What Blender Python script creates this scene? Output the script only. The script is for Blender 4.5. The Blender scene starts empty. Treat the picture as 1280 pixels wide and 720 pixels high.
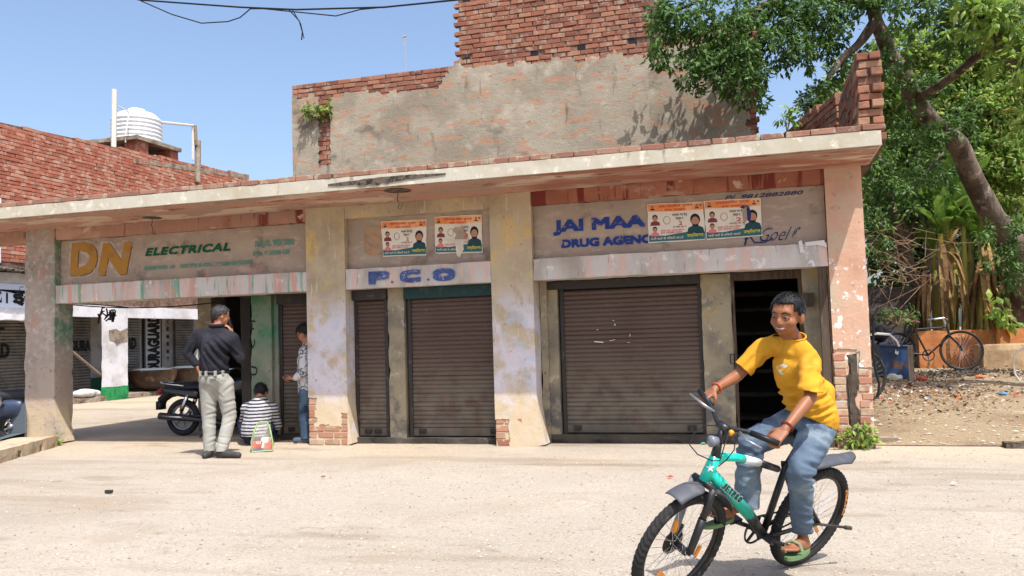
import bpy, bmesh, math, random
import numpy as np
from mathutils import Vector, Matrix, noise as mnoise
random.seed(7); RNG = np.random.default_rng(7)
sc = bpy.context.scene; COL = sc.collection
# ------------------------------------------------------------------ camera
FPX, PITCH, ROLL, YAW = 1068.1354486764303, 0.059278269681757804, -0.029797993714353533, 0.2771341610379337
CAM = Vector((0.0, -9.656, 1.25))
def _cam_axes():
    cy, sy = math.cos(YAW), math.sin(YAW)
    f = Vector((-sy*math.cos(PITCH), cy*math.cos(PITCH), math.sin(PITCH)))
    r0 = Vector((cy, sy, 0)); u0 = r0.cross(f)
    r = r0*math.cos(ROLL) + u0*math.sin(ROLL); u = -r0*math.sin(ROLL) + u0*math.cos(ROLL)
    return f, r, u
FWD, RGT, UPV = _cam_axes()
cd = bpy.data.cameras.new('camera'); cam = bpy.data.objects.new('camera', cd); COL.objects.link(cam)
mw = Matrix((RGT, UPV, -FWD)).transposed().to_4x4(); mw.translation = CAM; cam.matrix_world = mw
cd.sensor_width = 36.0; cd.lens = FPX/1280*36; cd.clip_start = .05; cd.clip_end = 3000
sc.camera = cam
# ------------------------------------------------------------------ sky, sun, exposure
SUN = Vector((.85, -1.0, 2.42)).normalized()
w = bpy.data.worlds.new('World'); sc.world = w; w.use_nodes = True
nt = w.node_tree; nt.nodes.clear()
sky = nt.nodes.new('ShaderNodeTexSky'); sky.sky_type = 'NISHITA'; sky.sun_disc = False
sky.sun_elevation = math.asin(SUN.z); sky.sun_rotation = math.atan2(SUN.x, SUN.y)
sky.air_density = 1.0; sky.dust_density = 4.0; sky.ozone_density = 2.2; sky.altitude = 200
bg = nt.nodes.new('ShaderNodeBackground'); bg.inputs['Strength'].default_value = .15
wo = nt.nodes.new('ShaderNodeOutputWorld')
nt.links.new(sky.outputs[0], bg.inputs[0]); nt.links.new(bg.outputs[0], wo.inputs[0])
sl = bpy.data.lights.new('sun', 'SUN'); sl.energy = 3.6; sl.angle = math.radians(.5); sl.color = (1.0, .98, .95)
sun = bpy.data.objects.new('sun', sl); COL.objects.link(sun); sun.location = (10, -12, 30)
sun.rotation_euler = (-SUN).to_track_quat('-Z', 'Y').to_euler()
sc.view_settings.view_transform = 'Standard'; sc.view_settings.look = 'None'
sc.view_settings.exposure = .74; sc.view_settings.gamma = 1.0
try: sc.view_settings.use_curve_mapping = False
except Exception: pass

# ------------------------------------------------------------------ placing helpers (a direction seen in the photo, at a known real depth)
def _ray(x, y): return FWD + RGT*((x-640)/FPX) - UPV*((y-360)/FPX)
def at_z(x, y, z=0.0): d = _ray(x, y); return CAM + d*((z-CAM.z)/d.z)
def at_y(x, y, Y=0.0): d = _ray(x, y); return CAM + d*((Y-CAM.y)/d.y)
def at_x(x, y, X=0.0): d = _ray(x, y); return CAM + d*((X-CAM.x)/d.x)
NV = Vector((-math.sin(YAW), math.cos(YAW), 0)); RH = Vector((math.cos(YAW), math.sin(YAW), 0)); ZV = Vector((0, 0, 1))
def at_v(x, y, P, toward=0.0):
    P = Vector(P) - NV*toward; d = _ray(x, y); return CAM + d*(((P-CAM).dot(NV))/(d.dot(NV)))
def V(*a): return Vector(a)
def lerp(a, b, t): return a + (b-a)*t
def nz(p, s=1.0, o=0.0): return mnoise.noise(Vector((p[0]*s+o, p[1]*s+o*1.7, p[2]*s-o*.6)))

# ------------------------------------------------------------------ materials
def C(r, g, b):   # sRGB 0-255 -> linear
    f = lambda c: (c/255/12.92 if c <= 10.3 else ((c/255+.055)/1.055)**2.4)
    return (f(r), f(g), f(b), 1.0)
class NB:
    def __init__(s, name):
        s.m = bpy.data.materials.new(name); s.m.use_nodes = True; s.t = s.m.node_tree; s.t.nodes.clear()
        s.out = s.n('ShaderNodeOutputMaterial'); s.pos = None
    def n(s, t, **k):
        x = s.t.nodes.new(t)
        for a, b in k.items(): setattr(x, a, b)
        return x
    def l(s, a, b): s.t.links.new(a, b)
    def P(s):
        if s.pos is None: s.pos = s.n('ShaderNodeNewGeometry').outputs['Position']
        return s.pos
    def noise(s, scale, stretch=(1, 1, 1), seed=0, detail=6, rough=.6, kind='noise', dist=0.0):
        mp = s.n('ShaderNodeMapping'); s.l(s.P(), mp.inputs[0])
        mp.inputs['Location'].default_value = (seed*3.17, seed*1.31, seed*2.23); mp.inputs['Scale'].default_value = stretch
        if kind == 'vor':
            t = s.n('ShaderNodeTexVoronoi'); t.inputs['Scale'].default_value = scale; s.l(mp.outputs[0], t.inputs['Vector']); return t.outputs['Distance']
        if kind == 'crack':
            t = s.n('ShaderNodeTexVoronoi', feature='DISTANCE_TO_EDGE'); t.inputs['Scale'].default_value = scale
            nn = s.n('ShaderNodeTexNoise'); nn.inputs['Scale'].default_value = scale*2; s.l(mp.outputs[0], nn.inputs['Vector'])
            mx = s.n('ShaderNodeMix', data_type='VECTOR'); mx.inputs['Factor'].default_value = .12
            s.l(mp.outputs[0], mx.inputs[4]); s.l(nn.outputs['Color'], mx.inputs[5]); s.l(mx.outputs[1], t.inputs['Vector']); return t.outputs['Distance']
        if kind == 'wave':
            t = s.n('ShaderNodeTexWave'); t.bands_direction = 'Z'; t.inputs['Scale'].default_value = scale; t.inputs['Distortion'].default_value = dist
            s.l(mp.outputs[0], t.inputs['Vector']); return t.outputs['Fac']
        t = s.n('ShaderNodeTexNoise'); t.inputs['Scale'].default_value = scale; t.inputs['Detail'].default_value = detail
        t.inputs['Roughness'].default_value = rough; t.inputs['Distortion'].default_value = dist
        s.l(mp.outputs[0], t.inputs['Vector']); return t.outputs['Fac']
    def rng(s, sock, lo, hi, a=0.0, b=1.0):
        r = s.n('ShaderNodeMapRange'); r.interpolation_type = 'SMOOTHSTEP'
        s.l(sock, r.inputs['Value'])
        for i, v in zip(('From Min', 'From Max', 'To Min', 'To Max'), (lo, hi, a, b)): r.inputs[i].default_value = v
        return r.outputs['Result']
    def math(s, op, a, b):
        m = s.n('ShaderNodeMath', operation=op); m.use_clamp = False
        for i, x in enumerate((a, b)):
            if isinstance(x, (int, float)): m.inputs[i].default_value = x
            else: s.l(x, m.inputs[i])
        return m.outputs[0]
    def mix(s, fac, a, b):
        m = s.n('ShaderNodeMix', data_type='RGBA')
        if isinstance(fac, (int, float)): m.inputs[0].default_value = fac
        else: s.l(fac, m.inputs[0])
        for i, x in ((6, a), (7, b)):
            if isinstance(x, tuple): m.inputs[i].default_value = x
            else: s.l(x, m.inputs[i])
        return m.outputs[2]
    def axis(s, ax):
        sp = s.n('ShaderNodeSeparateXYZ'); s.l(s.P(), sp.inputs[0]); return sp.outputs[ax]
def mat(name, col, rough=.85, layers=(), bump=(), metal=0.0, spec=.3, ramp=None, trans=0.0, coat=0.0):
    """layers: (colour, scale, lo, hi, {stretch, seed, detail, kind, amt, x, y, z, inv}); bump: (scale, strength, {..}); ramp: colours picked per object/leaf"""
    b = NB(name); c = col
    if ramp:
        oi = b.n('ShaderNodeObjectInfo').outputs['Random']
        at = b.n('ShaderNodeAttribute'); at.attribute_name = 'var'
        f = b.math('FRACT', b.math('ADD', oi, at.outputs['Fac']), 0.0)
        cr = b.n('ShaderNodeValToRGB'); e = cr.color_ramp.elements
        while len(e) < len(ramp): e.new(.5)
        for i, cc in enumerate(ramp): e[i].position = i/(len(ramp)-1); e[i].color = cc
        b.l(f, cr.inputs[0]); c = cr.outputs[0]
    for (lc, s_, lo, hi, o) in layers:
        k = b.noise(s_, o.get('stretch', (1, 1, 1)), o.get('seed', 0), o.get('detail', 6), o.get('rough', .6), o.get('kind', 'noise'), o.get('dist', 0))
        if any(a in o for a in 'xyz'):
            msk = None
            for i, a in enumerate('xyz'):
                if a in o:
                    base = b.math('ADD', b.axis(i), b.math('MULTIPLY', b.math('SUBTRACT', k, .5), o.get('wob', .3)))
                    q = b.rng(base, *o[a]); msk = q if msk is None else b.math('MULTIPLY', msk, q)
            fac = msk if o.get('only') else b.math('MULTIPLY', msk, b.rng(k, lo, hi))
        else: fac = b.rng(k, lo, hi)
        if o.get('amt', 1) != 1: fac = b.math('MULTIPLY', fac, o['amt'])
        c = b.mix(fac, c, lc)
    p = b.n('ShaderNodeBsdfPrincipled')
    if isinstance(c, tuple): p.inputs['Base Color'].default_value = c
    else: b.l(c, p.inputs['Base Color'])
    p.inputs['Roughness'].default_value = rough; p.inputs['Metallic'].default_value = metal
    p.inputs['Specular IOR Level'].default_value = spec; p.inputs['Coat Weight'].default_value = coat
    nrm = None
    for (s_, st, o) in bump:
        k = b.noise(s_, o.get('stretch', (1, 1, 1)), o.get('seed', 0), o.get('detail', 6), .65, o.get('kind', 'noise'), o.get('dist', 0))
        bp = b.n('ShaderNodeBump'); bp.inputs['Strength'].default_value = st; bp.inputs['Distance'].default_value = o.get('d', .01)
        b.l(k, bp.inputs['Height'])
        if nrm is not None: b.l(nrm, bp.inputs['Normal'])
        nrm = bp.outputs[0]
    if nrm is not None: b.l(nrm, p.inputs['Normal'])
    if trans:
        t = b.n('ShaderNodeBsdfTranslucent'); mx = b.n('ShaderNodeMixShader'); mx.inputs[0].default_value = trans
        if isinstance(c, tuple): t.inputs[0].default_value = c
        else: b.l(c, t.inputs[0])
        b.l(p.outputs[0], mx.inputs[1]); b.l(t.outputs[0], mx.inputs[2]); b.l(mx.outputs[0], b.out.inputs[0])
    else: b.l(p.outputs[0], b.out.inputs[0])
    return b.m

# ------------------------------------------------------------------ objects
def tag(o, label=None, cat=None, group=None, kind=None):
    if label: o['label'] = label
    if cat: o['category'] = cat
    if group: o['group'] = group
    if kind: o['kind'] = kind
    return o
def thing(name, label, cat, loc=(0, 0, 0), group=None):
    o = bpy.data.objects.new(name, None); o.empty_display_size = .1; o.location = loc; COL.objects.link(o)
    return tag(o, label, cat, group)
def wloc(o):
    p = Vector(o.location)
    if o.parent is not None: p = o.matrix_parent_inverse @ p; p = p + wloc(o.parent)
    return p
def link(name, me, parent=None, mats=None):
    o = bpy.data.objects.new(name, me); COL.objects.link(o)
    if parent is not None:
        o.parent = parent; o.matrix_parent_inverse = Matrix.Translation(-wloc(parent))
    for m in (mats or []): me.materials.append(m)
    return o
class MB:
    def __init__(s, M=None): s.v = []; s.f = []; s.mi = []; s.M = M
    def add(s, vs, fs, mi=0):
        o = len(s.v)
        s.v += [tuple(s.M @ Vector(v)) if s.M is not None else tuple(v) for v in vs]
        for f in fs: s.f.append(tuple(i+o for i in f)); s.mi.append(mi)
        return s
    def box(s, x0, x1, y0, y1, z0, z1, mi=0):
        vs = [(x, y, z) for x in (x0, x1) for y in (y0, y1) for z in (z0, z1)]
        return s.add(vs, [(0, 1, 3, 2), (4, 6, 7, 5), (0, 4, 5, 1), (2, 3, 7, 6), (0, 2, 6, 4), (1, 5, 7, 3)], mi)
    def obox(s, c, a, b, n, mi=0):   # centre and three half-axis vectors
        c, a, b, n = map(Vector, (c, a, b, n))
        vs = [c+a*i+b*j+n*k for i in (-1, 1) for j in (-1, 1) for k in (-1, 1)]
        return s.add(vs, [(0, 1, 3, 2), (4, 6, 7, 5), (0, 4, 5, 1), (2, 3, 7, 6), (0, 2, 6, 4), (1, 5, 7, 3)], mi)
    def tube(s, pts, rad, n=8, mi=0, closed=False, cap=True, flat=1.0):
        pts = [Vector(p) for p in pts]; k = len(pts)
        if not hasattr(rad, '__len__'): rad = [rad]*k
        vs = []; fs = []; prev = None
        for i, p in enumerate(pts):
            if closed: t = pts[(i+1) % k]-pts[i-1]
            else: t = pts[min(i+1, k-1)]-pts[max(i-1, 0)]
            t.normalize()
            if prev is None: a = t.orthogonal().normalized()
            else: a = (prev-t*prev.dot(t)); a = a.normalized() if a.length > 1e-6 else t.orthogonal().normalized()
            prev = a; b = t.cross(a)
            for j in range(n):
                q = 2*math.pi*j/n; vs.append(p+(a*math.cos(q)+b*math.sin(q)*flat)*rad[i])
        for i in range(k if closed else k-1):
            for j in range(n):
                i2 = (i+1) % k; fs.append((i*n+j, i*n+(j+1) % n, i2*n+(j+1) % n, i2*n+j))
        if cap and not closed: fs += [tuple(range(n))[::-1], tuple((k-1)*n+j for j in range(n))]
        return s.add(vs, fs, mi)
    def lathe(s, prof, c, axis=(0, 0, 1), n=24, mi=0):   # prof: (radius, height)
        c = Vector(c); ax = Vector(axis).normalized(); a = ax.orthogonal().normalized(); b = ax.cross(a); vs = []; fs = []
        for r, h in prof:
            for j in range(n):
                q = 2*math.pi*j/n; vs.append(c+ax*h+(a*math.cos(q)+b*math.sin(q))*max(r, 1e-4))
        for i in range(len(prof)-1):
            for j in range(n): fs.append((i*n+j, i*n+(j+1) % n, (i+1)*n+(j+1) % n, (i+1)*n+j))
        return s.add(vs, fs, mi)
    def ball(s, c, r, mi=0, nu=14, nv=10, R=None):
        c = Vector(c); r = Vector(r) if hasattr(r, '__len__') else Vector((r, r, r)); vs = []; fs = []
        for i in range(nv+1):
            th = math.pi*i/nv
            for j in range(nu):
                ph = 2*math.pi*j/nu; d = Vector((r.x*math.sin(th)*math.cos(ph), r.y*math.sin(th)*math.sin(ph), r.z*math.cos(th)))
                vs.append(c+(R @ d if R is not None else d))
        for i in range(nv):
            for j in range(nu): fs.append((i*nu+j, (i+1)*nu+j, (i+1)*nu+(j+1) % nu, i*nu+(j+1) % nu))
        return s.add(vs, fs, mi)
    def poly(s, pts, n, t, mi=0):   # flat outline with thickness t along n
        n = Vector(n); k = len(pts); a = [Vector(p) for p in pts]; vs = a+[p+n*t for p in a]
        fs = [tuple(range(k))[::-1], tuple(range(k, 2*k))]+[(i, (i+1) % k, (i+1) % k+k, i+k) for i in range(k)]
        return s.add(vs, fs, mi)
    def rbox(s, x0, x1, y0, y1, z0, z1, step=.08, amp=.004, chip=.012, mi=0):   # cast or plastered block: uneven faces, chipped edges
        n = [max(1, min(160, round((b-a)/step))) for a, b in ((x0, x1), (y0, y1), (z0, z1))]; idx = {}; vs = []; fs = []
        lo = (x0, y0, z0); hi = (x1, y1, z1); mid = Vector(((x0+x1)/2, (y0+y1)/2, (z0+z1)/2))
        def vert(i, j, k):
            key = (i, j, k)
            if key not in idx:
                p = Vector([lo[q]+(hi[q]-lo[q])*key[q]/n[q] for q in range(3)])
                e = [(-1 if key[q] == 0 else 1 if key[q] == n[q] else 0) for q in range(3)]; cnt = sum(map(abs, e))
                d = mnoise.noise_vector(p*2.3)*amp+mnoise.noise_vector(p*11)*amp*.5
                if cnt > 1:
                    h = max(0, nz(p, 5)*.9+.15+nz(p, 17)*.5)*chip
                    for q in range(3): d[q] -= e[q]*h
                idx[key] = len(vs); vs.append(p+d)
            return idx[key]
        for q in range(3):
            a, b = [(1, 2), (2, 0), (0, 1)][q]
            for side in (0, n[q]):
                for i in range(n[a]):
                    for j in range(n[b]):
                        def K(ii, jj):
                            k = [0, 0, 0]; k[q] = side; k[a] = ii; k[b] = jj; return vert(*k)
                        f = (K(i, j), K(i+1, j), K(i+1, j+1), K(i, j+1)); fs.append(f if side else f[::-1])
        return s.add(vs, fs, mi)
    def mesh(s, name, smooth=False):
        me = bpy.data.meshes.new(name); me.from_pydata(s.v, [], s.f)
        if any(s.mi): me.polygons.foreach_set('material_index', s.mi)
        if smooth: me.polygons.foreach_set('use_smooth', [True]*len(me.polygons))
        me.update(); return me
    def build(s, name, mats, parent=None, smooth=False, label=None, kind=None):
        if not isinstance(mats, (list, tuple)): mats = [mats]
        o = link(name, s.mesh(name, smooth), parent, mats); return tag(o, label, None, None, kind)
def solo(name, mb, mats, label, cat, group=None, smooth=False): return tag(mb.build(name, mats, None, smooth), label, cat, group)
def sheet(name, x0, x1, y0, y1, zf, m, nx=2, ny=2, smooth=True):
    mb = MB(); vs = []; fs = []
    for j in range(ny+1):
        for i in range(nx+1):
            x = lerp(x0, x1, i/nx); y = lerp(y0, y1, j/ny); vs.append((x, y, zf(x, y) if callable(zf) else zf))
    for j in range(ny):
        for i in range(nx): a = j*(nx+1)+i; fs.append((a, a+1, a+nx+2, a+nx+1))
    mb.add(vs, fs); return tag(mb.build(name, m, None, smooth), kind='structure')
def text(body, name, parent, m, p, wid, hei, ux=(1, 0, 0), uz=(0, 0, 1), shear=0.0, offset=0.0, jit=0.0, ext=.0015, spacing=1.0, bold=0.0):
    """painted lettering as a thin film; p = lower left corner, wid x hei = size in metres"""
    cu = bpy.data.curves.new(name, 'FONT'); cu.body = body; cu.shear = shear; cu.offset = offset; cu.space_character = spacing; cu.resolution_u = 3
    o = bpy.data.objects.new(name, cu); COL.objects.link(o); dg = bpy.context.evaluated_depsgraph_get()
    me = bpy.data.meshes.new_from_object(o.evaluated_get(dg)); bpy.data.objects.remove(o)
    n = len(me.vertices); co = np.empty(n*3); me.vertices.foreach_get('co', co); co = co.reshape(-1, 3)
    if n == 0: return None
    mn = co.min(0); sz = np.maximum(co.max(0)-mn, 1e-6); co = (co-mn)/sz
    ux = Vector(ux).normalized(); uz = Vector(uz).normalized(); nn = ux.cross(uz)
    pts = np.array(p)+np.outer(co[:, 0]*(wid-bold), ux)+np.outer(co[:, 1]*(hei-bold), uz)+np.array(nn)*.002
    me.vertices.foreach_set('co', pts.ravel()); me.materials.clear(); me.update()
    if bold:
        bm = bmesh.new(); bm.from_mesh(me); g = bm.verts[:]+bm.edges[:]+bm.faces[:]; k = 0
        for dx in (0, .5, 1):
            for dz in (0, .5, 1):
                if dx == dz == 0: continue
                k += 1; q = bmesh.ops.duplicate(bm, geom=g); bmesh.ops.translate(bm, vec=ux*bold*dx+uz*bold*dz+nn*.00025*k, verts=[v for v in q['geom'] if isinstance(v, bmesh.types.BMVert)])
        bm.to_mesh(me); bm.free()
    return link(name, me, parent, [m])
def joined(name, V_, F_, m, parent=None, var=None, smooth=False, kind='stuff'):
    """fast mesh from numpy arrays (all faces with the same number of corners)"""
    me = bpy.data.meshes.new(name); V_ = np.asarray(V_, np.float32); F_ = np.asarray(F_, np.int32); k = F_.shape[1]
    me.vertices.add(len(V_)); me.vertices.foreach_set('co', V_.ravel()); me.loops.add(F_.size); me.loops.foreach_set('vertex_index', F_.ravel())
    me.polygons.add(len(F_)); me.polygons.foreach_set('loop_start', np.arange(len(F_))*k)
    me.polygons.foreach_set('use_smooth', np.full(len(F_), smooth))
    me.update(calc_edges=True)
    if var is not None:
        a = me.attributes.new('var', 'FLOAT', 'POINT'); a.data.foreach_set('value', np.asarray(var, np.float32))
    me.validate(); o = link(name, me, parent, m if isinstance(m, list) else [m])
    if kind: o['kind'] = kind
    return o
# ---- bricks: every visible one its own object; beyond the limit the rest is one mesh
def brick_mesh(l, h, d, seed):
    r = random.Random(seed); b = .006; vs = []
    for i in (-1, 1):
        for j in (-1, 1):
            for k in (-1, 1): vs.append((i*l/2+r.uniform(-.006, .006), j*d/2+r.uniform(-.003, .003), k*h/2+r.uniform(-.005, .005)))
    bm = bmesh.new(); bv = [bm.verts.new(v) for v in vs]
    for f in [(0, 1, 3, 2), (4, 6, 7, 5), (0, 4, 5, 1), (2, 3, 7, 6), (0, 2, 6, 4), (1, 5, 7, 3)]: bm.faces.new([bv[q] for q in f])
    bmesh.ops.bevel(bm, geom=bm.edges[:], offset=b, segments=1, affect='EDGES')
    me = bpy.data.meshes.new('brick'); bm.to_mesh(me); bm.free(); return me
_BR = {}
def bricks(parent, cells, m, limit=300, seed=1, key=None, jitter=.006):
    """cells: (centre, length axis, size l, h, d). key sorts which become single objects first"""
    rnd = random.Random(seed)
    if key: cells = sorted(cells, key=key)
    V_ = []; F_ = []; var = []
    for q, (c, ax, l, h, d) in enumerate(cells):
        kk = (round(l, 2), round(h, 3), round(d, 2), rnd.randrange(6), m.name)
        if kk not in _BR: _BR[kk] = brick_mesh(l, h, d, hash(kk[:4]) & 1023); _BR[kk].materials.append(m)
        me = _BR[kk]; ang = math.atan2(ax[1], ax[0])+rnd.uniform(-.02, .02)
        c = Vector(c)+Vector((rnd.uniform(-1, 1), rnd.uniform(-1, 1), rnd.uniform(-.4, .4)))*jitter
        if q < limit:
            o = bpy.data.objects.new('brick', me); COL.objects.link(o); o.parent = parent; o.matrix_parent_inverse = Matrix.Translation(-wloc(parent))
            o.location = c; o.rotation_euler = (rnd.uniform(-.02, .02), rnd.uniform(-.015, .015), ang)
        else:
            R = Matrix.Rotation(ang, 3, 'Z'); n0 = len(V_); vv = rnd.random()
            for i in (-1, 1):
                for j in (-1, 1):
                    for k in (-1, 1): V_.append(c+R @ Vector((i*l/2+rnd.uniform(-.004, .004), j*d/2, k*h/2+rnd.uniform(-.004, .004)))); var.append(vv)
            F_ += [[n0+i for i in f] for f in [(0, 1, 3, 2), (4, 6, 7, 5), (0, 4, 5, 1), (2, 3, 7, 6), (0, 2, 6, 4), (1, 5, 7, 3)]]
    if V_: joined('brick_courses', [tuple(v) for v in V_], F_, m, parent, var)
def courses(p0, ux, length, z0, z1, keep=None, bl=.225, bh=.074, mo=.012, d=.11, seed=0):
    r = random.Random(seed); out = []; ux = Vector(ux).normalized(); z = z0; row = 0
    while z < z1-.03:
        s = -(bl/2 if row % 2 else 0)+r.uniform(-.02, .02)
        while s < length:
            a = max(s, 0); e = min(s+bl, length)
            if e-a > .06:
                c = Vector(p0)+ux*((a+e)/2)+ZV*(z-p0[2]+bh/2)
                if keep is None or keep(c): out.append((c, ux, round(e-a, 2), bh, d))
            s += bl+mo+r.uniform(-.004, .006)
        z += bh+mo; row += 1
    return out
def plaster(name, p0, ux, nrm, length, z0, z1, keep, t, m, parent, step=.03, jit=.35):
    """plaster coat that has fallen off where keep() is false: ragged-edged skin of thickness t"""
    ux = Vector(ux).normalized(); nrm = Vector(nrm).normalized(); nx = max(1, round(length/step)); ny = max(1, round((z1-z0)/step)); dx = length/nx; dz = (z1-z0)/ny
    r = random.Random(3); idx = {}; vs = []; fs = []; p0 = Vector((p0[0], p0[1], 0))
    K = [[keep((i+.5)*dx, z0+(j+.5)*dz) for i in range(nx)] for j in range(ny)]
    jt = {}
    def vert(i, j, s):
        if (i, j, s) not in idx:
            if (i, j) not in jt:
                e = 0 if i in (0, nx) or j in (0, ny) else jit
                jt[(i, j)] = (r.uniform(-e, e)*dx, r.uniform(-e, e)*dz, 0)
            q = jt[(i, j)]; p = p0+ux*(i*dx+q[0])+ZV*(z0+j*dz+q[1])+nrm*(t*s+(nz((i*dx, j*dz, p0[0]), 3)*.004+nz((i*dx, j*dz, p0[1]), 13)*.0015 if s else 0))
            idx[(i, j, s)] = len(vs); vs.append(p)
        return idx[(i, j, s)]
    def g(i, j): return 0 <= i < nx and 0 <= j < ny and K[j][i]
    for j in range(ny):
        for i in range(nx):
            if not K[j][i]: continue
            fs.append((vert(i, j, 1), vert(i+1, j, 1), vert(i+1, j+1, 1), vert(i, j+1, 1)))
            for a, b, di, dj in (((i, j), (i+1, j), 0, -1), ((i+1, j), (i+1, j+1), 1, 0), ((i+1, j+1), (i, j+1), 0, 1), ((i, j+1), (i, j), -1, 0)):
                if not g(i+di, j+dj): fs.append((vert(*a, 0), vert(*b, 0), vert(*b, 1), vert(*a, 1)))
    mb = MB(); mb.add(vs, fs); return mb.build(name, m, parent)
def evalmesh(o):
    dg = bpy.context.evaluated_depsgraph_get(); return bpy.data.meshes.new_from_object(o.evaluated_get(dg))
def blob(name, shapes, voxel, m, parent, cuts=(), wrinkle=None, smooth=3, inflate=0.0, thick=0.0):
    """one continuous surface grown over a set of tapered limbs and masses; cuts trim hems"""
    mb = MB()
    for s in shapes:
        if s[0] == 'c':   # capsule p0 r0 p1 r1
            _, a, ra, b_, rb = s; a = Vector(a); b_ = Vector(b_); ra += inflate; rb += inflate; L = (b_-a).length; k = max(2, int(L/(min(ra, rb)*.7))+1)
            mb.ball(a, ra, nu=12, nv=8); mb.ball(b_, rb, nu=12, nv=8)
            if L > 1e-4: mb.tube([a.lerp(b_, i/k) for i in range(k+1)], [lerp(ra, rb, i/k) for i in range(k+1)], 12)
        else:             # ellipsoid centre radii axes
            _, c, rr, R = s; mb.ball(c, [q+inflate for q in rr], R=R, nu=18, nv=12)
    o = link('tmp', mb.mesh('tmp')); md = o.modifiers.new('r', 'REMESH'); md.mode = 'VOXEL'; md.voxel_size = voxel
    if smooth: sm = o.modifiers.new('s', 'SMOOTH'); sm.factor = .5; sm.iterations = smooth
    me = evalmesh(o); bpy.data.objects.remove(o)
    if wrinkle or cuts or thick:
        bm = bmesh.new(); bm.from_mesh(me); bm.normal_update()
        if wrinkle:
            for v in bm.verts: v.co += v.normal*wrinkle(v.co)
        for (p, n) in cuts:
            bmesh.ops.bisect_plane(bm, geom=bm.verts[:]+bm.edges[:]+bm.faces[:], plane_co=p, plane_no=n, clear_outer=True)
        bm.to_mesh(me); bm.free()
    me.polygons.foreach_set('use_smooth', [True]*len(me.polygons)); me.name = name; me.materials.clear()
    o = link(name, me, parent, m if isinstance(m, list) else [m])
    if thick:
        s2 = o.modifiers.new('t', 'SOLIDIFY'); s2.thickness = thick; s2.offset = -1
    return o
def creases(H, toward, segs):
    """cloth folds: grooves with raised lips running along the given lines (u across, z up)"""
    S = []
    for (x0, y0, x1, y1, dep, sg) in segs:
        a = at_v(x0, y0, H, toward); b = at_v(x1, y1, H, toward); S.append(((a-H).dot(RH), a.z, (b-H).dot(RH), b.z, dep, sg))
    def fn(p):
        u = (p-H).dot(RH); z = p.z; o = 0
        for (u0, z0, u1, z1, dep, sg) in S:
            du, dz = u1-u0, z1-z0; L = du*du+dz*dz; t = ((u-u0)*du+(z-z0)*dz)/L; tc = max(0, min(1, t)); d = math.hypot(u-u0-du*tc, z-z0-dz*tc)
            if d > sg*4: continue
            f = (1-.55*abs(2*tc-1)**2); o += dep*f*(-math.exp(-(d/sg)**2)+.8*math.exp(-((d-1.9*sg)/sg)**2))
        return o
    return fn
def cap(a, ra, b, rb): return ('c', a, ra, b, rb)
def ell(c, r, R=None): return ('e', c, r, R)
def basis(x, y, z): return Matrix((x, y, z)).transposed()
# ================================================================== materials
brown_dust = C(118, 108, 92)
m_conc = mat('pale_concrete', C(165, 155, 142), .92, [
    (C(156, 145, 130), .35, .38, .68, {'seed': 1, 'amt': .7}), (C(180, 169, 153), 1.1, .5, .75, {'seed': 2, 'amt': .5}), (C(138, 126, 112), .22, .54, .7, {'seed': 21, 'stretch': (.6, 1.6, 1), 'amt': .6}), (C(148, 136, 120), 5, .56, .7, {'seed': 22, 'stretch': (.4, 1.5, 1), 'amt': .5}), (C(190, 170, 140), .5, .3, .7, {'seed': 13, 'y': (-1.6, -.2), 'wob': 1.2, 'amt': .7}),
    (C(146, 135, 120), 36, .50, .64, {'seed': 3, 'amt': .6, 'detail': 4}), (C(196, 187, 174), 60, .56, .68, {'seed': 4, 'amt': .5, 'detail': 3}),
    (C(108, 99, 88), 64, .60, .70, {'seed': 5, 'amt': .75, 'detail': 3}), (C(128, 112, 96), 1.6, .56, .72, {'seed': 31, 'stretch': (.5, 1.3, 1), 'amt': .6}), (C(132, 116, 98), .5, .55, .66, {'seed': 41, 'stretch': (.35, 2.2, 1), 'amt': .5}), (C(150, 134, 116), .8, .56, .7, {'seed': 6, 'amt': .55}),
    (C(112, 102, 90), 2.6, .64, .74, {'seed': 12, 'amt': .5})],
    [(4, .25, {'d': .03}), (60, .7, {'d': .010, 'detail': 3}), (140, .4, {'d': .004, 'detail': 2})], spec=.12)
m_dirt = mat('dry_dirt', C(148, 130, 104), .95, [
    (C(126, 106, 84), .8, .42, .66, {'seed': 1}), (C(172, 154, 126), 2.3, .54, .74, {'seed': 2, 'amt': .8}),
    (C(92, 80, 66), 22, .58, .7, {'seed': 3, 'amt': .7}), (C(206, 192, 168), 45, .6, .7, {'seed': 4, 'amt': .6})],
    [(6, .6, {'d': .05}), (50, .8, {'d': .02, 'detail': 3})], spec=.1)
m_pebble = mat('pebble', C(170, 155, 135), .9, ramp=[C(120, 108, 94), C(186, 172, 150), C(150, 130, 108), C(205, 196, 180)])
PT = dict(rough=.9, spec=.15)
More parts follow.
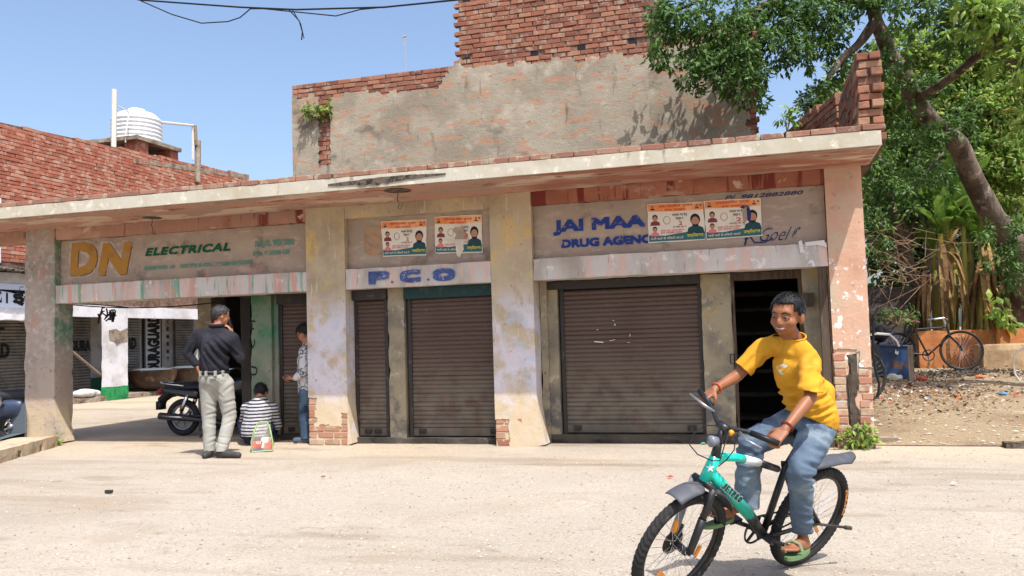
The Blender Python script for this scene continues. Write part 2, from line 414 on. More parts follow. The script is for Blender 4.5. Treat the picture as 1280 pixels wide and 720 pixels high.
m_cream = mat('cream_plaster', C(186, 170, 142), layers=[
    (C(160, 144, 120), 1.6, .4, .7, {'seed': 1}), (C(206, 176, 112), 2.2, .5, .66, {'seed': 2, 'amt': .8, 'z': (1.1, 1.6), 'wob': .8}),
    (C(204, 198, 206), 3.4, .36, .56, {'seed': 3, 'amt': .95, 'detail': 9, 'z': (2.0, 1.5), 'wob': .8}), (C(200, 162, 150), 6, .52, .66, {'seed': 4, 'amt': .5, 'detail': 12, 'rough': .72}), (C(150, 128, 110), 5, .56, .68, {'seed': 14, 'amt': .5, 'detail': 12, 'rough': .72, 'stretch': (1.6, 1.6, .6)}),
    (C(180, 190, 204), 6, .5, .68, {'seed': 9, 'amt': .6, 'z': (2.0, 1.6), 'wob': .8}),
    (C(212, 204, 190), 9, .6, .68, {'seed': 5, 'stretch': (3, 3, .25), 'amt': .6}), (C(140, 124, 104), 14, .6, .7, {'seed': 6, 'amt': .6}),
    (C(200, 180, 148), 3, .3, .5, {'seed': 7, 'z': (.75, .45), 'wob': .25, 'amt': .85}), (C(110, 96, 82), 26, .66, .74, {'seed': 8, 'amt': .7})],
    bump=[(9, .35, {'d': .02}), (45, .5, {'d': .006})], **PT)
m_grey = mat('grey_worn_plaster', C(164, 150, 138), layers=[
    (C(140, 130, 120), 1.8, .4, .65, {'seed': 1}), (C(92, 128, 104), 3, .3, .5, {'seed': 21, 'x': (-9.385, -9.352), 'z': (1.2, 1.6), 'wob': .02}), (C(186, 181, 174), 11, .44, .66, {'seed': 2, 'z': (1.0, 1.3), 'wob': .9, 'amt': .45, 'detail': 12}), (C(200, 196, 190), 3.4, .55, .66, {'seed': 12, 'z': (1.1, 1.4), 'wob': .6, 'amt': .7, 'detail': 12, 'rough': .75}),
    (C(176, 132, 116), 2.6, .54, .68, {'seed': 3, 'amt': .7, 'detail': 10}), (C(176, 190, 182), 9, .58, .68, {'seed': 4, 'amt': .4, 'z': (1.1, 1.5), 'wob': .6}),
    (C(188, 168, 138), 4, .3, .55, {'seed': 7, 'z': (.7, .4), 'wob': .25, 'amt': .8}), (C(92, 84, 76), 18, .6, .7, {'seed': 6, 'amt': .7})],
    bump=[(8, .5, {'d': .02}), (40, .6, {'d': .008})], **PT)
m_pink = mat('pink_peeling_plaster', C(196, 158, 134), layers=[
    (C(176, 128, 108), 1.4, .45, .7, {'seed': 1, 'z': (1.6, 2.2), 'wob': .8}), (C(184, 166, 142), 2.4, .45, .7, {'seed': 2}),
    (C(222, 218, 212), 9, .575, .61, {'seed': 3, 'z': (2.2, 1.9), 'wob': .6}), (C(160, 132, 112), 12, .58, .7, {'seed': 4, 'amt': .7}),
    (C(112, 92, 78), 22, .66, .73, {'seed': 6, 'amt': .7})], bump=[(9, .4, {'d': .02}), (42, .55, {'d': .006})], **PT)
m_beam = mat('streaked_beam_paint', C(196, 190, 184), layers=[
    (C(160, 148, 138), 2.0, .42, .7, {'seed': 1, 'stretch': (1, 1, .4)}), (C(206, 176, 164), 3.2, .5, .6, {'seed': 2, 'stretch': (2, 1, .25), 'amt': .8}),
    (C(112, 158, 134), 3.6, .55, .6, {'seed': 3, 'stretch': (2.2, 1, .15), 'amt': .85, 'x': (-5.2, -5.6)}), (C(98, 92, 86), 8, .6, .68, {'seed': 4, 'stretch': (3, 1, .3), 'amt': .6}),
    (C(222, 216, 208), 6, .6, .66, {'seed': 5, 'amt': .7}), (C(200, 150, 136), 3.4, .56, .6, {'seed': 15, 'stretch': (2.4, 1, .15), 'x': (-5.2, -5.6), 'amt': .8})], bump=[(20, .35, {'d': .01}), (60, .3, {'d': .004})], **PT)
m_panel = mat('weathered_sign_plaster', C(160, 144, 130), layers=[
    (C(174, 156, 138), 1.3, .42, .66, {'seed': 1, 'stretch': (1, 1, 1.6)}), (C(186, 166, 152), 7, .52, .66, {'seed': 2, 'amt': .7, 'stretch': (.6, 1, 1.6)}),
    (C(120, 106, 94), 3.5, .55, .68, {'seed': 3, 'amt': .7}), (C(196, 150, 136), 5, .56, .66, {'seed': 4, 'amt': .6, 'z': (2.45, 2.2), 'wob': .2}),
    (C(104, 94, 84), 25, .62, .72, {'seed': 6, 'amt': .6})], bump=[(30, .3, {'d': .008})], **PT)
m_red = mat('red_wash_plaster', C(150, 98, 80), layers=[
    (C(168, 112, 92), 1.1, .4, .6, {'seed': 1, 'stretch': (1, 2, 1)}), (C(164, 130, 114), 1.5, .2, .5, {'seed': 2, 'stretch': (.7, 2.5, 1), 'x': (-2.6, -3.6), 'wob': 1, 'amt': .9}), (C(182, 130, 112), 5, .5, .66, {'seed': 12, 'stretch': (2.5, 1, .3), 'x': (-5.2, -5.6), 'amt': .6}),
    (C(118, 58, 50), 2.6, .5, .56, {'seed': 3, 'stretch': (2.6, 1, .15), 'x': (-6.9, -5.8), 'wob': 1.2}), (C(124, 66, 56), 4.5, .62, .66, {'seed': 13, 'stretch': (2.6, 1, .15), 'x': (-5.2, -5.6), 'amt': .7}), (C(184, 148, 128), .9, .55, .62, {'seed': 18, 'stretch': (.8, 1, 1.5)}), (C(186, 160, 138), 1.6, .6, .66, {'seed': 4, 'stretch': (1, 3, 1)}),
    (C(206, 180, 160), 5, .62, .68, {'seed': 5, 'amt': .8}), (C(96, 78, 68), 9, .64, .72, {'seed': 6, 'amt': .6})], bump=[(12, .35, {'d': .015})], **PT)
m_soff = mat('stained_soffit', C(164, 136, 120), layers=[
    (C(180, 134, 116), .9, .42, .6, {'seed': 1, 'stretch': (.8, 2, 1)}), (C(196, 172, 152), 1.3, .54, .6, {'seed': 2, 'stretch': (.7, 2, 1)}),
    (C(156, 104, 86), 1.2, .42, .56, {'seed': 3, 'stretch': (.6, 2, 1), 'x': (-2.6, -2.2), 'wob': .5}), (C(140, 84, 70), 2.4, .6, .64, {'seed': 4, 'stretch': (1, 3, 1)}),
    (C(112, 96, 84), 6, .62, .7, {'seed': 6, 'amt': .7})], bump=[(10, .35, {'d': .015})], **PT)
m_fascia = mat('pale_fascia_cement', C(182, 176, 160), layers=[(C(170, 160, 138), 2, .42, .7, {'seed': 1}), (C(206, 200, 184), 9, .55, .7, {'seed': 2}),
    (C(96, 84, 70), 5, .6, .7, {'seed': 3, 'stretch': (1.2, 1, .3), 'amt': .6})], bump=[(14, .35, {'d': .01})], **PT)
m_dark = mat('dark_plaster', C(78, 72, 64), layers=[(C(58, 54, 50), 2, .4, .7, {}), (C(110, 102, 92), 8, .58, .7, {'seed': 2, 'amt': .5})], bump=[(20, .4, {'d': .01})], **PT)  # dark grey plaster, also colours the shade in the pillar gouge
m_pier = mat('grey_pier_plaster', C(152, 140, 116), layers=[(C(118, 110, 98), 2.2, .42, .66, {'seed': 1}), (C(184, 176, 160), 7, .56, .68, {'seed': 2, 'amt': .7}), (C(186, 160, 100), 2, .5, .7, {'seed': 9, 'z': (1.2, 1.7), 'wob': .4, 'amt': .7}),
    (C(96, 94, 92), 5, .42, .62, {'seed': 3, 'z': (.95, .5), 'wob': .4}), (C(84, 78, 70), 20, .62, .7, {'seed': 5, 'amt': .7})], bump=[(14, .4, {'d': .012})], **PT)
m_greenp = mat('green_worn_plaster', C(112, 124, 104), layers=[(C(72, 116, 88), 2, .4, .6, {'seed': 1, 'z': (1.1, 1.5), 'wob': .5}), (C(140, 136, 120), 3, .42, .6, {'seed': 2, 'z': (1.4, .9), 'wob': .5}), (C(90, 84, 74), 15, .6, .7, {'seed': 4, 'amt': .6})], bump=[(20, .4, {'d': .01})], **PT)
m_spall = mat('broken_dark_concrete', C(96, 86, 76), layers=[(C(54, 48, 42), 12, .45, .6, {}), (C(120, 108, 94), 20, .58, .66, {'seed': 2})], bump=[(18, 1, {'d': .03})], **PT)
def brickmat(name, cols, dust, ds=6, amt=.7): return mat(name, cols[0], .92, [(dust, ds, .52, .64, {'seed': 1, 'amt': amt}), (C(70, 56, 50), 16, .62, .72, {'seed': 2, 'amt': .6})], [(50, .6, {'d': .006})], spec=.12, ramp=cols)
m_brick = brickmat('red_brick', [C(134, 88, 72), C(150, 100, 80), C(122, 78, 66), C(160, 114, 92), C(140, 92, 74), C(108, 72, 62), C(148, 106, 88)], C(158, 138, 120), 7, .75)
m_brick_far = brickmat('orange_red_brick', [C(168, 104, 84), C(152, 90, 72), C(176, 114, 92), C(158, 92, 74), C(182, 136, 114), C(142, 86, 70)], C(190, 164, 144), 7, .6)
m_brick_dusty = brickmat('dusty_brick', [C(166, 116, 94), C(176, 136, 112), C(154, 104, 84), C(176, 152, 128)], C(180, 162, 138), 9, .95)
m_coping = brickmat('dull_coping_brick', [C(146, 104, 88), C(132, 96, 82), C(156, 120, 102), C(120, 88, 78)], C(160, 146, 126), 8, .9)
m_parapet = brickmat('weathered_parapet_brick', [C(138, 90, 72), C(154, 110, 88), C(124, 78, 64), C(160, 124, 102)], C(110, 88, 74), 6, .8)
m_mortar = mat('mortar', C(150, 136, 120), .95, [(C(104, 90, 78), 4, .4, .66, {}), (C(176, 164, 148), 14, .56, .7, {'seed': 2})], [(40, .7, {'d': .01})], spec=.1)
m_mortar_red = mat('reddish_mortar', C(120, 98, 84), .95, [(C(84, 64, 56), 5, .4, .66, {}), (C(150, 120, 104), 14, .56, .7, {'seed': 2})], [(40, .7, {'d': .01})], spec=.1)
m_slat = mat('brown_shutter_paint', C(92, 75, 66), .7, [(C(86, 68, 60), 1.5, .4, .66, {}), (C(112, 104, 91), 5, .28, .62, {'seed': 2, 'z': (1.3, .4), 'wob': .6, 'amt': .9}), (C(88, 82, 74), 2, .4, .6, {'seed': 7, 'z': (.5, .15), 'wob': .3, 'amt': .8}), (C(124, 84, 62), 9, .64, .7, {'seed': 9, 'amt': .7}), (C(120, 106, 92), 24, .6, .7, {'seed': 3, 'amt': .5, 'stretch': (.5, 1, 3)})],
    [(60, .15, {'d': .003})], spec=.3)
m_steel_dark = mat('dark_steel_paint', C(52, 48, 46), .6, [(C(84, 72, 62), 10, .56, .68, {})], spec=.3)
m_teal = mat('teal_box_paint', C(26, 54, 56), .6, [(C(60, 70, 64), 8, .56, .7, {})])
m_wood_dark = mat('old_dark_wood', C(84, 70, 58), .85, [(C(60, 48, 40), 6, .4, .66, {'stretch': (3, 3, .2)}), (C(120, 106, 92), 12, .58, .7, {'seed': 2, 'stretch': (3, 3, .2)})], [(30, .5, {'d': .008, 'stretch': (3, 3, .2)})])
m_wood_grey = mat('grey_timber', C(136, 120, 104), .9, [(C(104, 90, 78), 8, .4, .66, {'stretch': (4, 4, .2)})], [(36, .6, {'d': .008, 'stretch': (4, 4, .2)})])
m_black = mat('black_plastic', C(26, 26, 28), .45)
m_wire = mat('black_cable', C(24, 24, 26), .6)
m_inner = mat('dark_inner_wall', C(70, 64, 58), .95, [(C(48, 44, 40), 1.4, .4, .66, {})], [(20, .3, {'d': .01})])  # inner walls in dark brown with darker blotches
def paintmat(name, col, under, lo=.56, hi=.62, sc_=16): return mat(name, col, .85, [(under, sc_, lo, hi, {'seed': 3}), (tuple(c*.75 for c in col[:3])+(1,), 5, .5, .7, {'seed': 8})], [(30, .2, {'d': .004})], spec=.15)
p_orange = paintmat('orange_sign_paint', C(166, 122, 58), C(156, 128, 100), .52, .66, 7)
p_shadow = paintmat('brown_shade_paint', C(110, 74, 56), C(160, 140, 120))
p_green = paintmat('green_sign_paint', C(30, 88, 58), C(150, 132, 116), .68, .76)
p_teal = paintmat('faded_teal_paint', C(96, 140, 126), C(158, 142, 128), .52, .64, 14)
p_blue = paintmat('blue_sign_paint', C(46, 66, 132), C(160, 142, 126), .6, .66)
p_blue2 = paintmat('worn_blue_paint', C(74, 92, 144), C(188, 180, 172), .55, .68, 30)
p_ink = paintmat('dark_blue_ink', C(50, 56, 104), C(150, 132, 116), .58, .66)
p_faint = paintmat('faint_orange_paint', C(176, 140, 108), C(160, 142, 124), .45, .6, 9)
p_black = paintmat('black_sign_paint', C(32, 32, 34), C(120, 116, 108), .62, .7)
p_chalk = mat('chalk_marks', C(206, 204, 200), .9)
# ================================================================== ground and streets
XP = [(-9.87, -9.35), (-5.446, -4.908), (-3.0, -2.489), (.768, 1.137)]
BB, BT, PTZ, SO, FT = 1.924, 2.177, 2.812, 2.979, 3.125
tag(sheet('ground', -700, 700, -300, 900, -.03, m_dirt, 4, 4), kind='structure')
def apron_z(x, y): return 0.012*nz((x, y, 0), .5) + .004*nz((x, y, 3), 2.2)-.004
cg = sheet('concrete_ground', -24, 12, -14, .2, lambda x, y: apron_z(x, y)*min(1, max(0, (.2-y)/.6)), m_conc, 144, 57)
sheet('street', -24, 1.1, .2, 60, lambda x, y: 0.0, m_conc, 4, 4)
def dirt_z(x, y):
    t = max(0, min(1, (y-.15)/6.0))
    k = max(0, min(1, (x-1.12)/.3)); far = max(0, min(1, (16-x)/4))
    return (.46*t)*k*far+.03*nz((x, y, 1), 1.7)*min(1, max(0, (y-.2)*3))*k + .004
sheet('dirt_ground', 1.1, 26, .2, 24, dirt_z, m_dirt, 130, 110)
# pebbles and grit lying about
def stones(name, n, fx, m, smin, smax, seed):
    r = np.random.default_rng(seed); Vs = []; Fs = []; var = []
    base = np.array([[1, 0, 0], [0, 1, 0], [-1, 0, 0], [0, -1, 0], [0, 0, .8], [0, 0, -.5]], float); F0 = np.array([[0, 1, 4], [1, 2, 4], [2, 3, 4], [3, 0, 4], [1, 0, 5], [2, 1, 5], [3, 2, 5], [0, 3, 5]])
    for i in range(n):
        x, y, z = fx(r); s = smin+(smax-smin)*r.random()**3; a = r.random()*6.28; c, sn = math.cos(a), math.sin(a)
        b = base*np.array([1+r.random()*.7, 1, .7])*s*(1+.4*(r.random((6, 1))-.5)); b = np.stack([b[:, 0]*c-b[:, 1]*sn, b[:, 0]*sn+b[:, 1]*c, b[:, 2]], 1)+np.array([x, y, z+s*.25])
        Fs.append(F0+6*i); Vs.append(b); var += [r.random()]*6
    return joined(name, np.concatenate(Vs), np.concatenate(Fs), m, None, var)
def on_dirt(px, py):
    d = _ray(px, py); y = .2
    while y < 22:
        p = at_y(px, py, y)
        if p.z <= dirt_z(p.x, y): return V(p.x, y, dirt_z(p.x, y))
        y += .02
    return p
def fx_apron(r):
    while True:
        u = r.random(); d = 3.6*(9.5/3.6)**u; a = (r.random()-.5)*1.15; v = -NV*0; x = CAM.x+RH.x*math.tan(a)*d+NV.x*d; y = CAM.y+RH.y*math.tan(a)*d+NV.y*d
        if y < .1: return x, y, apron_z(x, y)
stones('gravel', 12000, fx_apron, m_pebble, .003, .010, 3)
def fx_dirt(r):
    x = 1.2+6*r.random(); y = .25+8*r.random()**1.4; return x, y, dirt_z(x, y)
stones('rubble', 6000, fx_dirt, m_pebble, .004, .024, 4)
# ================================================================== the row of shops
shop = thing('shop_building', 'single storey row of old painted shops with pillars, canopy and brown rolling shutters', 'building', (-4, 0, 0))
def part(name, boxes, m, parent=shop, label=None, step=.08, amp=.004, chip=.01):
    mb = MB()
    for b in boxes: mb.rbox(*b, step=step, amp=amp, chip=chip)
    return mb.build(name, m, parent, label=label)
# pillars
TK = .014
def hole2(u, z): # exposed brick at the foot of the second pillar
    x = XP[1][0]+u; h = .36+.05*nz((x, z, 0), 6)
    return (z < h*.62+(.16 if u > .40 else 0)*0+.05*nz((x, z, 2), 7)) or (u < .1+.02*nz((x, z, 5), 9) and z < .58) or (u > .44 and z < .40)
def hole3(u, z): return u < .17+.02*nz((u, z, 7), 9) and z < .30+.02*nz((u, z, 3), 9)
def hole4(u, z): return z < 1.03+.06*nz((u, z, 4), 5) and not (u > .255 and z > .85)
def make_pillar(i, m, hole, label):
    x0, x1 = XP[i]
    if hole is None:
        return part('pillar', [(x0, x1, 0, .33 if i == 0 else .28, -.02, SO)], m, label=label, amp=.006, chip=.02)
    core = part('pillar', [(x0+.004, x1-.002, TK, .3, -.02, SO)], m, label=label, amp=.002, chip=.006)
    plaster('plaster_coat', (x0, TK, 0), (1, 0, 0), (0, -1, 0), x1-x0, .0, SO, lambda u, z: not hole(u, z), TK, m, core, .028)
    cells = courses((x0, .034, 0), (1, 0, 0), x1-x0, .005, 1.1 if i == 3 else .62, lambda c: True, bl=.215, bh=.071, d=.06, seed=i)
    if i == 3: cells = courses((x0, .034, 0), (1, 0, 0), .115, .005, 1.02, None, bl=.215, bh=.071, d=.06, seed=1)+courses((x0+.235, .034, 0), (1, 0, 0), .132, .005, .9, None, bl=.215, bh=.071, d=.06, seed=2)
    cells = [c for c in cells if i == 3 or hole(c[0].x-x0, c[0].z) or hole(c[0].x-x0+.07, c[0].z) or hole(c[0].x-x0-.07, c[0].z)]
    bricks(core, cells, m_brick_dusty, 300, seed=i, jitter=.003); return core
make_pillar(0, m_grey, None, 'grey pillar with flaking white paint at the open bay')
make_pillar(1, m_cream, hole2, 'yellowish pillar with bricks showing at its foot')
make_pillar(2, m_cream, hole3, 'lilac and yellow peeling pillar in the middle')
pl4 = make_pillar(3, m_pink, hole4, 'pink peeling pillar at the building corner')
part('pillar', [(-14.3, -13.8, 0, .33, -.02, SO)], m_grey)
# flared plaster foot beside the pillars
for (x, w_) in ((XP[1][1], .05), (XP[2][1], .09), (XP[0][1], .13)):
    mb = MB(); n = 7; pts = [(x-.01, 0.004, 0)]+[(x+w_*(1-t)**1.6, .004, .02+.62*t) for t in [i/n for i in range(n+1)]]
    mb.poly([(p[0], p[1], p[2]) for p in pts], (0, 1, 0), .22); mb.build('plaster_foot', m_grey if x < -9 else m_cream, shop)
# gouge in the corner pillar: grey stake before a dark block painted as its shade
mb = MB(); mb.rbox(.768+.112, .768+.236, .008, .03, 0, .99, step=.05, amp=.008, chip=.02); mb.build('slot_shade', m_dark, pl4)
mb = MB(); mb.rbox(.900, .968, -.004, .03, 0.0, .93, step=.045, amp=.012, chip=.03); mb.build('stake', m_wood_dark, pl4)
# lintel beams, sign panels, upper beams
BAY = [(XP[0][1], XP[1][0]), (XP[1][1], XP[2][0]), (XP[2][1], XP[3][0])]
lintels = []; panels = []
for i, (a, b) in enumerate(BAY):
    lintels.append(part('lintel_beam', [(a+.002, b-.002, .006, .30, BB, BT)], m_beam, step=.06, chip=.012))
    panels.append(part('sign_panel', [(a+.002, b-.002, .10, .28, BT+.001, PTZ-.001)], m_panel, amp=.003,
        label=['faded panel with orange DN and green ELECTRICAL lettering', 'plain grey panel with two paper posters', 'panel with blue JAI MAA DRUG AGENCY lettering'][i]))
    part('upper_beam', [(a+.002, b-.002, .012, .26, PTZ, SO-.001)], m_red if i != 1 else m_cream, amp=.004)
part('upper_beam', [(-13.8, XP[0][0]-.002, .012, .26, PTZ, SO-.001)], m_red)
# canopy and roof
can = part('canopy', [(-14.4, 1.219, -.985, .0, SO+.001, FT)], m_fascia, step=.1, amp=.0012, chip=.005, label='projecting concrete canopy with a pale edge')
part('soffit', [(-14.38, 1.20, -.95, .0, SO-.012, SO+.004)], m_soff, can, step=.12, amp=.003)
part('roof_slab', [(-9.6, 1.18, .002, 6.0, SO+.002, FT-.01)], m_dark, step=.5)
cells = courses((-14.4, -.93, FT), (1, 0, 0), 15.66, FT+.002, FT+.08, None, .225, .058, .008, .11, seed=5)
bricks(can, cells, m_coping, 300, seed=9, jitter=.005)
mb = MB(); r = random.Random(4); up_ = []; lo_ = []
for i in range(27):
    t = i/26; p = at_y(410+(557-410)*t, 231-14*t, -.99); e = math.sin(math.pi*min(1, t*1.02))
    up_.append(p+ZV*(.006+.022*e*(.7+.5*r.random()))); lo_.append(p-ZV*(.008+.032*e*(.5+.8*r.random())*(1.3 if t < .6 else .6)))
mb.poly([(p.x, -.995, p.z) for p in up_]+[(p.x, -.995, p.z) for p in lo_[::-1]], (0, 1, 0), .02); mb.build('broken_edge', m_spall, can)
for (hx, hy, s_) in ((497, 238, 1), (190, 272, .8)):
    p = at_z(hx, hy, SO-.012); mb = MB(); mb.lathe([(.0, -.004), (.16*s_, -.004), (.15*s_, .0), (0, .0)], p, n=14)
    mb.tube([p, p+V(.005, 0, -.06), p+V(-.01, 0, -.1), p+V(.012, .01, -.15), p+V(.0, 0, -.2), p+V(.03, 0, -.22), p+V(.05, 0, -.16)], .005, 5); mb.build('ceiling_hook', m_spall, can)
# inside walls and back
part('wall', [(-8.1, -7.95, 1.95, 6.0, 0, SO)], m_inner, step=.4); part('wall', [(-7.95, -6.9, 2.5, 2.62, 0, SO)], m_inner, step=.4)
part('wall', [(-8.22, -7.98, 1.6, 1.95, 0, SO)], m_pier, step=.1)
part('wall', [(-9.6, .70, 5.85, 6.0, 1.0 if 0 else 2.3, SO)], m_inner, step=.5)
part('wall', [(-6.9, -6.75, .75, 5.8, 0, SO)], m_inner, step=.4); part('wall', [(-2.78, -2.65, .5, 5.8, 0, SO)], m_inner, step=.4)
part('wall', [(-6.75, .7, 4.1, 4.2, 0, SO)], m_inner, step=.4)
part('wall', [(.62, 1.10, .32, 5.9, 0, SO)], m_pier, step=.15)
# piers between shutters
gp = part('pier', [(-6.55, -6.23, .45, .74, 0, BB+.05)], m_greenp, label='green pier with black painted marks', step=.06, chip=.02)
part('pier', [(-6.23, -6.16, .5, .74, 0, BB+.05)], m_greenp)
part('pier', [(-4.43, -4.21, .2, .45, 0, BB-.001)], m_pier, step=.06, chip=.015)
part('pier', [(XP[2][1]+.002, -2.285, .34, .6, 0, BB-.001)], m_pier, step=.06)
pr = part('pier', [(-.60, -.26, .36, .62, 0, BB-.001)], m_pier, step=.06, chip=.015)
part('pier', [(.5, .766, .30, .5, 0, BB-.001)], m_pier, step=.06, chip=.02)
part('reveal', [(-2.489+.001, -2.40, .28, .36, 0, BB-.002)], m_pier); part('reveal', [(-4.908+.001, -4.89, .28, .5, 0, BB-.002)], m_pier)
part('lintel_soffit', [(-6.75, .7, .3, .7, BB+.004, BT)], m_dark, step=.3)
# dark floor sills under the shutters
part('plinth', [(-6.2, -5.45, .5, .9, -.01, .07)], m_dark); part('plinth', [(-4.9, -3.0, .16, .7, -.01, .075)], m_dark, step=.06, chip=.03); part('plinth', [(-2.48, -.28, .30, .8, -.01, .10)], m_dark, step=.06, chip=.03)
# rolling shutters: each slat a piece
def slat_mesh(w_):
    mb = MB(); prof = [(0.0, -.027), (-.010, -.018), (-.014, -.004), (-.011, .010), (-.002, .020), (.004, .027)]
    vs = [(x, y, z) for x in (-w_/2, w_/2) for (y, z) in prof]; k = len(prof); mb.add(vs, [(i, i+k, i+k+1, i+1) for i in range(k-1)]); return mb.mesh('slat', False)
def shutter(x0, x1, y, z0, z1, label, boxm, bx=None, bz=None):
    sh = MB(); sh.box(x0-.02, x1+.02, y+.06, y+.08, z0, z1)
    s = sh.build('rolling_shutter', m_steel_dark, shop, label=label)
    for xa in (x0-.045, x1): b = MB(); b.box(xa, xa+.045, y-.03, y+.05, z0-.02, z1); b.build('guide_rail', m_steel_dark, s)
    for xa in (x0+.12, x1-.12):
        b = MB(); b.rbox(xa-.05, xa+.05, y-.032, y-.018, z0+.03, z0+.085, step=.05, amp=.001, chip=.002); b.tube([(xa-.03, y-.03, z0+.06), (xa-.03, y-.05, z0+.03), (xa+.03, y-.05, z0+.03), (xa+.03, y-.03, z0+.06)], .007, 5); b.build('lock_hasp', m_steel_dark, s)
    me = slat_mesh(x1-x0); me.materials.append(m_slat); r = random.Random(int(x0*100)); z = z0+.12
    while z < z1-.02:
        o = link('slat', me, s); o.location = ((x0+x1)/2, y+r.uniform(-.002, .002), z); o.rotation_euler = (r.uniform(-.12, .12), r.uniform(-.002, .002), 0); z += .0535+r.uniform(-.0015, .0015)
    b = MB(); b.rbox(x0, x1, y-.02, y+.02, z0, z0+.095, step=.1, amp=.002, chip=.002); b.build('bottom_bar', m_slat, s)
    if bx: b = MB(); b.rbox(bx[0], bx[1], y-.1, y+.2, bz[0], bz[1], step=.1, amp=.002, chip=.004); b.build('shutter_box', boxm, s)
    return s
shutter(-6.12, -5.30, .56, .08, 1.84, 'shutter behind the person in the patterned shirt', m_steel_dark, (-6.16, -5.3), (1.80, BB+.03))
shutter(-4.86, -4.49, .26, .09, 1.82, 'narrow shutter beside the yellowish pillar', m_steel_dark, (-4.9, -4.435), (1.79, BB-.003))
shutter(-4.13, -2.97, .26, .09, 1.79, 'shutter under the teal box', m_teal, (-4.2, -2.99), (1.78, BB-.003))
s3 = shutter(-2.22, -.64, .42, .115, 1.84, 'wide shutter with scraps of torn paper', m_steel_dark, (-2.40, -.60), (1.82, BB-.003))
r = random.Random(8)
for (sx, sy, w_, h_) in [(743, 427, .26, .03), (762, 426, .16, .015), (746, 412, .04, .02), (768, 406, .03, .05), (787, 419, .02, .07), (784, 428, .08, .01), (766, 401, .04, .02)]:
    p = at_y(sx, sy, .395); a = r.uniform(-.2, .2); q = V(math.cos(a), 0, math.sin(a)); k = V(-math.sin(a), 0, math.cos(a)); mb = MB(); mb.obox(p+q*w_/2*.42, q*w_/2*.42, k*h_/2*.42, V(0, .001, 0)); mb.build('torn_paper', p_chalk, s3)
# open doorway on the right of the wide shutter
mb = MB(); mb.rbox(-.26, -.225, .34, .44, 0, 1.86, step=.1, amp=.004); mb.rbox(.46, .52, .34, .44, 0, 1.86, step=.1, amp=.004); mb.rbox(-.26, .52, .34, .44, 1.83, BB-.002, step=.1, amp=.004)
df = mb.build('door_frame', m_wood_dark, shop); mb = MB(); mb.tube([(-.24, .33, 1.0), (-.3, .3, 1.0), (-.3, .3, .9), (-.24, .33, .9)], .008, 6); mb.build('hasp', m_steel_dark, df)
mb = MB(); mb.rbox(.66, .745, .02, .12, 0, BB-.003, step=.08, amp=.008, chip=.01); mb.build('door_post', m_wood_dark, shop)
mb = MB(); mb.rbox(.48, .62, .2, .34, 1.5, 1.66, step=.06, amp=.006); mb.build('beam_end', m_wood_dark, shop)
part('wall', [(-.6, .6, 2.6, 2.7, 0, SO)], m_inner, step=.3); part('wall', [(-.62, -.55, .62, 2.6, 0, SO)], m_inner, step=.3)
shelf = thing('plank_rack', 'rough wooden shelf rack inside the dark open doorway', 'shelf', (.1, 1.9, 0))
m_shelf_dark = mat('dark_shelf', C(52, 46, 42), .95, [(C(36, 32, 30), 8, .4, .66, {})])  # shelf boards in deep brown with darker blotches
for k in range(7):
    mb = MB(); z = .14+k*.26+.03*(k % 3); mb.rbox(-.54, .6, 1.6+.04*(k % 2), 2.3, z, z+.05, step=.3, amp=.02, chip=.01); mb.build('shelf', m_shelf_dark, shelf)
for x in (-.53, .57):
    mb = MB(); mb.box(x-.02, x+.02, 2.24, 2.3, 0, 1.95); mb.build('post', m_wood_dark, shelf)
# painted lettering ------------------------------------------------
def lay(body, par, m, pa, pb, Y=.1, shear=0, offset=0, name='lettering', bold=0.0, spacing=1.0):
    """text between two points of the panel: pa = lower left, pb = upper right"""
    a = at_y(pa[0], pa[1], Y); b = at_y(pb[0], pb[1], Y); return text(body, name, par, m, (a.x, Y-.006, a.z), b.x-a.x, b.z-a.z, shear=shear, offset=offset, bold=bold, spacing=spacing)
P0 = panels[0]
p_halo = paintmat('pale_halo_paint', C(180, 166, 153), C(160, 144, 130), .42, .6, 7)
for (dx, m) in ((.0121, p_halo), (.012, p_shadow), (0, p_orange)):
    for ch, xa, xb in (('D', 88, 122), ('N', 123, 165)):
        a = at_y(xa, 345, .1); b = at_y(xb, 302, .1); ha = m is p_halo; text(ch, 'lettering', P0, m, (a.x+(-.04 if ha else dx), .099 if ha else .096-(.0 if dx else .003), a.z-(.03 if ha else dx*.7)), b.x-a.x+.07*ha, b.z-a.z+.06*ha, shear=.08 if ch == 'D' else .2, bold=.13 if ha else .06)
lay('ELECTRICAL', P0, p_green, (182, 320.5), (288, 303), shear=.25, bold=.016, spacing=1.12)
lay('SHOP NO. 10    PARTY & MARRIAGE ORDERS', P0, p_teal, (180, 338), (315, 325), shear=.2, bold=.012)
lay('RAJ K. TOMAR', P0, p_teal, (319, 311), (368, 298), bold=.012); lay('PH. 98885 88', P0, p_teal, (317, 320), (362, 312), bold=.012)
lay('P', lintels[1], p_blue2, (461, 356), (487, 338.5), Y=0, bold=.04); lay('.', lintels[1], p_blue2, (489, 354), (492, 351), Y=0, offset=.05)
lay('C', lintels[1], p_blue2, (500, 354), (526, 336.5), Y=0, bold=.04); lay('.', lintels[1], p_blue2, (534, 351), (537, 348), Y=0, offset=.05); lay('O', lintels[1], p_blue2, (541, 352), (569, 334.5), Y=0, bold=.04)
lay('S', panels[1], p_faint, (455, 320), (480, 281), offset=.09)
P2 = panels[2]
lay('JAI MAA', P2, p_blue, (692, 295), (806, 268), bold=.024); lay('DRUG AGENCY', P2, p_blue, (702, 310.5), (826, 292), bold=.016)
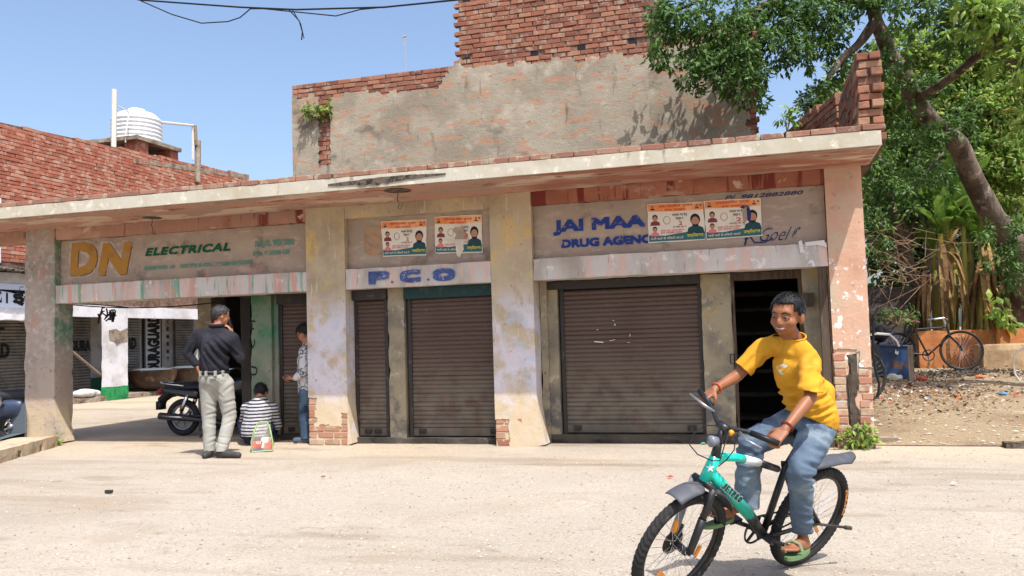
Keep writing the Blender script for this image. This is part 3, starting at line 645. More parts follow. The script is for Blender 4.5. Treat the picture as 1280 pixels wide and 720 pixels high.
lay('P/. 9812882880', P2, p_ink, (906, 250), (1004, 238), shear=.3, offset=.015); lay('Goel', P2, p_ink, (950, 302), (990, 283), shear=.7, offset=-.01); lay('ji"', P2, p_ink, (990, 296), (1001, 284), shear=.5, offset=.012)
lay('f', P2, p_ink, (930, 307), (938, 292), shear=.3, offset=.012)
mb = MB(); q = [at_y(x, y, .092) for x, y in ((938, 296), (943, 303), (955, 303), (966, 298))]; mb.tube(q, .008, 5); mb.build('lettering', p_ink, P2)
for ch, (x, y) in (('M', (318, 412)), ('C', (318, 436)), ('U', (321, 470))):
    a = at_y(x, y, .45); text(ch, 'lettering', gp, p_black, (a.x, .44, a.z), .12, .1, ux=(.2, 0, 1), uz=(-1, 0, .2), offset=.0)
for pts in ([(998, 302), (1002, 300), (1006, 316), (1000, 316)], [(1006, 303), (1030, 300), (1034, 309), (1020, 306), (1008, 308)], [(1009, 330), (1012, 325), (1017, 325), (1019, 332), (1016, 334), (1014, 329)]):
    mb = MB(); mb.poly([(at_y(x, y, -.004).x, -.004, at_y(x, y, -.004).z) for x, y in pts], (0, 1, 0), .002); mb.build('torn_paper', p_chalk, lintels[2] if pts[0][0] < 1030 else pl4)
# ------------------------------------------------------------------ paper posters
p_white = mat('poster_paper', C(222, 214, 200), .8, [(C(196, 186, 168), 3, .5, .7, {})]); p_saff = mat('poster_saffron', C(226, 140, 84), .8, [(C(236, 180, 130), 4, .45, .65, {})]); p_tealp = mat('poster_teal', C(52, 104, 108), .8)
p_skin = mat('print_skin', C(178, 130, 106), .8); p_hair = mat('print_black', C(36, 34, 36), .8); p_shirt = mat('print_teal_shirt', C(38, 72, 78), .8); p_redp = mat('print_red', C(206, 70, 56), .8)
p_pinkp = mat('print_pink', C(222, 120, 124), .8); p_yel = mat('print_yellow', C(206, 196, 70), .8); p_maroon = mat('print_maroon', C(120, 60, 66), .8)
def poster(q, label, torn=0):
    """four picture corners (top left, top right, bottom right, bottom left) on the panel"""
    Y = .088; c = [at_y(x, y, Y) for x, y in q]
    t = thing('poster', label, 'poster', (c[3].x, Y, c[3].z), 'paper posters pasted on the sign panels')
    def uv(u, v, d=0): p = c[3].lerp(c[2], u).lerp(c[0].lerp(c[1], u), v); return V(p.x, Y-.0006*d, p.z)
    def shape(name, pts, m, d, par=t): mb = MB(); mb.poly([uv(u, v, d) for u, v in pts], (0, 1, 0), .0005); return mb.build(name, m, par)
    r = random.Random(int(q[0][0])); edge = []
    for (a, b) in (((0, 0), (1, 0)), ((1, 0), (1, 1)), ((1, 1), (0, 1)), ((0, 1), (0, 0))):
        for i in range(7): s = i/7; edge.append((lerp(a[0], b[0], s)+r.uniform(-.008, .008), lerp(a[1], b[1], s)+r.uniform(-.008, .008)))
    shape('sheet', edge, p_white, 0)
    shape('header', [(.01, .80), (.5, .78), (.99, .80), (.99, .98), (.01, .98)], p_saff, 1)
    shape('footer', [(.01, .03), (.99, .03), (.99, .2), (.7, .24), (.3, .17), (.01, .2)], p_tealp, 1)
    def face(cx, cy, w_, h_, shirt):
        g = shape('portrait', [(cx-w_*.75, cy-h_*1.15), (cx+w_*.75, cy-h_*1.15), (cx+w_*.62, cy-h_*.62), (cx+w_*.2, cy-h_*.42), (cx-w_*.2, cy-h_*.42), (cx-w_*.62, cy-h_*.62)], shirt, 2)
        el = lambda rx, ry, oy, k=14: [(cx+rx*math.cos(2*math.pi*i/k), cy+oy+ry*math.sin(2*math.pi*i/k)) for i in range(k)]
        shape('hair', el(w_*.42, h_*.5, .10*h_), p_hair, 3, g); shape('face', el(w_*.33, h_*.42, -.08*h_), p_skin, 4, g)
        if w_ > .12: shape('beard', [(cx-w_*.31, cy-h_*.2), (cx-w_*.2, cy-h_*.3), (cx, cy-h_*.34), (cx+w_*.2, cy-h_*.3), (cx+w_*.31, cy-h_*.2), (cx+w_*.22, cy-h_*.46), (cx, cy-h_*.54), (cx-w_*.22, cy-h_*.46)], p_hair, 5, g)
    face(.84, .52, .21, .30, p_shirt); face(.13, .62, .12, .16, p_maroon); face(.12, .33, .10, .14, p_pinkp)
    face(.09, .9, .05, .06, p_hair); face(.88, .9, .05, .06, p_maroon); face(.95, .9, .05, .06, p_saff)
    W = (c[2]-c[3]); H = (c[0]-c[3])
    def wr(b, u0, v0, u1, v1, m, off=.01):
        if torn and .25 < v0 < .7 and u0 < .62 and u1 > .38: u0 = max(u0, .62) if torn == 1 else u0; u1 = max(u1, u0+.1)
        p = uv(u0, v0, 3); o = text(b, 'lettering', t, m, (p.x, p.y, p.z), (u1-u0)*W.length, (v1-v0)*H.length, ux=W, uz=H, offset=off, ext=0)
    wr('नगरपालिका चुनाव', .2, .86, .8, .96, p_redp, .012); wr('नगर पार्षद', .3, .77, .68, .84, p_redp)
    wr('पार्षद पद हेतु', .44, .64, .7, .73, p_hair, .012); wr('वार्ड न.', .5, .54, .64, .62, p_hair, .012); wr('2', .55, .42, .61, .52, p_redp, .02)
    wr('के लिए वोट दें', .44, .35, .68, .40, p_hair); wr('सबका साथ सबका विकास', .22, .27, .64, .33, p_pinkp); wr('हम सबका साथ', .22, .2, .6, .26, p_pinkp)
    wr('भारी मतों से विजयी बनायें', .04, .07, .62, .14, p_white, .012); wr('उम्मीदवार', .68, .08, .97, .2, p_yel, .03)
    ring = MB(); ring.tube([uv(.34+.06*math.cos(a*.524), .56+.1*math.sin(a*.524), 3) for a in range(12)], .0025, 4, closed=True); ring.build('emblem', m_wood_grey, t)
    if torn == 1:
        shape('tear', [(.38, .62), (.44, .7), (.52, .68), (.6, .72), (.66, .55), (.72, .42), (.6, .36), (.42, .38), (.46, .5)], m_panel, 6); shape('torn_flap', [(.43, .36), (.6, .37), (.61, .1), (.52, -.12), (.46, -.05)], p_white, 7)
    if torn == 2: shape('tear', [(.62, .78), (.7, .84), (.79, .8), (.82, .6), (.8, .35), (.74, .45), (.74, .7)], p_ink, 6); shape('tear', [(.66, .7), (.74, .78), (.75, .45), (.68, .3)], m_panel, 7)
    return t
poster([(476, 277), (533, 274), (533, 319), (479, 321)], 'election poster on the narrow middle panel, untorn, first from the yellowish pillar')
poster([(543, 271), (602, 268), (603, 316), (544, 317)], 'torn election poster with a hanging white flap on the middle panel', 1)
poster([(809, 255), (879, 252), (882, 300), (811, 304)], 'untorn election poster pasted right after the JAI MAA lettering')
poster([(880, 251), (951, 247), (953, 295), (883, 300)], 'election poster with a dark rip across the face, under the phone number', 2)
# ================================================================== brick building behind the shops
rb = thing('brick_building', 'tall unfinished brick building behind the shops, lower half grey plastered', 'building', (-4, 4.4, 0))
RY = 4.4
m_rplast = mat('thin_grey_plaster', C(158, 147, 130), .93, [
    (C(138, 127, 111), 1.0, .4, .66, {'seed': 1}), (C(172, 161, 144), 2.5, .5, .7, {'seed': 2}), (C(112, 104, 92), 1.3, .56, .7, {'seed': 14, 'stretch': (1, 1, 1.6)}), (C(172, 126, 100), 4.6, .54, .6, {'seed': 3, 'stretch': (.6, 1, 1.8), 'amt': .7}),
    (C(112, 102, 90), 3, .58, .72, {'seed': 4, 'stretch': (2, 1, .4)}), (C(104, 92, 80), 12, .6, .7, {'seed': 5, 'amt': .7, 'stretch': (.6, 1, 2.2)})],
    [(3, .4, {'d': .03}), (9, .25, {'d': .02, 'stretch': (.6, 1, 1.6)}), (34, .6, {'d': .012})], spec=.12)
mb = MB(); mb.box(-8.15, .14, RY-.008, RY+3.8, 0, 6.1); mb.box(-4.83, -1.56, RY-.008, RY+3.8, 6.1, 8.2); mb.build('wall', m_mortar_red, rb)
def top_of(x): return 8.2 if -4.83 < x < -1.56 else 6.13
def plast_top(x, s=0):   # edge of the plaster coat
    b = lerp(5.86, 5.70, (x+8.15)/3.2) if x < -4.95 else (lerp(6.05, 5.9, (x+4.95)/3.4) if x < -1.56 else 5.95)
    if -5.2 < x < -4.8: b = 5.75+.5*(x+5.2)/.4
    return b+.10*nz((x, 0, 0), 1.7)+.06*nz((x, 0, 4), 5)
def keep_pl(u, z):
    x = -8.15+u
    if -7.62 < x < -7.36 and 4.5 < z < 5.75: return False
    if x > .02+.06*nz((x, z, 0), 4): return False
    return z < plast_top(x)
plaster('plaster_coat', (-8.15, RY-.012, 0), (1, 0, 0), (0, -1, 0), 8.26, 3.0, 6.2, keep_pl, .03, m_rplast, rb, .06)
HOLES = [(583, 75), (668, 66), (727, 59), (791, 52), (584, 2)]; HP = [at_y(a, b, RY) for a, b in HOLES]
def keep_br(c):
    if any(abs(c.x-h.x) < .09 and abs(c.z-h.z) < .055 for h in HP): return False
    if -7.66 < c.x < -7.32 and 4.3 < c.z < 5.8: return True
    if c.z > top_of(c.x)-.02: return False
    return c.z > plast_top(c.x)-.1 or (c.x > .0 and c.z > 4.2)
cells = courses((-8.15, RY+.03, 0), (1, 0, 0), 8.30, 4.3, 8.2, keep_br, seed=2)
def kview(c): 
    p = c[0]; return (0 if p.z < 7.2 else 1, abs(p.z-6.3))
bricks(rb, cells, m_brick, 300, seed=4, key=kview, jitter=.008)
for h in HP:
    mb = MB(); mb.box(h.x-.07, h.x+.07, RY-.014, RY-.009, h.z-.05, h.z+.05); mb.build('putlog_hole_shade', m_black, rb)  # flat black plate painted as the shade inside each hole
# rough toothed ends
cells = []
rr = random.Random(5)
for z in np.arange(6.15, 8.2, .172): cells.append((V(-4.745+rr.uniform(-.03, .02), RY+.06, z), V(1, 0, 0), .2, .074, .11))
for z in np.arange(4.3, 6.1, .172): cells.append((V(.10+rr.uniform(-.05, .03), RY+.06, z), V(1, 0, 0), .2, .074, .11))
bricks(rb, cells, m_brick, 0, seed=6)
# right part beyond (upper storey seen through the leaves)
ub = thing('brick_room', 'small brick rooftop room half hidden by the tree leaves', 'building', (-.9, 6.5, 6.0))
mb = MB(); mb.box(-1.3, .3, 6.0, 8.2, 5.9, 6.75); mb.build('wall', m_mortar_red, ub)
bricks(ub, courses((-1.3, 5.97, 0), (1, 0, 0), 1.6, 6.0, 6.75, seed=9), m_brick, 60, seed=2)
rod = at_y(507, 82, 5.2); rt = at_y(506, 47, 5.2); mb = MB(); mb.tube([rod-ZV*.3, rt], .012, 6); mb.tube([rt-V(.04, 0, -.01), rt+V(.03, 0, .03)], .016, 6)
solo('metal_rod', mb, mat('pale_rod', C(170, 158, 148), .6), 'thin metal rod standing up from the low brick parapet', 'rod')
# ================================================================== broken parapet on the shop roof, far right
pw = thing('parapet_wall', 'broken brick parapet wall stub at the corner of the shop roof', 'wall', (1.2, 0, FT))
cells = []; r = random.Random(12); rnd12 = [r.uniform(-.03, .03) for _ in range(12)]
for k in range(11):
    z = FT+.09+k*.086; L = 2.15-.012*k; y = -.28+(.05 if k % 2 else 0)+rnd12[k]
    if k % 2 == 0:
        n = int(L/.24)
        for i in range(n): cells.append((V(1.17, y+.12+i*.24+.05*r.random(), z), V(0, 1, 0), .225, .074, .11)); cells.append((V(1.31, y+.12+i*.24, z), V(0, 1, 0), .225, .074, .11))
    else:
        n = int(L/.125)
        for i in range(n): cells.append((V(1.24+r.uniform(-.015, .02), y+.06+i*.125, z), V(1, 0, 0), .225, .074, .11))
bricks(pw, cells, m_parapet, 260, seed=8, jitter=.012)
mb = MB(); mb.rbox(1.125, 1.352, -.20, 1.86, FT-.005, FT+.98, step=.1, amp=.004); mb.build('mortar_core', m_mortar_red, pw)
p2 = thing('parapet_wall', 'low dark brick parapet sloping down behind the roof corner stub', 'wall', (.9, 2.3, FT))
cells = [c for c in courses((1.16, 1.95, 0), (-.62, 2.75, 0), 2.6, FT+.06, 4.6, lambda c: c.z < lerp(4.30, 4.42, (c.y-1.95)/2.6)+.05*nz(c, 3), seed=4)]
bricks(p2, cells, m_parapet, 300, seed=3, jitter=.012); mb = MB(); mb.poly([(1.12, 1.96, FT-.01), (.56, 4.44, FT-.01), (.56, 4.44, 4.36), (1.12, 1.96, 4.26)], (.1, .02, 0), 1.0); mb.build('mortar_core', m_mortar_red, p2)
# ================================================================== brick shops across the street on the left
LX = -16.0
lb = thing('street_shops', 'long brick building across the street with white ground floor shops', 'building', (LX, 9, 0))
m_white = mat('white_shop_paint', C(208, 206, 210), .85, [(C(184, 180, 178), 2, .42, .66, {}), (C(150, 142, 134), 9, .6, .7, {'seed': 2, 'amt': .7}), (C(226, 222, 214), 1, .4, .6, {'seed': 3, 'z': (.9, .6), 'wob': .2})], [(20, .3, {'d': .01})])
m_gdado = mat('green_dado_paint', C(44, 138, 78), .8, [(C(34, 110, 62), 6, .45, .6, {})]); m_gdark = mat('dark_green_paint', C(24, 70, 50), .8)
m_shopgrey = mat('grey_shop_shutter', C(120, 116, 110), .6, [(C(96, 92, 88), 3, .4, .66, {})])
mb = MB(); mb.box(LX-6, LX+.006, 1.0, 15.0, 2.41, 4.0); mb.box(LX-6, LX+.006, 1.0, 15.0, 4.0, 6.2)
vs = [(LX-6, 1, 6.2), (LX+.006, 1, 6.2), (LX+.006, 15, 6.2), (LX-6, 15, 6.2), (LX-6, 1, 6.18), (LX+.006, 1, 6.18), (LX+.006, 15, 6.9), (LX-6, 15, 6.9)]
mb.add(vs, [(4, 5, 6, 7), (0, 4, 7, 3), (1, 2, 6, 5), (0, 1, 5, 4), (2, 3, 7, 6)]); mb.build('wall', m_mortar_red, lb)
ltop = lambda y: lerp(6.40, 6.88, (y-5.31)/8.56)
cells = courses((LX-.03, 4.4, 0), (0, 1, 0), 10.6, 3.3, 7.05, lambda c: c.z < ltop(c.y)-.02 and not (c.z < 4.35 and c.y > 7.2), bh=.076, seed=8)
bricks(lb, cells, m_brick_far, 300, seed=11, key=lambda c: (c[0].y > 8.2)+abs(c[0].z-5.4)*.3, jitter=.008)
mb = MB(); mb.add([(LX+.03, 9.6, ltop(9.6)-.33), (LX+.03, 15.0, ltop(15)-.14), (LX+.03, 15.0, ltop(15)-.0), (LX+.03, 9.6, ltop(9.6)-.2), (LX-.06, 9.6, ltop(9.6)-.33), (LX-.06, 15.0, ltop(15)-.14), (LX-.06, 15, ltop(15)), (LX-.06, 9.6, ltop(9.6)-.2)], [(0, 1, 2, 3), (3, 2, 6, 7), (4, 0, 3, 7), (0, 4, 5, 1)])
mb.build('cement_band', m_mortar, lb)
mb = MB(); mb.rbox(LX-.3, LX+.05, 14.7, 15.0, 0, 6.85, step=.4); mb.build('corner_post', m_mortar, lb)
mb = MB(); mb.rbox(LX-.02, LX+.05, 4.4, 5.32, 3.25, 4.7, step=.2); mb.build('plaster_strip', m_white, lb)
# ground floor: recessed back wall, kerb platform, pillars, fascia
mb = MB(); mb.box(LX-6, LX-.9, 1.0, 30, .0, 2.9); mb.build('wall', mat('shop_inner_grey', C(150, 146, 142), .9, [(C(126, 120, 114), 2, .4, .66, {})]), lb)
mb = MB(); mb.box(LX-.895, LX-.88, 1.0, 30, .15, .55); mb.build('dado', m_gdark, lb)
mb = MB(); mb.rbox(LX-.9, LX+.28, 1.0, 30, -.01, .13, step=.25, amp=.012, chip=.05); mb.build('kerb_platform', m_mortar, lb)
mb = MB(); mb.rbox(LX-.05, LX+.12, 4.0, 12.95, 2.10, 2.40, step=.3); mb.build('fascia', m_white, lb)
def shop_pillar(y0, y1, dado=True, fx=.02, bx=-.35):
    mb = MB(); mb.rbox(LX+bx, LX+fx, y0, y1, .12 if not dado else .34, 2.1 if fx < .1 else 2.39, step=.12, amp=.006); p = mb.build('pillar', m_white, lb)
    if dado: mb = MB(); mb.rbox(LX+bx-.01, LX+fx+.01, y0-.008, y1+.008, 0, .338, step=.12, amp=.006); mb.build('dado', m_gdado, p)
    return p
sp = shop_pillar(at_x(127, 450, LX+.12).y, at_x(160, 450, LX+.32).y, True, .32, .12); shop_pillar(12.53, 12.93, False); shop_pillar(3.2, 3.6)
mb = MB(); mb.poly([tuple(at_x(a, b, LX+.327)) for a, b in ((136, 413), (145, 411), (150, 414), (159.5, 410), (159.5, 426), (150, 428), (146, 432), (143, 427), (137, 425))], (1, 0, 0), .004); mb.build('bare_patch', m_mortar, sp)
def far_shutter(y0, y1, z1=2.2):
    mb = MB(); z = .16; k = 0
    prof = []
    while z < z1: prof += [(LX-.84, z), (LX-.80, z+.03), (LX-.80, z+.055)]; z += .075
    vs = [(x, y, z) for y in (y0, y1) for x, z in prof]; n = len(prof); mb.add(vs, [(i, i+n, i+n+1, i+1) for i in range(n-1)]); return mb.build('shutter', m_shopgrey, lb)
sA = far_shutter(8.05, 8.9); sB = far_shutter(9.5, 10.75); far_shutter(12.3, 13.2); sC = far_shutter(4.0, 7.2, 1.98)
UY = dict(ux=(0, 1, 0), uz=(0, 0, 1))
def ftext(b, par, y0, y1, z0, z1, x=LX-.79, m=p_black, off=.05, **k): return text(b, 'lettering', par, m, (x, y0, z0), y1-y0, z1-z0, **(UY | k), offset=off)
ftext('DURA', sA, 8.2, 8.88, 1.25, 1.55); ftext('GUARD', sB, 9.6, 10.6, 1.28, 1.6); ftext('7', sB, 9.66, 9.85, 1.85, 2.1)
ftext('ART', sC, 5.2, 6.2, 1.68, 1.86, off=.06); ftext('DURAGUARD', sC, 4.3, 6.35, 1.15, 1.5, off=.05); ftext('CEMENT :0:', sC, 4.4, 6.1, .7, .9)
mb = MB(); mb.box(LX-.88, LX-.83, 10.95, 11.72, .5, 2.35); sg = mb.build('sign_board', m_black, lb, label='tall black vertical board with outlined capital letters')
mb = MB(); mb.box(LX-.83, LX-.826, 11.02, 11.65, .55, 2.3); mb.build('board_face', mat('grey_board_face', C(166, 164, 160), .8), sg)
text('DURAGUARD', 'lettering', sg, p_black, (LX-.82, 11.62, .6), 1.65, .54, ux=(0, 0, 1), uz=(0, -1, 0), offset=.07)
for k, ch in enumerate('CEMENT'): ftext(ch, lb, 12.0, 12.1, 2.0-k*.22, 2.12-k*.22, x=LX-.875); 
for k, ch in enumerate('CEMENT'): ftext(ch, lb, 7.55, 7.68, 1.95-k*.26, 2.09-k*.26, x=LX-.875)
# sign board and awning at the far left
bd = thing('shop_board', 'pale blue shop board with large black Devanagari letters', 'sign', (LX, 5.5, 2.2))
mb = MB(); mb.box(LX+.06, LX+.12, 3.4, 6.6, 2.27, 2.8); mb.build('panel', mat('pale_blue_board', C(196, 206, 222), .7), bd)
text('आईन', 'lettering', bd, p_black, (LX+.125, 4.9, 2.31), 1.35, .44, ux=(0, 1, 0), uz=(0, 0, 1), offset=.05)
mb = MB(); mb.rbox(LX-.05, LX+.35, 2.5, 6.8, 1.98, 2.12, step=.2, amp=.02, chip=.03); mb.rbox(LX-.05, LX+.1, 2.5, 6.8, 2.1, 3.05, step=.3); mb.build('awning_slab', m_white, lb)
mb = MB(); r = random.Random(3)
for k in range(26):
    y = 2.8+k*.16; mb.obox((LX+.18, y, 3.1+r.uniform(-.02, .05)), (.26, 0, -.06), (0, .1, r.uniform(-.02, .02)), (.01, 0, .02))
mb.build('roof_tiles', m_spall, lb)
# big iron pans on the platform
m_iron = mat('rusty_iron', C(80, 62, 52), .5, [(C(54, 46, 42), 3, .42, .62, {}), (C(116, 88, 70), 5, .58, .7, {'seed': 2})], metal=.3); m_tin = mat('worn_tin', C(112, 120, 128), .45, metal=.5)
def pan(name, y, x, lab):
    t = thing(name, lab, 'cooking pan', (x, y, .13), 'iron pans on the shop platform'); R_ = .66; prof = [(0, 0), (.25, .02), (.46, .12), (.6, .3), (R_, .55), (R_+.03, .56), (R_-.02, .54), (.56, .3), (.4, .12), (0, .05)]
    mb = MB(); mb.lathe(prof, (x, y, .14), n=28); mb.build('bowl', m_iron, t, True)
    mb = MB(); mb.lathe([(.56, .53), (.5, .57), (.3, .60), (0, .605)], (x, y, .14), n=24); mb.build('lid', m_tin, t, True)
    for s in (-1, 1): mb = MB(); mb.tube([(x+s*.2, y-.62, .66), (x+s*.2, y-.74, .7), (x+s*.0, y-.78, .7)], .018, 6); mb.build('handle', m_iron, t)
pan('iron_pan', 10.2, -15.95, 'big rusty iron pan nearest the white and green pillar'); pan('iron_pan', 11.65, -15.9, 'big rusty iron pan behind the elbow of the man on the phone')
wr_ = lambda amp, f, o=0.0: (lambda p: amp*(nz(p, f, o)+.5*nz(p, f*2.3, o+3)))
sk = blob('sack', [ell((-15.9, 7.7, .22), (.2, .42, .11)), ell((-15.9, 8.0, .2), (.16, .2, .09))], .03, mat('pale_sack', C(186, 184, 178), .9, [(C(150, 148, 142), 6, .5, .66, {})]), None, wrinkle=wr_(.02, 7)); tag(sk, 'pale filled sack lying on the platform left of the white pillar', 'sack')
mb = MB(); a = at_x(92, 441, -15.95); b = at_x(126, 469, -15.95); mb.tube([a+(a-b)*.3, b+(b-a)*.12], .035, 6); solo('leaning_pole', mb, m_wood_grey, 'long pale wooden pole leaning at a slant before the shutters', 'pole')
# hanging sign in the dark room
hs = thing('small_sign', 'small white and red sign on the dark inner wall above the motorcycle', 'sign', (-7.74, 2.46, 1.75))
mb = MB(); mb.box(-8.0+.02, -7.66, 2.46, 2.48, 1.66, 2.0); mb.build('panel', m_white, hs); mb = MB(); mb.box(-7.84, -7.7, 2.452, 2.459, 1.74, 1.95); mb.build('red_mark', p_redp, hs)
text('का', 'lettering', hs, p_white, (-7.81, 2.45, 1.78), .09, .12)
# ================================================================== water tank, pipes, roof post
wt = thing('water_tank', 'white ribbed plastic water tank on brick feet on the roof edge', 'water tank', (-16.5, 10.3, 6.6))
m_tank = mat('white_plastic_tank', C(222, 224, 224), .5, [(C(184, 184, 178), 4, .5, .68, {'z': (7.3, 6.9)}), (C(150, 140, 128), 9, .6, .7, {'seed': 2, 'amt': .5})])
tb = at_x(171, 181, -17.0); tr_ = (at_x(192, 170, -17.0).y-at_x(150, 170, -17.0).y)/2; tz = tb.z+.02; prof = [(0, 0), (tr_*.98, 0)]
th = at_x(171, 150, -17.0).z-tz
for k in range(6): z0 = th*k/6; prof += [(tr_*.96, z0+.02), (tr_, z0+.05), (tr_, z0+th/6-.04), (tr_*.96, z0+th/6-.01)]
prof += [(tr_*.97, th), (tr_*.7, th+.16), (tr_*.34, th+.22), (tr_*.32, th+.3), (0, th+.32)]
mb = MB(); mb.lathe(prof, (-17.0, tb.y, tz), n=28); mb.build('tank_body', m_tank, wt, True)
mb = MB(); mb.rbox(-17.9, -16.2, tb.y-.95, tb.y+.95, tz-.12, tz-.005, step=.3); mb.build('slab', m_mortar, wt)
for yy in (tb.y-.55, tb.y+.75): mb = MB(); mb.rbox(-16.8, -16.3, yy-.18, yy+.18, 6.3, tz-.12, step=.2); mb.build('brick_foot', m_brick_far, wt)
m_pipe = mat('pale_pipe', C(206, 200, 190), .6); mb = MB(); a = at_x(143, 112, -16.6); b = at_x(142, 180, -16.6); mb.tube([a, b-ZV*.3], .07, 8); solo('vent_pipe', mb, m_pipe, 'thick pale vertical pipe left of the white water tank', 'pipe')
mb = MB(); q = [at_x(x, y, -16.6) for x, y in ((144, 131), (158, 138), (160, 140))]; mb.tube(q, .02, 5); q = [at_x(x, y, -16.6) for x, y in ((161, 140), (157, 170), (157, 178))]; mb.tube(q, .02, 5)
q = [at_x(x, y, -16.4) for x, y in ((192, 146), (194, 152), (241, 157), (241, 200))]; mb.tube(q, .04, 6); mb.build('pipe', m_pipe, wt)
mb = MB(); a = at_x(244, 157, -15.9); b = at_x(247, 228, -15.9); mb.tube([a, a.lerp(b, .35)], .05, 6); mb.tube([a.lerp(b, .25)+V(0, .1, 0), b], .09, 6); solo('roof_post', mb, m_mortar, 'grey upright post standing against the left brick wall', 'post')
# ================================================================== overhead cables
def sag(a, b, d, n=14): return [a.lerp(b, i/n)-ZV*d*4*(i/n)*(1-i/n) for i in range(n+1)]
mb = MB(); Y0 = .6; K = lambda x, y: at_y(x, y, Y0)
mb.tube([K(120, -14), K(175, 0), K(300, 9), K(370, 12), K(480, 9), K(570, 0), K(640, -8)], .012, 6)
mb.tube([K(176, 1), K(215, 18), K(252, 29), K(285, 27), K(300, 22), K(313, 11), K(330, 11), K(420, 20), K(450, 12), K(520, 5), K(572, -1)], .009, 5)
mb.tube([K(361, 12), K(374, 26), K(378, 40), K(377, 50)], .009, 5); mb.tube([K(366, 13), K(376, 30), K(380, 48)], .007, 5)
solo('overhead_cable', mb, m_wire, 'thin dark overhead cables with dangling loose ends', 'cable')
mb = MB(); a = at_y(91, 381, 1.0); b = at_y(270, 378, 1.0); mb.tube(sag(a, b, .06), .009, 5); mb.tube(sag(a+ZV*.03, at_y(160, 384, 1.0), .0), .009, 5)
for k in range(14):
    p = at_y(136+random.uniform(-8, 8), 386+random.uniform(-2, 8), 1.0); mb.tube([p, p+V(random.uniform(-.08, .08), 0, random.uniform(-.12, .05)), p+V(random.uniform(-.1, .1), 0, random.uniform(-.2, .0))], .012, 5)
p = at_y(141, 390, 1.0); mb.tube([p, p-ZV*.15], .02, 5); solo('drooping_cable', mb, m_wire, 'black cable with a ragged knot strung across the open bay', 'cable')
# ================================================================== kerb at the lower left
mb = MB(); A = V(-9.02, -.30, 0); B = V(-7.9, -3.0, 0); d = (B-A).normalized(); nn = V(d.y, -d.x, 0); L = (B-A).length
if nn.x > 0: nn = -nn
R = basis(d, nn, ZV if d.cross(nn).z > 0 else -ZV).to_4x4(); R.translation = A
R = basis(d, nn, ZV).to_4x4(); R.translation = A; kb = MB(R); kb.rbox(0, .42, 0, .5, -.02, .145, step=.07, chip=.02); kb.rbox(.52, 1.02, 0, .5, -.02, .145, step=.07, chip=.02); kb.rbox(1.12, L, 0, .5, -.02, .145, step=.07, chip=.02)
kb.rbox(.42, .52, .006, .5, .075, .143, step=.06, chip=.01); kb.rbox(1.02, 1.12, .006, .5, .075, .143, step=.06, chip=.01); kb.box(.42, .52, .2, .48, -.02, .075); kb.box(1.02, 1.12, .2, .48, -.02, .075)
tag(kb.build('concrete_kerb', m_grey), kind='structure')
# ================================================================== trees and plants
def leafcol(*c): return [C(*q) for q in c]
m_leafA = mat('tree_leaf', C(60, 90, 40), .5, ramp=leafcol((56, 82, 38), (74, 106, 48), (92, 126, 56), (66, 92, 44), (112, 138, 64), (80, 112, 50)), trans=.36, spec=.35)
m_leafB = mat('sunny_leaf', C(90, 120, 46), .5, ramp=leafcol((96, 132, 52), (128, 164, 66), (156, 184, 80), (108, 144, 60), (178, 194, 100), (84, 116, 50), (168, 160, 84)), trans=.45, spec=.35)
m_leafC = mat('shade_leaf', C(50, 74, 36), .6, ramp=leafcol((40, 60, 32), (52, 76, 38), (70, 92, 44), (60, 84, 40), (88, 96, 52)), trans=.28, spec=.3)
m_bark = mat('grey_brown_bark', C(112, 98, 86), .95, [(C(76, 64, 54), 3, .42, .62, {'stretch': (1, 1, .4)}), (C(146, 132, 118), 5, .55, .68, {'seed': 2}), (C(64, 54, 46), 10, .6, .7, {'seed': 3})], [(9, .9, {'d': .05, 'stretch': (1.5, 1.5, .4)}), (40, .6, {'d': .012})])
m_twig = mat('dry_twig', C(150, 124, 98), .95)
def leaves(name, clumps, m, parent, size, seed, per=9, droop=.35, kind='stuff', wide=.42):
    """leaves in whorls at twig ends spread through each clump: (centre, radii, number of twigs)"""
    r = np.random.default_rng(seed); Vs = []; var = []
    for (c, rad, n) in clumps:
        c = np.array(c); rad = np.array(rad); d = r.normal(size=(n, 3)); d /= np.linalg.norm(d, axis=1)[:, None]
        tip = c+d*rad*(r.random((n, 1))**.42)*(1+.25*r.normal(size=(n, 1)))
        k = per; T = np.repeat(tip, k, 0); D = np.repeat(d, k, 0); N = len(T)
        a = r.normal(size=(N, 3)); a = a/np.linalg.norm(a, axis=1)[:, None]+D*.55; a[:, 2] -= droop; a /= np.linalg.norm(a, axis=1)[:, None]
        up = r.normal(size=(N, 3))*.55+np.array([0, 0, 1.0])+np.array([.25, -.3, 0]); s = np.cross(a, up); s /= np.linalg.norm(s, axis=1)[:, None]+1e-6; nn = np.cross(s, a)
        L = (size*(.6+.8*r.random((N, 1)))); b0 = T+a*L*.15+r.normal(size=(N, 3))*size*.25
        W = L*wide*.5
        p0 = b0; p1 = b0+a*L*.5+s*W-nn*L*.05; p2 = b0+a*L-nn*L*.16; p3 = b0+a*L*.5-s*W-nn*L*.05; pm = b0+a*L*.52+nn*L*.04
        Vs.append(np.stack([p0, p1, p2, pm, p3], 1).reshape(-1, 3)); var.append(np.repeat(np.clip(r.random(N)*.55+np.repeat(r.random(n)*.45, k), 0, .98), 5))
    Vv = np.concatenate(Vs); n = len(Vv)//5; i = np.arange(n)[:, None]*5
    F_ = np.concatenate([i+np.array([[0, 1, 3, 3]])[:, :3], i+np.array([[1, 2, 3]]), i+np.array([[0, 3, 4]]), i+np.array([[3, 2, 4]])], 0)
    return joined(name, Vv, F_, m, parent, np.concatenate(var), False, kind)
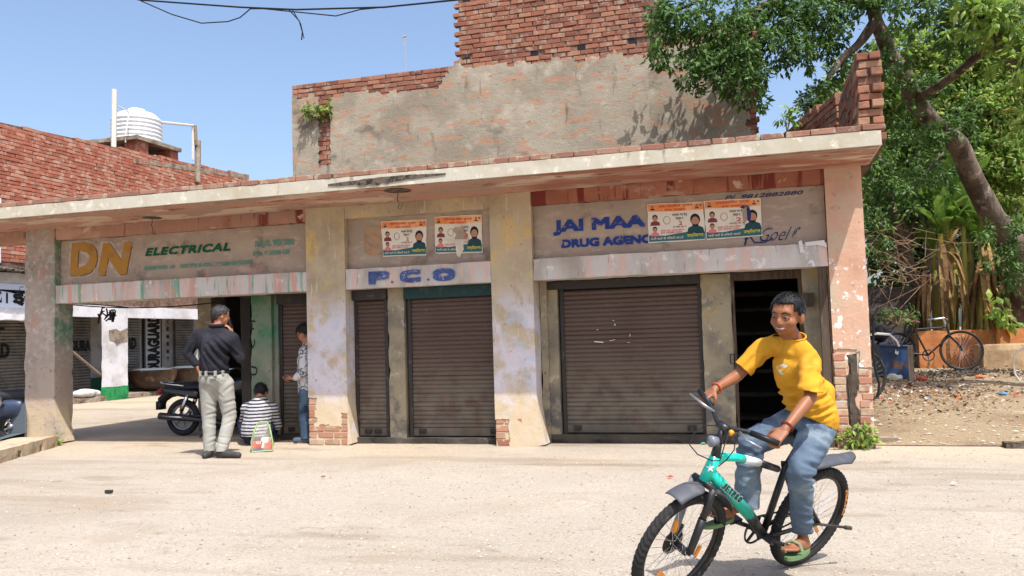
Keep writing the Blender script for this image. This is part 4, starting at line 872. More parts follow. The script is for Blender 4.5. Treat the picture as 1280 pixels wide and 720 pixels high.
def limb(mb, pts, r0, r1, n=10):
    P_ = [Vector(p) for p in pts]; out = []; 
    for i in range(len(P_)-1):
        for k in range(5): out.append(P_[i].lerp(P_[i+1], k/5))
    out.append(P_[-1]); out = [p+mnoise.noise_vector(p*2.1)*r0*.35 for p in out]
    out2 = out[:]
    for _ in range(2): out2 = [out2[0]]+[(out2[i-1]+out2[i]*2+out2[i+1])/4 for i in range(1, len(out2)-1)]+[out2[-1]]
    k = len(out2); mb.tube(out2, [lerp(r0, r1, i/(k-1))*(1+.18*nz(out2[i], 3)) for i in range(k)], n)
TY = 4.5
tree = thing('tree', 'big leaning tree with a thick bare trunk and dark leaves over the roofs', 'tree', (5.2, 8.5, .5))
mb = MB(); tp = [at_y(x, y, Yt) for x, y, Yt in ((1088, -25, 4.4), (1092, 8, 4.6), (1104, 51, 5.0), (1124, 86, 5.4), (1143, 125, 5.8), (1167, 152, 6.2), (1194, 180, 6.6), (1210, 219, 7.0), (1237, 266, 7.4), (1255, 287, 7.7), (1273, 328, 8.1), (1281, 385, 8.4))][::-1]
tp = [at_y(1283, 440, 8.5)]+tp; limb(mb, tp, .25, .09, 14); mb.build('trunk', m_bark, tree, True)
def branch(pts, r0, r1): mb = MB(); limb(mb, pts, r0, r1, 8); return mb.build('branch', m_bark, tree, True)
Tm = lambda x, y, Y=TY: at_y(x, y, Y)
branch([Tm(1092, 10), Tm(1030, -10), Tm(980, -5, 4.0), Tm(930, 20, 3.6), Tm(890, 45, 3.3)], .1, .03); branch([Tm(1096, 25), Tm(1075, 55), Tm(1050, 75, 4.2), Tm(1035, 100, 4)], .09, .03)
branch([Tm(1145, 125, 5.8), Tm(1200, 90, 4.6), Tm(1250, 40, 3.8), Tm(1290, 10, 3.5)], .08, .03); branch([Tm(1092, 5), Tm(1120, -40), Tm(1180, -60)], .1, .05); branch([Tm(980, -5, 4.0), Tm(900, -10, 3.5), Tm(840, 15, 3.2)], .05, .02)
def clump(x, y, Y, rx, rz, n, ry=.6): return (tuple(at_y(x, y, Y)), (rx, ry, rz), n)
leaves('crown', [clump(880, 30, 3.3, .75, .5, 150), clump(845, 12, 3.1, .45, .3, 55), clump(915, 62, 3.3, .5, .45, 100), clump(870, 80, 3.2, .32, .22, 38), clump(930, 100, 3.4, .22, .3, 34), clump(905, 105, 3.3, .25, .15, 22), clump(862, 100, 3.1, .18, .1, 12),
    clump(960, 15, 3.8, .7, .45, 130), clump(1020, 15, 4.2, .6, .45, 120), clump(975, 55, 3.9, .4, .3, 50), clump(1040, 45, 4.4, .35, .4, 50), clump(1005, 70, 4.0, .25, .25, 26), clump(1060, 80, 4.6, .35, .35, 44), clump(1030, 110, 4.5, .2, .25, 18),
    clump(945, 85, 3.6, .25, .25, 28), clump(820, 45, 3.1, .2, .3, 18), clump(1095, -8, 4.2, .5, .3, 60), clump(1160, 10, 4.0, .7, .3, 90), clump(1240, 5, 3.6, .6, .3, 80), clump(1200, 40, 4.2, .4, .3, 44), clump(830, 75, 3.1, .2, .15, 14), clump(950, 125, 3.6, .12, .12, 8),
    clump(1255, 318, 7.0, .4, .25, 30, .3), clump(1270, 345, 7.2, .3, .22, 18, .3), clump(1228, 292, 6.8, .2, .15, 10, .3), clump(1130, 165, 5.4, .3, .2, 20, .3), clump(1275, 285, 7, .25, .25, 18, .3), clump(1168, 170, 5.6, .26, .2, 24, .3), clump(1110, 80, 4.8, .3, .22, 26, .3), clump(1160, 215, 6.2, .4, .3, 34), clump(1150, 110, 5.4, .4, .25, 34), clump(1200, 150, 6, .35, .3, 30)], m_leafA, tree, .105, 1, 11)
# second tree leaning in from the right
t2 = thing('tree', 'dark limb of a second tree reaching in at the upper right corner', 'tree', (6.5, 3.5, .6))
mb = MB(); limb(mb, [V(5.9, 3.4, .5), V(5.3, 3.4, 2.6), V(4.4, 3.5, 4.1), Tm(1278, 84, 3.5), Tm(1258, 58, 3.5), Tm(1236, 33, 3.5), Tm(1215, 10, 3.5)], .24, .12, 12); mb.build('trunk', m_bark, t2, True)
leaves('crown', [clump(1250, 20, 3.2, .5, .3, 60), clump(1290, 60, 3.2, .5, .5, 60), clump(1215, 15, 3.3, .3, .25, 26), clump(1320, 150, 3.4, .5, .8, 60)], m_leafB, t2, .14, 2)
# trees behind, each with its own crown
def back_tree(label, clumps, m, Y, base, size, seed, per=9):
    def far_(c): cx = Vector(c[0]); q = CAM+(cx-CAM)*((cx.y+3.2-CAM.y)/(cx.y-CAM.y)); k = (q-CAM).length/(cx-CAM).length; return (tuple(q), tuple(v*k for v in c[1]), int(c[2]*1.25))
    clumps = [far_(c) for c in clumps]; base = (base[0]*1.15, base[1]+3.2, .4); size *= 1.02
    t = thing('tree', label, 'tree', base); mb = MB(); top = Vector(clumps[0][0]); limb(mb, [Vector(base), Vector(base).lerp(top, .5)+V(.1, 0, 0), top], .16, .06, 8)
    for c in clumps[1:7]: limb(mb, [Vector(base).lerp(top, .6), Vector(c[0]).lerp(top, .35)-ZV*.15, Vector(c[0])], .06, .02, 6)
    mb.build('trunk', m_bark, t, True); leaves('crown', clumps, m, t, size, seed, per)
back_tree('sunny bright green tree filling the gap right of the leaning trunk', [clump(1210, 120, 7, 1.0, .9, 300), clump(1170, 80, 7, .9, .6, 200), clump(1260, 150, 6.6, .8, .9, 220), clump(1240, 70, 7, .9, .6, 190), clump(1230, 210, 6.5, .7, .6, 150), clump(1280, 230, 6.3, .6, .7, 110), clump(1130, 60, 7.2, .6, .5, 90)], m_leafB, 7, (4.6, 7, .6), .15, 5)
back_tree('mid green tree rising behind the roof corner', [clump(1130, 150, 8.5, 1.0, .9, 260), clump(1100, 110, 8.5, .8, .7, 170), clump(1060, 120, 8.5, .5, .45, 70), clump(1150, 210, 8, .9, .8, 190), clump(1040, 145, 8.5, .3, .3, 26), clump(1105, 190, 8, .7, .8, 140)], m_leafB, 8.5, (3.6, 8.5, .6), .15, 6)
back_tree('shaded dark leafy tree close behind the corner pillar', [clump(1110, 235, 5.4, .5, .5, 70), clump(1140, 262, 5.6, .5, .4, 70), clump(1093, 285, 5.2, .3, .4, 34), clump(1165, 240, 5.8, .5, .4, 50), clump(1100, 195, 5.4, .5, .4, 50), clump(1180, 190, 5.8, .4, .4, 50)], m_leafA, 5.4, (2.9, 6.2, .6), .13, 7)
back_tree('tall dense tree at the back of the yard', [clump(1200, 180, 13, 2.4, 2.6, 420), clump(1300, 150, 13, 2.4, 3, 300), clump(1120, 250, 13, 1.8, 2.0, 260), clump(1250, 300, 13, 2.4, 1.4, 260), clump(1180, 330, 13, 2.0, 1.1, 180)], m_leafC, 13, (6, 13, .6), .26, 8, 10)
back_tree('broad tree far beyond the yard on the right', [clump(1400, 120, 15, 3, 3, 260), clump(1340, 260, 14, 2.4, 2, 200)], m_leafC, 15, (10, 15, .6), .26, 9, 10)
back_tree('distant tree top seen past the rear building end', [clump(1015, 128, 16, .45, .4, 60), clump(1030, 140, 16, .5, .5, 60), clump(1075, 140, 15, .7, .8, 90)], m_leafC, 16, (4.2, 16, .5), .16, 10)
# banana plants: every blade is a piece
m_ban = mat('banana_leaf', C(120, 152, 66), .5, [(C(92, 128, 52), 6, .45, .6, {}), (C(168, 170, 80), 3, .6, .7, {'seed': 2})], trans=.35); m_bdry = mat('dry_banana_leaf', C(164, 134, 86), .85, [(C(124, 96, 60), 5, .45, .65, {}), (C(192, 168, 112), 9, .56, .68, {'seed': 2})], trans=.2)
m_bdry2 = mat('brown_dead_banana_leaf', C(120, 92, 62), .9, [(C(86, 66, 46), 6, .45, .65, {})], trans=.15)
m_byel = mat('yellow_banana_leaf', C(214, 176, 40), .7, [(C(170, 130, 40), 8, .56, .7, {})], trans=.25); m_bstem = mat('banana_stem', C(150, 148, 76), .6, [(C(176, 160, 60), 3, .45, .6, {'stretch': (1, 1, .3)}), (C(120, 92, 58), 5, .55, .68, {'seed': 2, 'stretch': (2, 2, .3)})])
def blade(parent, base, d, L, w_, drop, m, name='leaf', n=9, fold=.12):
    d = Vector(d).normalized(); side = d.cross(ZV).normalized(); mb = MB(); vs = []; fs = []; r = random.Random(int(base[0]*1e4+L*1e3))
    for i in range(n+1):
        t = i/n; c = Vector(base)+d*(L*t*(1-.25*drop*t))+ZV*(-drop*L*t*t); ww = w_*(math.sin(math.pi*min(1, .12+t*.88))**.7)*(1+r.uniform(-.15, .15)); u = ZV*fold*ww
        vs += [c-side*ww+u, c, c+side*ww+u]
    for i in range(n): a = i*3; fs += [(a, a+1, a+4, a+3), (a+1, a+2, a+5, a+4)]
    mb.add(vs, fs); return mb.build(name, m, parent, True)
rb_ = random.Random(21); blab = ['banana plant with long dry hanging leaves nearest the dark wall', 'banana plant with a bare yellow-green stem', 'banana plant with bright yellow drooping leaf', 'short banana plant of brown dead leaves at the left end of the planter', 'banana plant between the bare stem and the yellow leaf', 'tall banana plant left of the bare stemmed one', 'slim banana plant right of the bare stemmed one', 'banana plant beside the leaning tree trunk', 'banana plant just left of the yellow leaved one']
for i, (bx_, by_, tx, ty) in enumerate([(1180, 412, 1176, 292), (1205, 412, 1204, 275), (1242, 412, 1238, 305), (1170, 412, 1166, 312), (1222, 412, 1226, 300), (1192, 412, 1190, 285), (1214, 412, 1213, 300), (1255, 412, 1256, 320), (1232, 412, 1234, 296)]):
    Yb = 8.45+.12*(i % 4); b = at_y(bx_, by_, Yb); t_ = at_y(tx, ty, Yb); bp = thing('banana_plant', blab[i], 'banana plant', (b.x, Yb, b.z), 'banana plants in the planter')
    mb = MB(); limb(mb, [b-ZV*.3, b.lerp(t_, .5)+V(.02, 0, 0), t_], .075, .045, 8); mb.build('stem', m_bstem, bp, True)
    for k in range(10 if i not in (1, 5, 8) else 4):
        a = rb_.uniform(-.3, 6.0); h = rb_.uniform(.4, 1.0); p = b.lerp(t_, h); blade(bp, p, (math.cos(a)*.32, -abs(math.sin(a))*.25, .05), rb_.uniform(.45, 1.0), rb_.uniform(.03, .06), rb_.uniform(1.5, 2.2), (m_bdry, m_bdry2, m_bdry2)[k % 3], 'dry_leaf')
    for k in range(5): a = rb_.uniform(0, 6.28); blade(bp, t_, (math.cos(a)*.7, math.sin(a)*.4-.3, 1.3), rb_.uniform(.7, 1.3), rb_.uniform(.08, .13), rb_.uniform(.1, .5), m_ban)
    if i == 2:
        for (yx, yy, dx) in ((1232, 378, .2), (1242, 388, .35)): blade(bp, at_y(yx, yy, 8.1), (dx, -.2, -.4), .46, .06, .6, m_byel, 'yellow_leaf')
big = thing('banana_plant', 'tall banana plant with broad pale green leaves in sun under the trunk', 'banana plant', tuple(at_y(1180, 412, 9.2)), 'banana plants in the planter'); b = at_y(1186, 412, 9.2); t_ = at_y(1182, 275, 9.2)
mb = MB(); limb(mb, [b-ZV*.3, t_], .1, .06, 8); mb.build('stem', m_bstem, big, True)
for (x, y, dx, dz, L, w_, dr) in [(1182, 275, -.5, 1, 1.0, .17, .3), (1182, 270, .2, 1.2, 1.1, .17, .25), (1184, 268, .7, .7, 1.0, .16, .4), (1180, 270, -.9, .5, .9, .15, .4), (1190, 262, .5, 1, 1.2, .17, .2), (1195, 285, .9, .3, .7, .14, .5), (1188, 255, 0, 1, .9, .16, .1)]:
    blade(big, at_y(x, y, 9.0), (dx, -.45, dz), L*1.3, w_*1.45, dr, m_ban)
# small plants
def small_plant(label, p, n, size, m, spread, hgt, cat='plant', seed=1):
    t = thing('small_plant', label, cat, tuple(p)); r = random.Random(seed); mb = MB(); tips = []
    for k in range(n): q = Vector(p)+V(r.uniform(-spread, spread), r.uniform(-spread, spread)*.6, hgt*r.uniform(.4, 1)); mb.tube([p, Vector(p).lerp(q, .5)+V(0, 0, .03), q], .006, 4); tips.append((tuple(q), (size, size, size), 1))
    mb.build('stem', m_twig, t); leaves('foliage', tips, m, t, size, seed, 7, .2, None, .5)
small_plant('green weeds at the foot of the corner pillar', at_y(1072, 557, -.1), 26, .075, m_leafB, .17, .14, seed=2); small_plant('tiny green sprout beside the kerb at the left pillar', at_z(69, 557, 0), 6, .06, m_leafB, .04, .1, seed=3)
small_plant('leafy sapling growing out of the plastered rear wall', at_y(398, 148, 4.33), 40, .09, m_leafB, .26, .2, seed=4); small_plant('bushy plant above the blue bin', at_y(1124, 408, 6.0), 22, .085, m_leafA, .28, .3, seed=5); small_plant('small sprout on the shop roof in front of the sky', at_y(984, 166, 1.0), 7, .09, m_leafB, .12, .28, seed=6)
small_plant('broad leaved green plant beside the tree trunk base', at_y(1262, 400, 7.9), 9, .2, m_leafB, .2, .3, seed=7)
# tangle of dry branches
r = random.Random(31); mb = MB()
for k in range(90):
    p = at_y(r.uniform(1085, 1165), r.uniform(285, 358), r.uniform(7.6, 9.0)); d = V(r.uniform(-1, 1), r.uniform(-.3, .3), r.uniform(-.6, .7)).normalized()*r.uniform(.3, 1.1); mb.tube([p, p+d*.5+V(0, 0, r.uniform(-.08, .08)), p+d], [.008, .006, .003], 4)
tag(mb.build('dry_branches', m_twig), kind='stuff')
# ================================================================== yard on the right
m_ochre = mat('ochre_planter_paint', C(186, 122, 72), .9, [(C(160, 96, 58), 2, .42, .66, {}), (C(206, 176, 140), 5, .58, .7, {'seed': 2}), (C(126, 92, 68), 7, .6, .7, {'seed': 3})], [(16, .4, {'d': .01})])
PY = 8.0; pz = at_y(1210, 412, PY).z; px0 = at_y(1148, 430, PY).x
pl = thing('planter_wall', 'low ochre painted planter wall below the banana plants', 'wall', (px0+1, PY, .4))
mb = MB(); mb.rbox(px0, px0+7, PY, PY+.16, .3, pz, step=.15, amp=.008, chip=.03); mb.build('wall', m_ochre, pl); mb = MB(); mb.box(px0, px0+7, PY+.16, PY+2.0, .3, pz-.06); mb.build('soil', m_dirt, pl)
mb = MB(); p = at_y(1226, 431, 7.2); mb.rbox(p.x, p.x+2.4, 7.1, 7.8, .35, p.z, step=.12, amp=.02, chip=.05); solo('stone_ledge', mb, mat('sandy_ledge', C(176, 150, 116), .95, [(C(140, 116, 88), 3, .42, .66, {})], [(20, .5, {'d': .01})]), 'low sandy ledge in front of the planter wall', 'ledge')
wz = at_y(1120, 358, 8.9).z; mb = MB(); mb.rbox(1.2, at_y(1152, 380, 8.9).x, 8.9, 9.1, .3, wz, step=.2, amp=.01, chip=.03); solo('yard_wall', mb, mat('sooty_brick_wall', C(84, 76, 74), .95, [(C(60, 56, 56), 3, .42, .66, {'stretch': (1, 1, 3)}), (C(112, 100, 94), 8, .56, .68, {'seed': 2, 'stretch': (.6, 1, 3)})], [(12, .6, {'d': .02, 'stretch': (.4, 1, 3)})]), 'dark sooty yard wall behind the old bicycle', 'wall')
mb = MB(); mb.rbox(4.6, 12, 10.4, 10.6, .3, at_y(1250, 356, 10.4).z, step=.3, amp=.01); solo('boundary_wall', mb, m_mortar, 'pale grey boundary wall behind the banana plants', 'wall')
# blue bin
bg_ = on_dirt(1120, 474); BY = bg_.y
bn = thing('blue_bin', 'rusty blue metal bin standing in the rubbish behind the corner pillar', 'bin', tuple(bg_)); m_bluebin = mat('rusty_blue_paint', C(44, 72, 112), .6, [(C(40, 56, 84), 3, .42, .66, {}), (C(104, 72, 54), 5, .55, .66, {'seed': 2})])
c4 = [at_y(1100, 432, BY+.1), at_y(1141, 433, BY), at_y(1136, 474, BY), at_y(1103, 470, BY+.1)]
mb = MB(); mb.poly(c4, (-.05, .55, 0), 1.0); mb.build('body', m_bluebin, bn); mb = MB(); mb.tube(c4[:2], .02, 6); mb.tube([c4[0], c4[0]+V(-.05, .55, 0)], .02, 6); mb.build('rim', m_bluebin, bn)
q = at_y(1121, 440, BY-.02); mb = MB(); mb.poly([q+V(-.03, 0, -.02), q+V(.016, 0, -.045), q+V(.03, 0, .02), q+V(.0, 0, .0), q+V(-.015, 0, .045)], (0, -1, 0), .006); mb.build('white_mark', p_chalk, bn)
a = on_dirt(1139, 478); b = at_y(1141, 432, a.y); mb = MB(); mb.rbox(a.x-.03, a.x+.05, a.y-.02, a.y+.02, a.z-.05, b.z, step=.1, amp=.01); solo('timber_plank', mb, m_wood_grey, 'split grey plank upright beside the blue bin', 'plank')
# rubbish heaps
r = np.random.default_rng(5); Vs = []; Fs = []; k = 0
cols = [mat('scrap_white', C(186, 180, 172), .7), mat('scrap_red', C(176, 74, 56), .7), mat('scrap_blue', C(92, 128, 160), .6), mat('scrap_brown', C(128, 98, 72), .9), mat('scrap_orange', C(196, 108, 64), .8), mat('scrap_green', C(60, 150, 120), .6)]
mb = MB(); rr = random.Random(9)
for i in range(1500):
    x = rr.uniform(1.25, 5.5); y = rr.uniform(1.5, 7.0)
    if rr.random() < .55: x = rr.gauss(2.3, .55); y = rr.gauss(4.0, .7)
    if x < 1.25: continue
    z = dirt_z(x, y); s = rr.uniform(.008, .032); a = rr.uniform(0, 6.28); t = rr.uniform(-.5, .5); ax = V(math.cos(a), math.sin(a), t)*s; bx2 = V(-math.sin(a), math.cos(a), rr.uniform(-.4, .4))*s*rr.uniform(.4, 1)
    c = V(x, y, z+s*.5); mb.add([c-ax-bx2, c+ax-bx2*.6, c+ax*.8+bx2+ZV*s*.5, c-ax*.7+bx2], [(0, 1, 2), (0, 2, 3)], rr.choices(range(6), (2, .25, .4, 9, .2, .2))[0])
tag(mb.build('litter', cols), kind='stuff')
def heap(px, py, rx, ry, rz, n): p = on_dirt(px, py); return ((p.x, p.y+.1, p.z+rz*.3), (rx, ry, rz), n)
leafp = [heap(1190, 467, .9, .5, .05, 260), heap(1225, 466, .7, .4, .05, 160), heap(1155, 470, .5, .35, .04, 100), heap(1262, 468, .6, .4, .04, 90)]
leaves('dead_leaves', leafp, mat('dark_dead_leaf', C(70, 62, 54), .9, ramp=leafcol((52, 46, 42), (84, 74, 62), (64, 60, 58), (104, 88, 68))), None, .075, 12, 4, 1.2)
leaves('dead_leaves', [heap(1140, 500, 1.0, .8, .05, 30), heap(1200, 490, 1.0, .8, .05, 30)], mat('brown_dead_leaf', C(120, 98, 74), .9), None, .07, 13, 3)
for (px_, py_, s, m, lab) in [(1170, 568, 0, 0, 0)]: pass
def bag(label, p, s, m, cat='plastic bag', seed=1): o = blob('plastic_bag', [ell(Vector(p)+V(0, 0, s*.4), (s, s*.7, s*.5)), ell(Vector(p)+V(s*.6, 0, s*.4), (s*.5, s*.5, s*.35))], s*.16, m, None, wrinkle=lambda q: s*.35*nz(q, 3/s*.5, seed)); return tag(o, label, cat)
bag('crumpled white plastic bag below the blue bin', on_dirt(1118, 476), .12, cols[0]); bag('crumpled pale bag in the dead leaves under the bicycle', on_dirt(1200, 458), .07, cols[0], seed=3); bag('red cloth scrap lying beside the blue bin', on_dirt(1152, 476), .08, cols[1], 'cloth', 4); bag('pale blue plastic scrap on the dirt', on_dirt(1254, 494), .06, cols[2], seed=5); bag('orange cloth bundle in the dark leaves', on_dirt(1225, 473), .07, cols[4], 'cloth', 6); bag('red wrapper by the left kerb', at_z(62, 558, 0), .07, cols[1], 'wrapper', 7); bag('black bundle of rags on the heap', at_y(1100, 424, BY+.4), .22, m_black, 'rags', 8)
mb = MB(); p = at_z(136, 616, 0); mb.rbox(p.x-.03, p.x+.03, p.y-.02, p.y+.02, -.005, .022, step=.02, amp=.008, chip=.01); solo('broken_chip', mb, m_steel_dark, 'small dark chip lying on the pale ground', 'debris')
mb = MB(); p = at_y(1272, 557, .1); mb.rbox(p.x-.12, p.x+.2, .05, .2, -.005, .06, step=.05, amp=.01); solo('stone', mb, m_spall, 'flat dark stone at the edge of the dirt yard', 'stone')
mb = MB(); p = at_y(1110, 539, .45); mb.rbox(p.x-.1, p.x+.1, .4, .5, dirt_z(p.x, .45)-.02, dirt_z(p.x, .45)+.05, step=.05, amp=.01); solo('stone', mb, m_mortar, 'grey stone block beside the corner pillar', 'stone')
mb = MB(); q = [at_y(x, y, .5) for x, y in ((1092, 400), (1091, 440), (1094, 462), (1099, 480), (1097, 497))]; mb.tube(q, .014, 6); q = [at_y(x, y, .6) for x, y in ((1090, 430), (1100, 445), (1095, 470))]; mb.tube(q, .007, 5); solo('hanging_hose', mb, m_wire, 'black hose hanging behind the corner pillar', 'hose')
mb = MB(); p = at_y(1281, 457, 4.5); mb.tube([p+V(.15*math.cos(a*.5236), 0, .26*math.sin(a*.5236)) for a in range(12)], .014, 6, closed=True); solo('wire_loop', mb, m_pipe, 'pale wire loop at the right edge of the yard', 'wire')
for (x, y, c, s_, lab, cat) in [(879, 556, cols[5], .03, 'small turquoise plastic scrap by the sill of the wide shutter', 'plastic scrap'), (838, 598, cols[1], .025, 'thin red wrapper on the ground left of the turquoise bicycle', 'wrapper'), (1192, 607, cols[0], .025, 'small white scrap on the concrete right of the bicycle', 'scrap'), (404, 598, cols[3], .02, 'small brown chip on the concrete before the yellowish pillar', 'chip')]:
    p = at_z(x, y, 0); mb = MB(); mb.poly([p+V(-s_, -s_*.4, .01), p+V(s_*.3, -s_*.7, .014), p+V(s_, s_*.2, .012), p+V(.0, s_*.6, .022)], (0, 0, 1), .008); solo('scrap', mb, c, lab, cat)
# ================================================================== motorcycle behind the man
m_tyre = mat('tyre_rubber', C(44, 43, 42), .85, [(C(84, 78, 70), 14, .55, .7, {'amt': .7})], [(60, .3, {'d': .003})], spec=.2); m_alloy = mat('alloy', C(150, 152, 156), .35, metal=.7); m_chrome = mat('chrome', C(200, 202, 206), .18, metal=1.0)
m_gloss = mat('black_gloss_paint', C(20, 22, 28), .25, spec=.5, coat=.4); m_seat = mat('black_seat_vinyl', C(30, 32, 36), .55, bump=[(50, .2, {'d': .004})]); m_amber = mat('amber_reflector', C(232, 140, 24), .3, spec=.5); m_redl = mat('red_lamp', C(150, 22, 20), .3)
m_frame = mat('black_frame_paint', C(24, 24, 26), .4, [(C(74, 70, 64), 18, .52, .7, {'amt': .5})], spec=.5); m_rubber = mat('grey_mudguard_plastic', C(72, 74, 80), .55, [(C(110, 106, 100), 10, .5, .68, {'amt': .6})])
def wheel(par, c, fdir, ndir, R_, tw, spokes=28, alloy=None, tread=False, name='wheel', rimm=None):
    """tyre, rim, hub and spokes as sub-parts of the wheel; fdir and ndir span the wheel"""
    c = Vector(c); n = Vector(ndir).normalized(); f = Vector(fdir); f = (f-n*f.dot(n)).normalized(); u = n.cross(f)
    mb = MB(); N = 120 if tread else 64; vs = []; fs = []; k = 10
    for i in range(N):
        a = 2*math.pi*i/N; d = f*math.cos(a)+u*math.sin(a)
        for j in range(k):
            q = 2*math.pi*j/k; rr = tw
            if tread and math.cos(q) > .2: rr *= 1.0+(.085 if ((i+(1 if abs(math.sin(q)) > .5 else 0)) % 2) else -.045)
            vs.append(c+d*(R_-tw+rr*math.cos(q))+n*(rr*math.sin(q)))
    for i in range(N):
        for j in range(k): fs.append((i*k+j, i*k+(j+1) % k, ((i+1) % N)*k+(j+1) % k, ((i+1) % N)*k+j))
    mb.add(vs, fs); wh = mb.build(name, m_tyre, par, not tread)
    ring = lambda rr, t, mm, nm: MB().tube([c+f*rr*math.cos(2*math.pi*i/48)+u*rr*math.sin(2*math.pi*i/48) for i in range(48)], t, 8, closed=True).build(nm, mm, wh, True)
    ring(R_-tw*2.05, tw*.42, rimm or m_frame, 'rim'); mb = MB(); mb.tube([c-n*tw*1.6, c+n*tw*1.6], tw*.75, 10); mb.build('hub', m_frame if not alloy else m_alloy, wh, True)
    mb = MB()
    if alloy:
        for i in range(alloy):
            a = 2*math.pi*(i+.3)/alloy
            for s in (-.09, .09): mb.tube([c+(f*math.cos(a-s*2)+u*math.sin(a-s*2))*tw*.8, c+(f*math.cos(a+s)+u*math.sin(a+s))*(R_-tw*2.2)], tw*.24, 6)
    else:
        for i in range(spokes):
            a = 2*math.pi*i/spokes; b = a+(.9 if i % 2 else -.9); s = 1 if i % 4 < 2 else -1
            mb.tube([c+n*s*tw*1.1+(f*math.cos(b)+u*math.sin(b))*tw*.7, c+(f*math.cos(a)+u*math.sin(a))*(R_-tw*2.1)], .0013, 4, cap=False)
    mb.build('spokes', m_alloy if alloy else m_chrome, wh); return wh
moto = thing('motorcycle', 'black parked motorcycle with silver spoked alloy wheels behind the man on the phone', 'motorcycle', (-7.3, .92, 0))
T = Matrix.Translation((-7.98, .93, 0)) @ Matrix.Rotation(.04, 4, 'Z'); L_ = lambda x, y, z: T @ V(x, y, z)
wheel(moto, L_(0, 0, .265), V(1, .04, 0), V(-.04, 1, 0), .265, .045, alloy=6, rimm=m_alloy); wheel(moto, L_(1.24, 0, .265), V(1, .04, 0), V(-.04, 1, 0), .265, .04, alloy=6, rimm=m_alloy)
def lp(name, fn, m, par=moto, smooth=True): mb = MB(T); fn(mb); return mb.build(name, m, par, smooth)
sh = [ell(V(.12, 0, .70), (.36, .12, .05)), ell(V(.48, 0, .66), (.2, .12, .055)), cap(V(-.25, 0, .72), .05, V(.2, 0, .71), .07)]
X = lambda s: [(('c', T @ Vector(a[1]), a[2], T @ Vector(a[3]), a[4]) if a[0] == 'c' else ('e', T @ Vector(a[1]), a[2], a[3])) for a in s]
blob('seat', X(sh), .018, m_seat, moto); blob('fuel_tank', X([ell(V(.82, 0, .70), (.24, .13, .13)), ell(V(.95, 0, .74), (.12, .11, .09))]), .018, m_gloss, moto)
blob('tail_cowl', X([cap(V(-.3, 0, .66), .06, V(.25, .06, .60), .08), cap(V(-.3, 0, .66), .06, V(.25, -.06, .60), .08)]), .018, m_gloss, moto); blob('engine', X([ell(V(.66, 0, .32), (.2, .14, .16)), cap(V(.7, 0, .35), .1, V(.78, 0, .55), .08), ell(V(.5, 0, .28), (.14, .12, .1))]), .02, m_steel_dark, moto, wrinkle=lambda p: .006*math.sin(p.z*160))
lp('rear_fender', lambda mb: (mb.tube([(-.36, 0, .40), (-.34, 0, .52), (-.22, 0, .6), (.0, 0, .63)], [.05, .07, .08, .06], 8, flat=.5), mb.box(-.4, -.33, -.07, .07, .38, .5)), m_black)
lp('tail_lamp', lambda mb: mb.ball((-.36, 0, .64), (.05, .07, .04)), m_redl)
lp('grab_rail', lambda mb: mb.tube([(.1, .13, .72), (-.25, .13, .76), (-.36, 0, .77), (-.25, -.13, .76), (.1, -.13, .72)], .012, 6), m_chrome)
lp('swing_arm', lambda mb: (mb.tube([(0, -.09, .265), (.5, -.09, .30)], .022, 6), mb.tube([(0, .09, .265), (.5, .09, .30)], .022, 6)), m_frame)
for s in (-1, 1): lp('shock_absorber', lambda mb: (mb.tube([(.02, s*.12, .28), (.16, s*.12, .60)], .016, 8), mb.tube([(.05, s*.12, .36), (.15, s*.12, .58)], .03, 8)), m_chrome)
lp('exhaust', lambda mb: mb.tube([(-.28, -.15, .30), (.1, -.15, .27), (.35, -.14, .24), (.8, -.13, .17), (.95, -.1, .35)], [.05, .05, .03, .02, .02], 10), m_gloss); lp('heat_shield', lambda mb: mb.tube([(-.2, -.2, .30), (.12, -.2, .28)], .014, 6), m_chrome)
for s in (-1, 1): lp('fork', lambda mb: mb.tube([(1.24, s*.08, .265), (1.06, s*.08, .80)], .022, 8), m_chrome)
lp('handlebar', lambda mb: mb.tube([(.88, -.36, .93), (.98, -.2, .96), (1.04, 0, .9), (.98, .2, .96), (.88, .36, .93)], .014, 6), m_chrome); lp('headlamp_cowl', lambda mb: mb.ball((1.12, 0, .82), (.11, .1, .13)), m_gloss)
lp('front_fender', lambda mb: mb.tube([(1.24+.31*math.cos(a), 0, .265+.31*math.sin(a)) for a in np.linspace(.5, 2.7, 9)], .055, 8, flat=.4), m_gloss); lp('side_stand', lambda mb: mb.tube([(.55, -.1, .2), (.45, -.28, .01)], .012, 6), m_frame)
for s in (-1, 1): lp('mirror', lambda mb: (mb.tube([(.93, s*.28, .95), (.9, s*.32, 1.12)], .007, 5), mb.ball((.9, s*.34, 1.15), (.015, .06, .04))), m_black)
# ================================================================== scooter cut by the left edge
sct = thing('scooter', 'parked dark blue scooter with chrome lamp and grey cover behind the left kerb', 'scooter', (-10.7, .1, 0)); P_ = at_y(16, 510, .05); T2 = Matrix.Translation((P_.x, .05, 0)) @ Matrix.Rotation(math.radians(205), 4, 'Z')
X2 = lambda s: [(('c', T2 @ Vector(a[1]), a[2], T2 @ Vector(a[3]), a[4]) if a[0] == 'c' else ('e', T2 @ Vector(a[1]), a[2], a[3])) for a in s]
m_scoot = mat('dark_blue_scooter_paint', C(40, 54, 78), .35, spec=.5); m_tarp = mat('grey_cover_cloth', C(84, 92, 98), .8)
blob('body', X2([cap(V(-.1, 0, .5), .14, V(.45, 0, .46), .16), cap(V(-.1, 0, .5), .12, V(-.2, 0, .3), .1), cap(V(.5, 0, .25), .16, V(.9, 0, .25), .14), cap(V(1.0, 0, .3), .12, V(.95, 0, .8), .12)]), .03, m_scoot, sct)
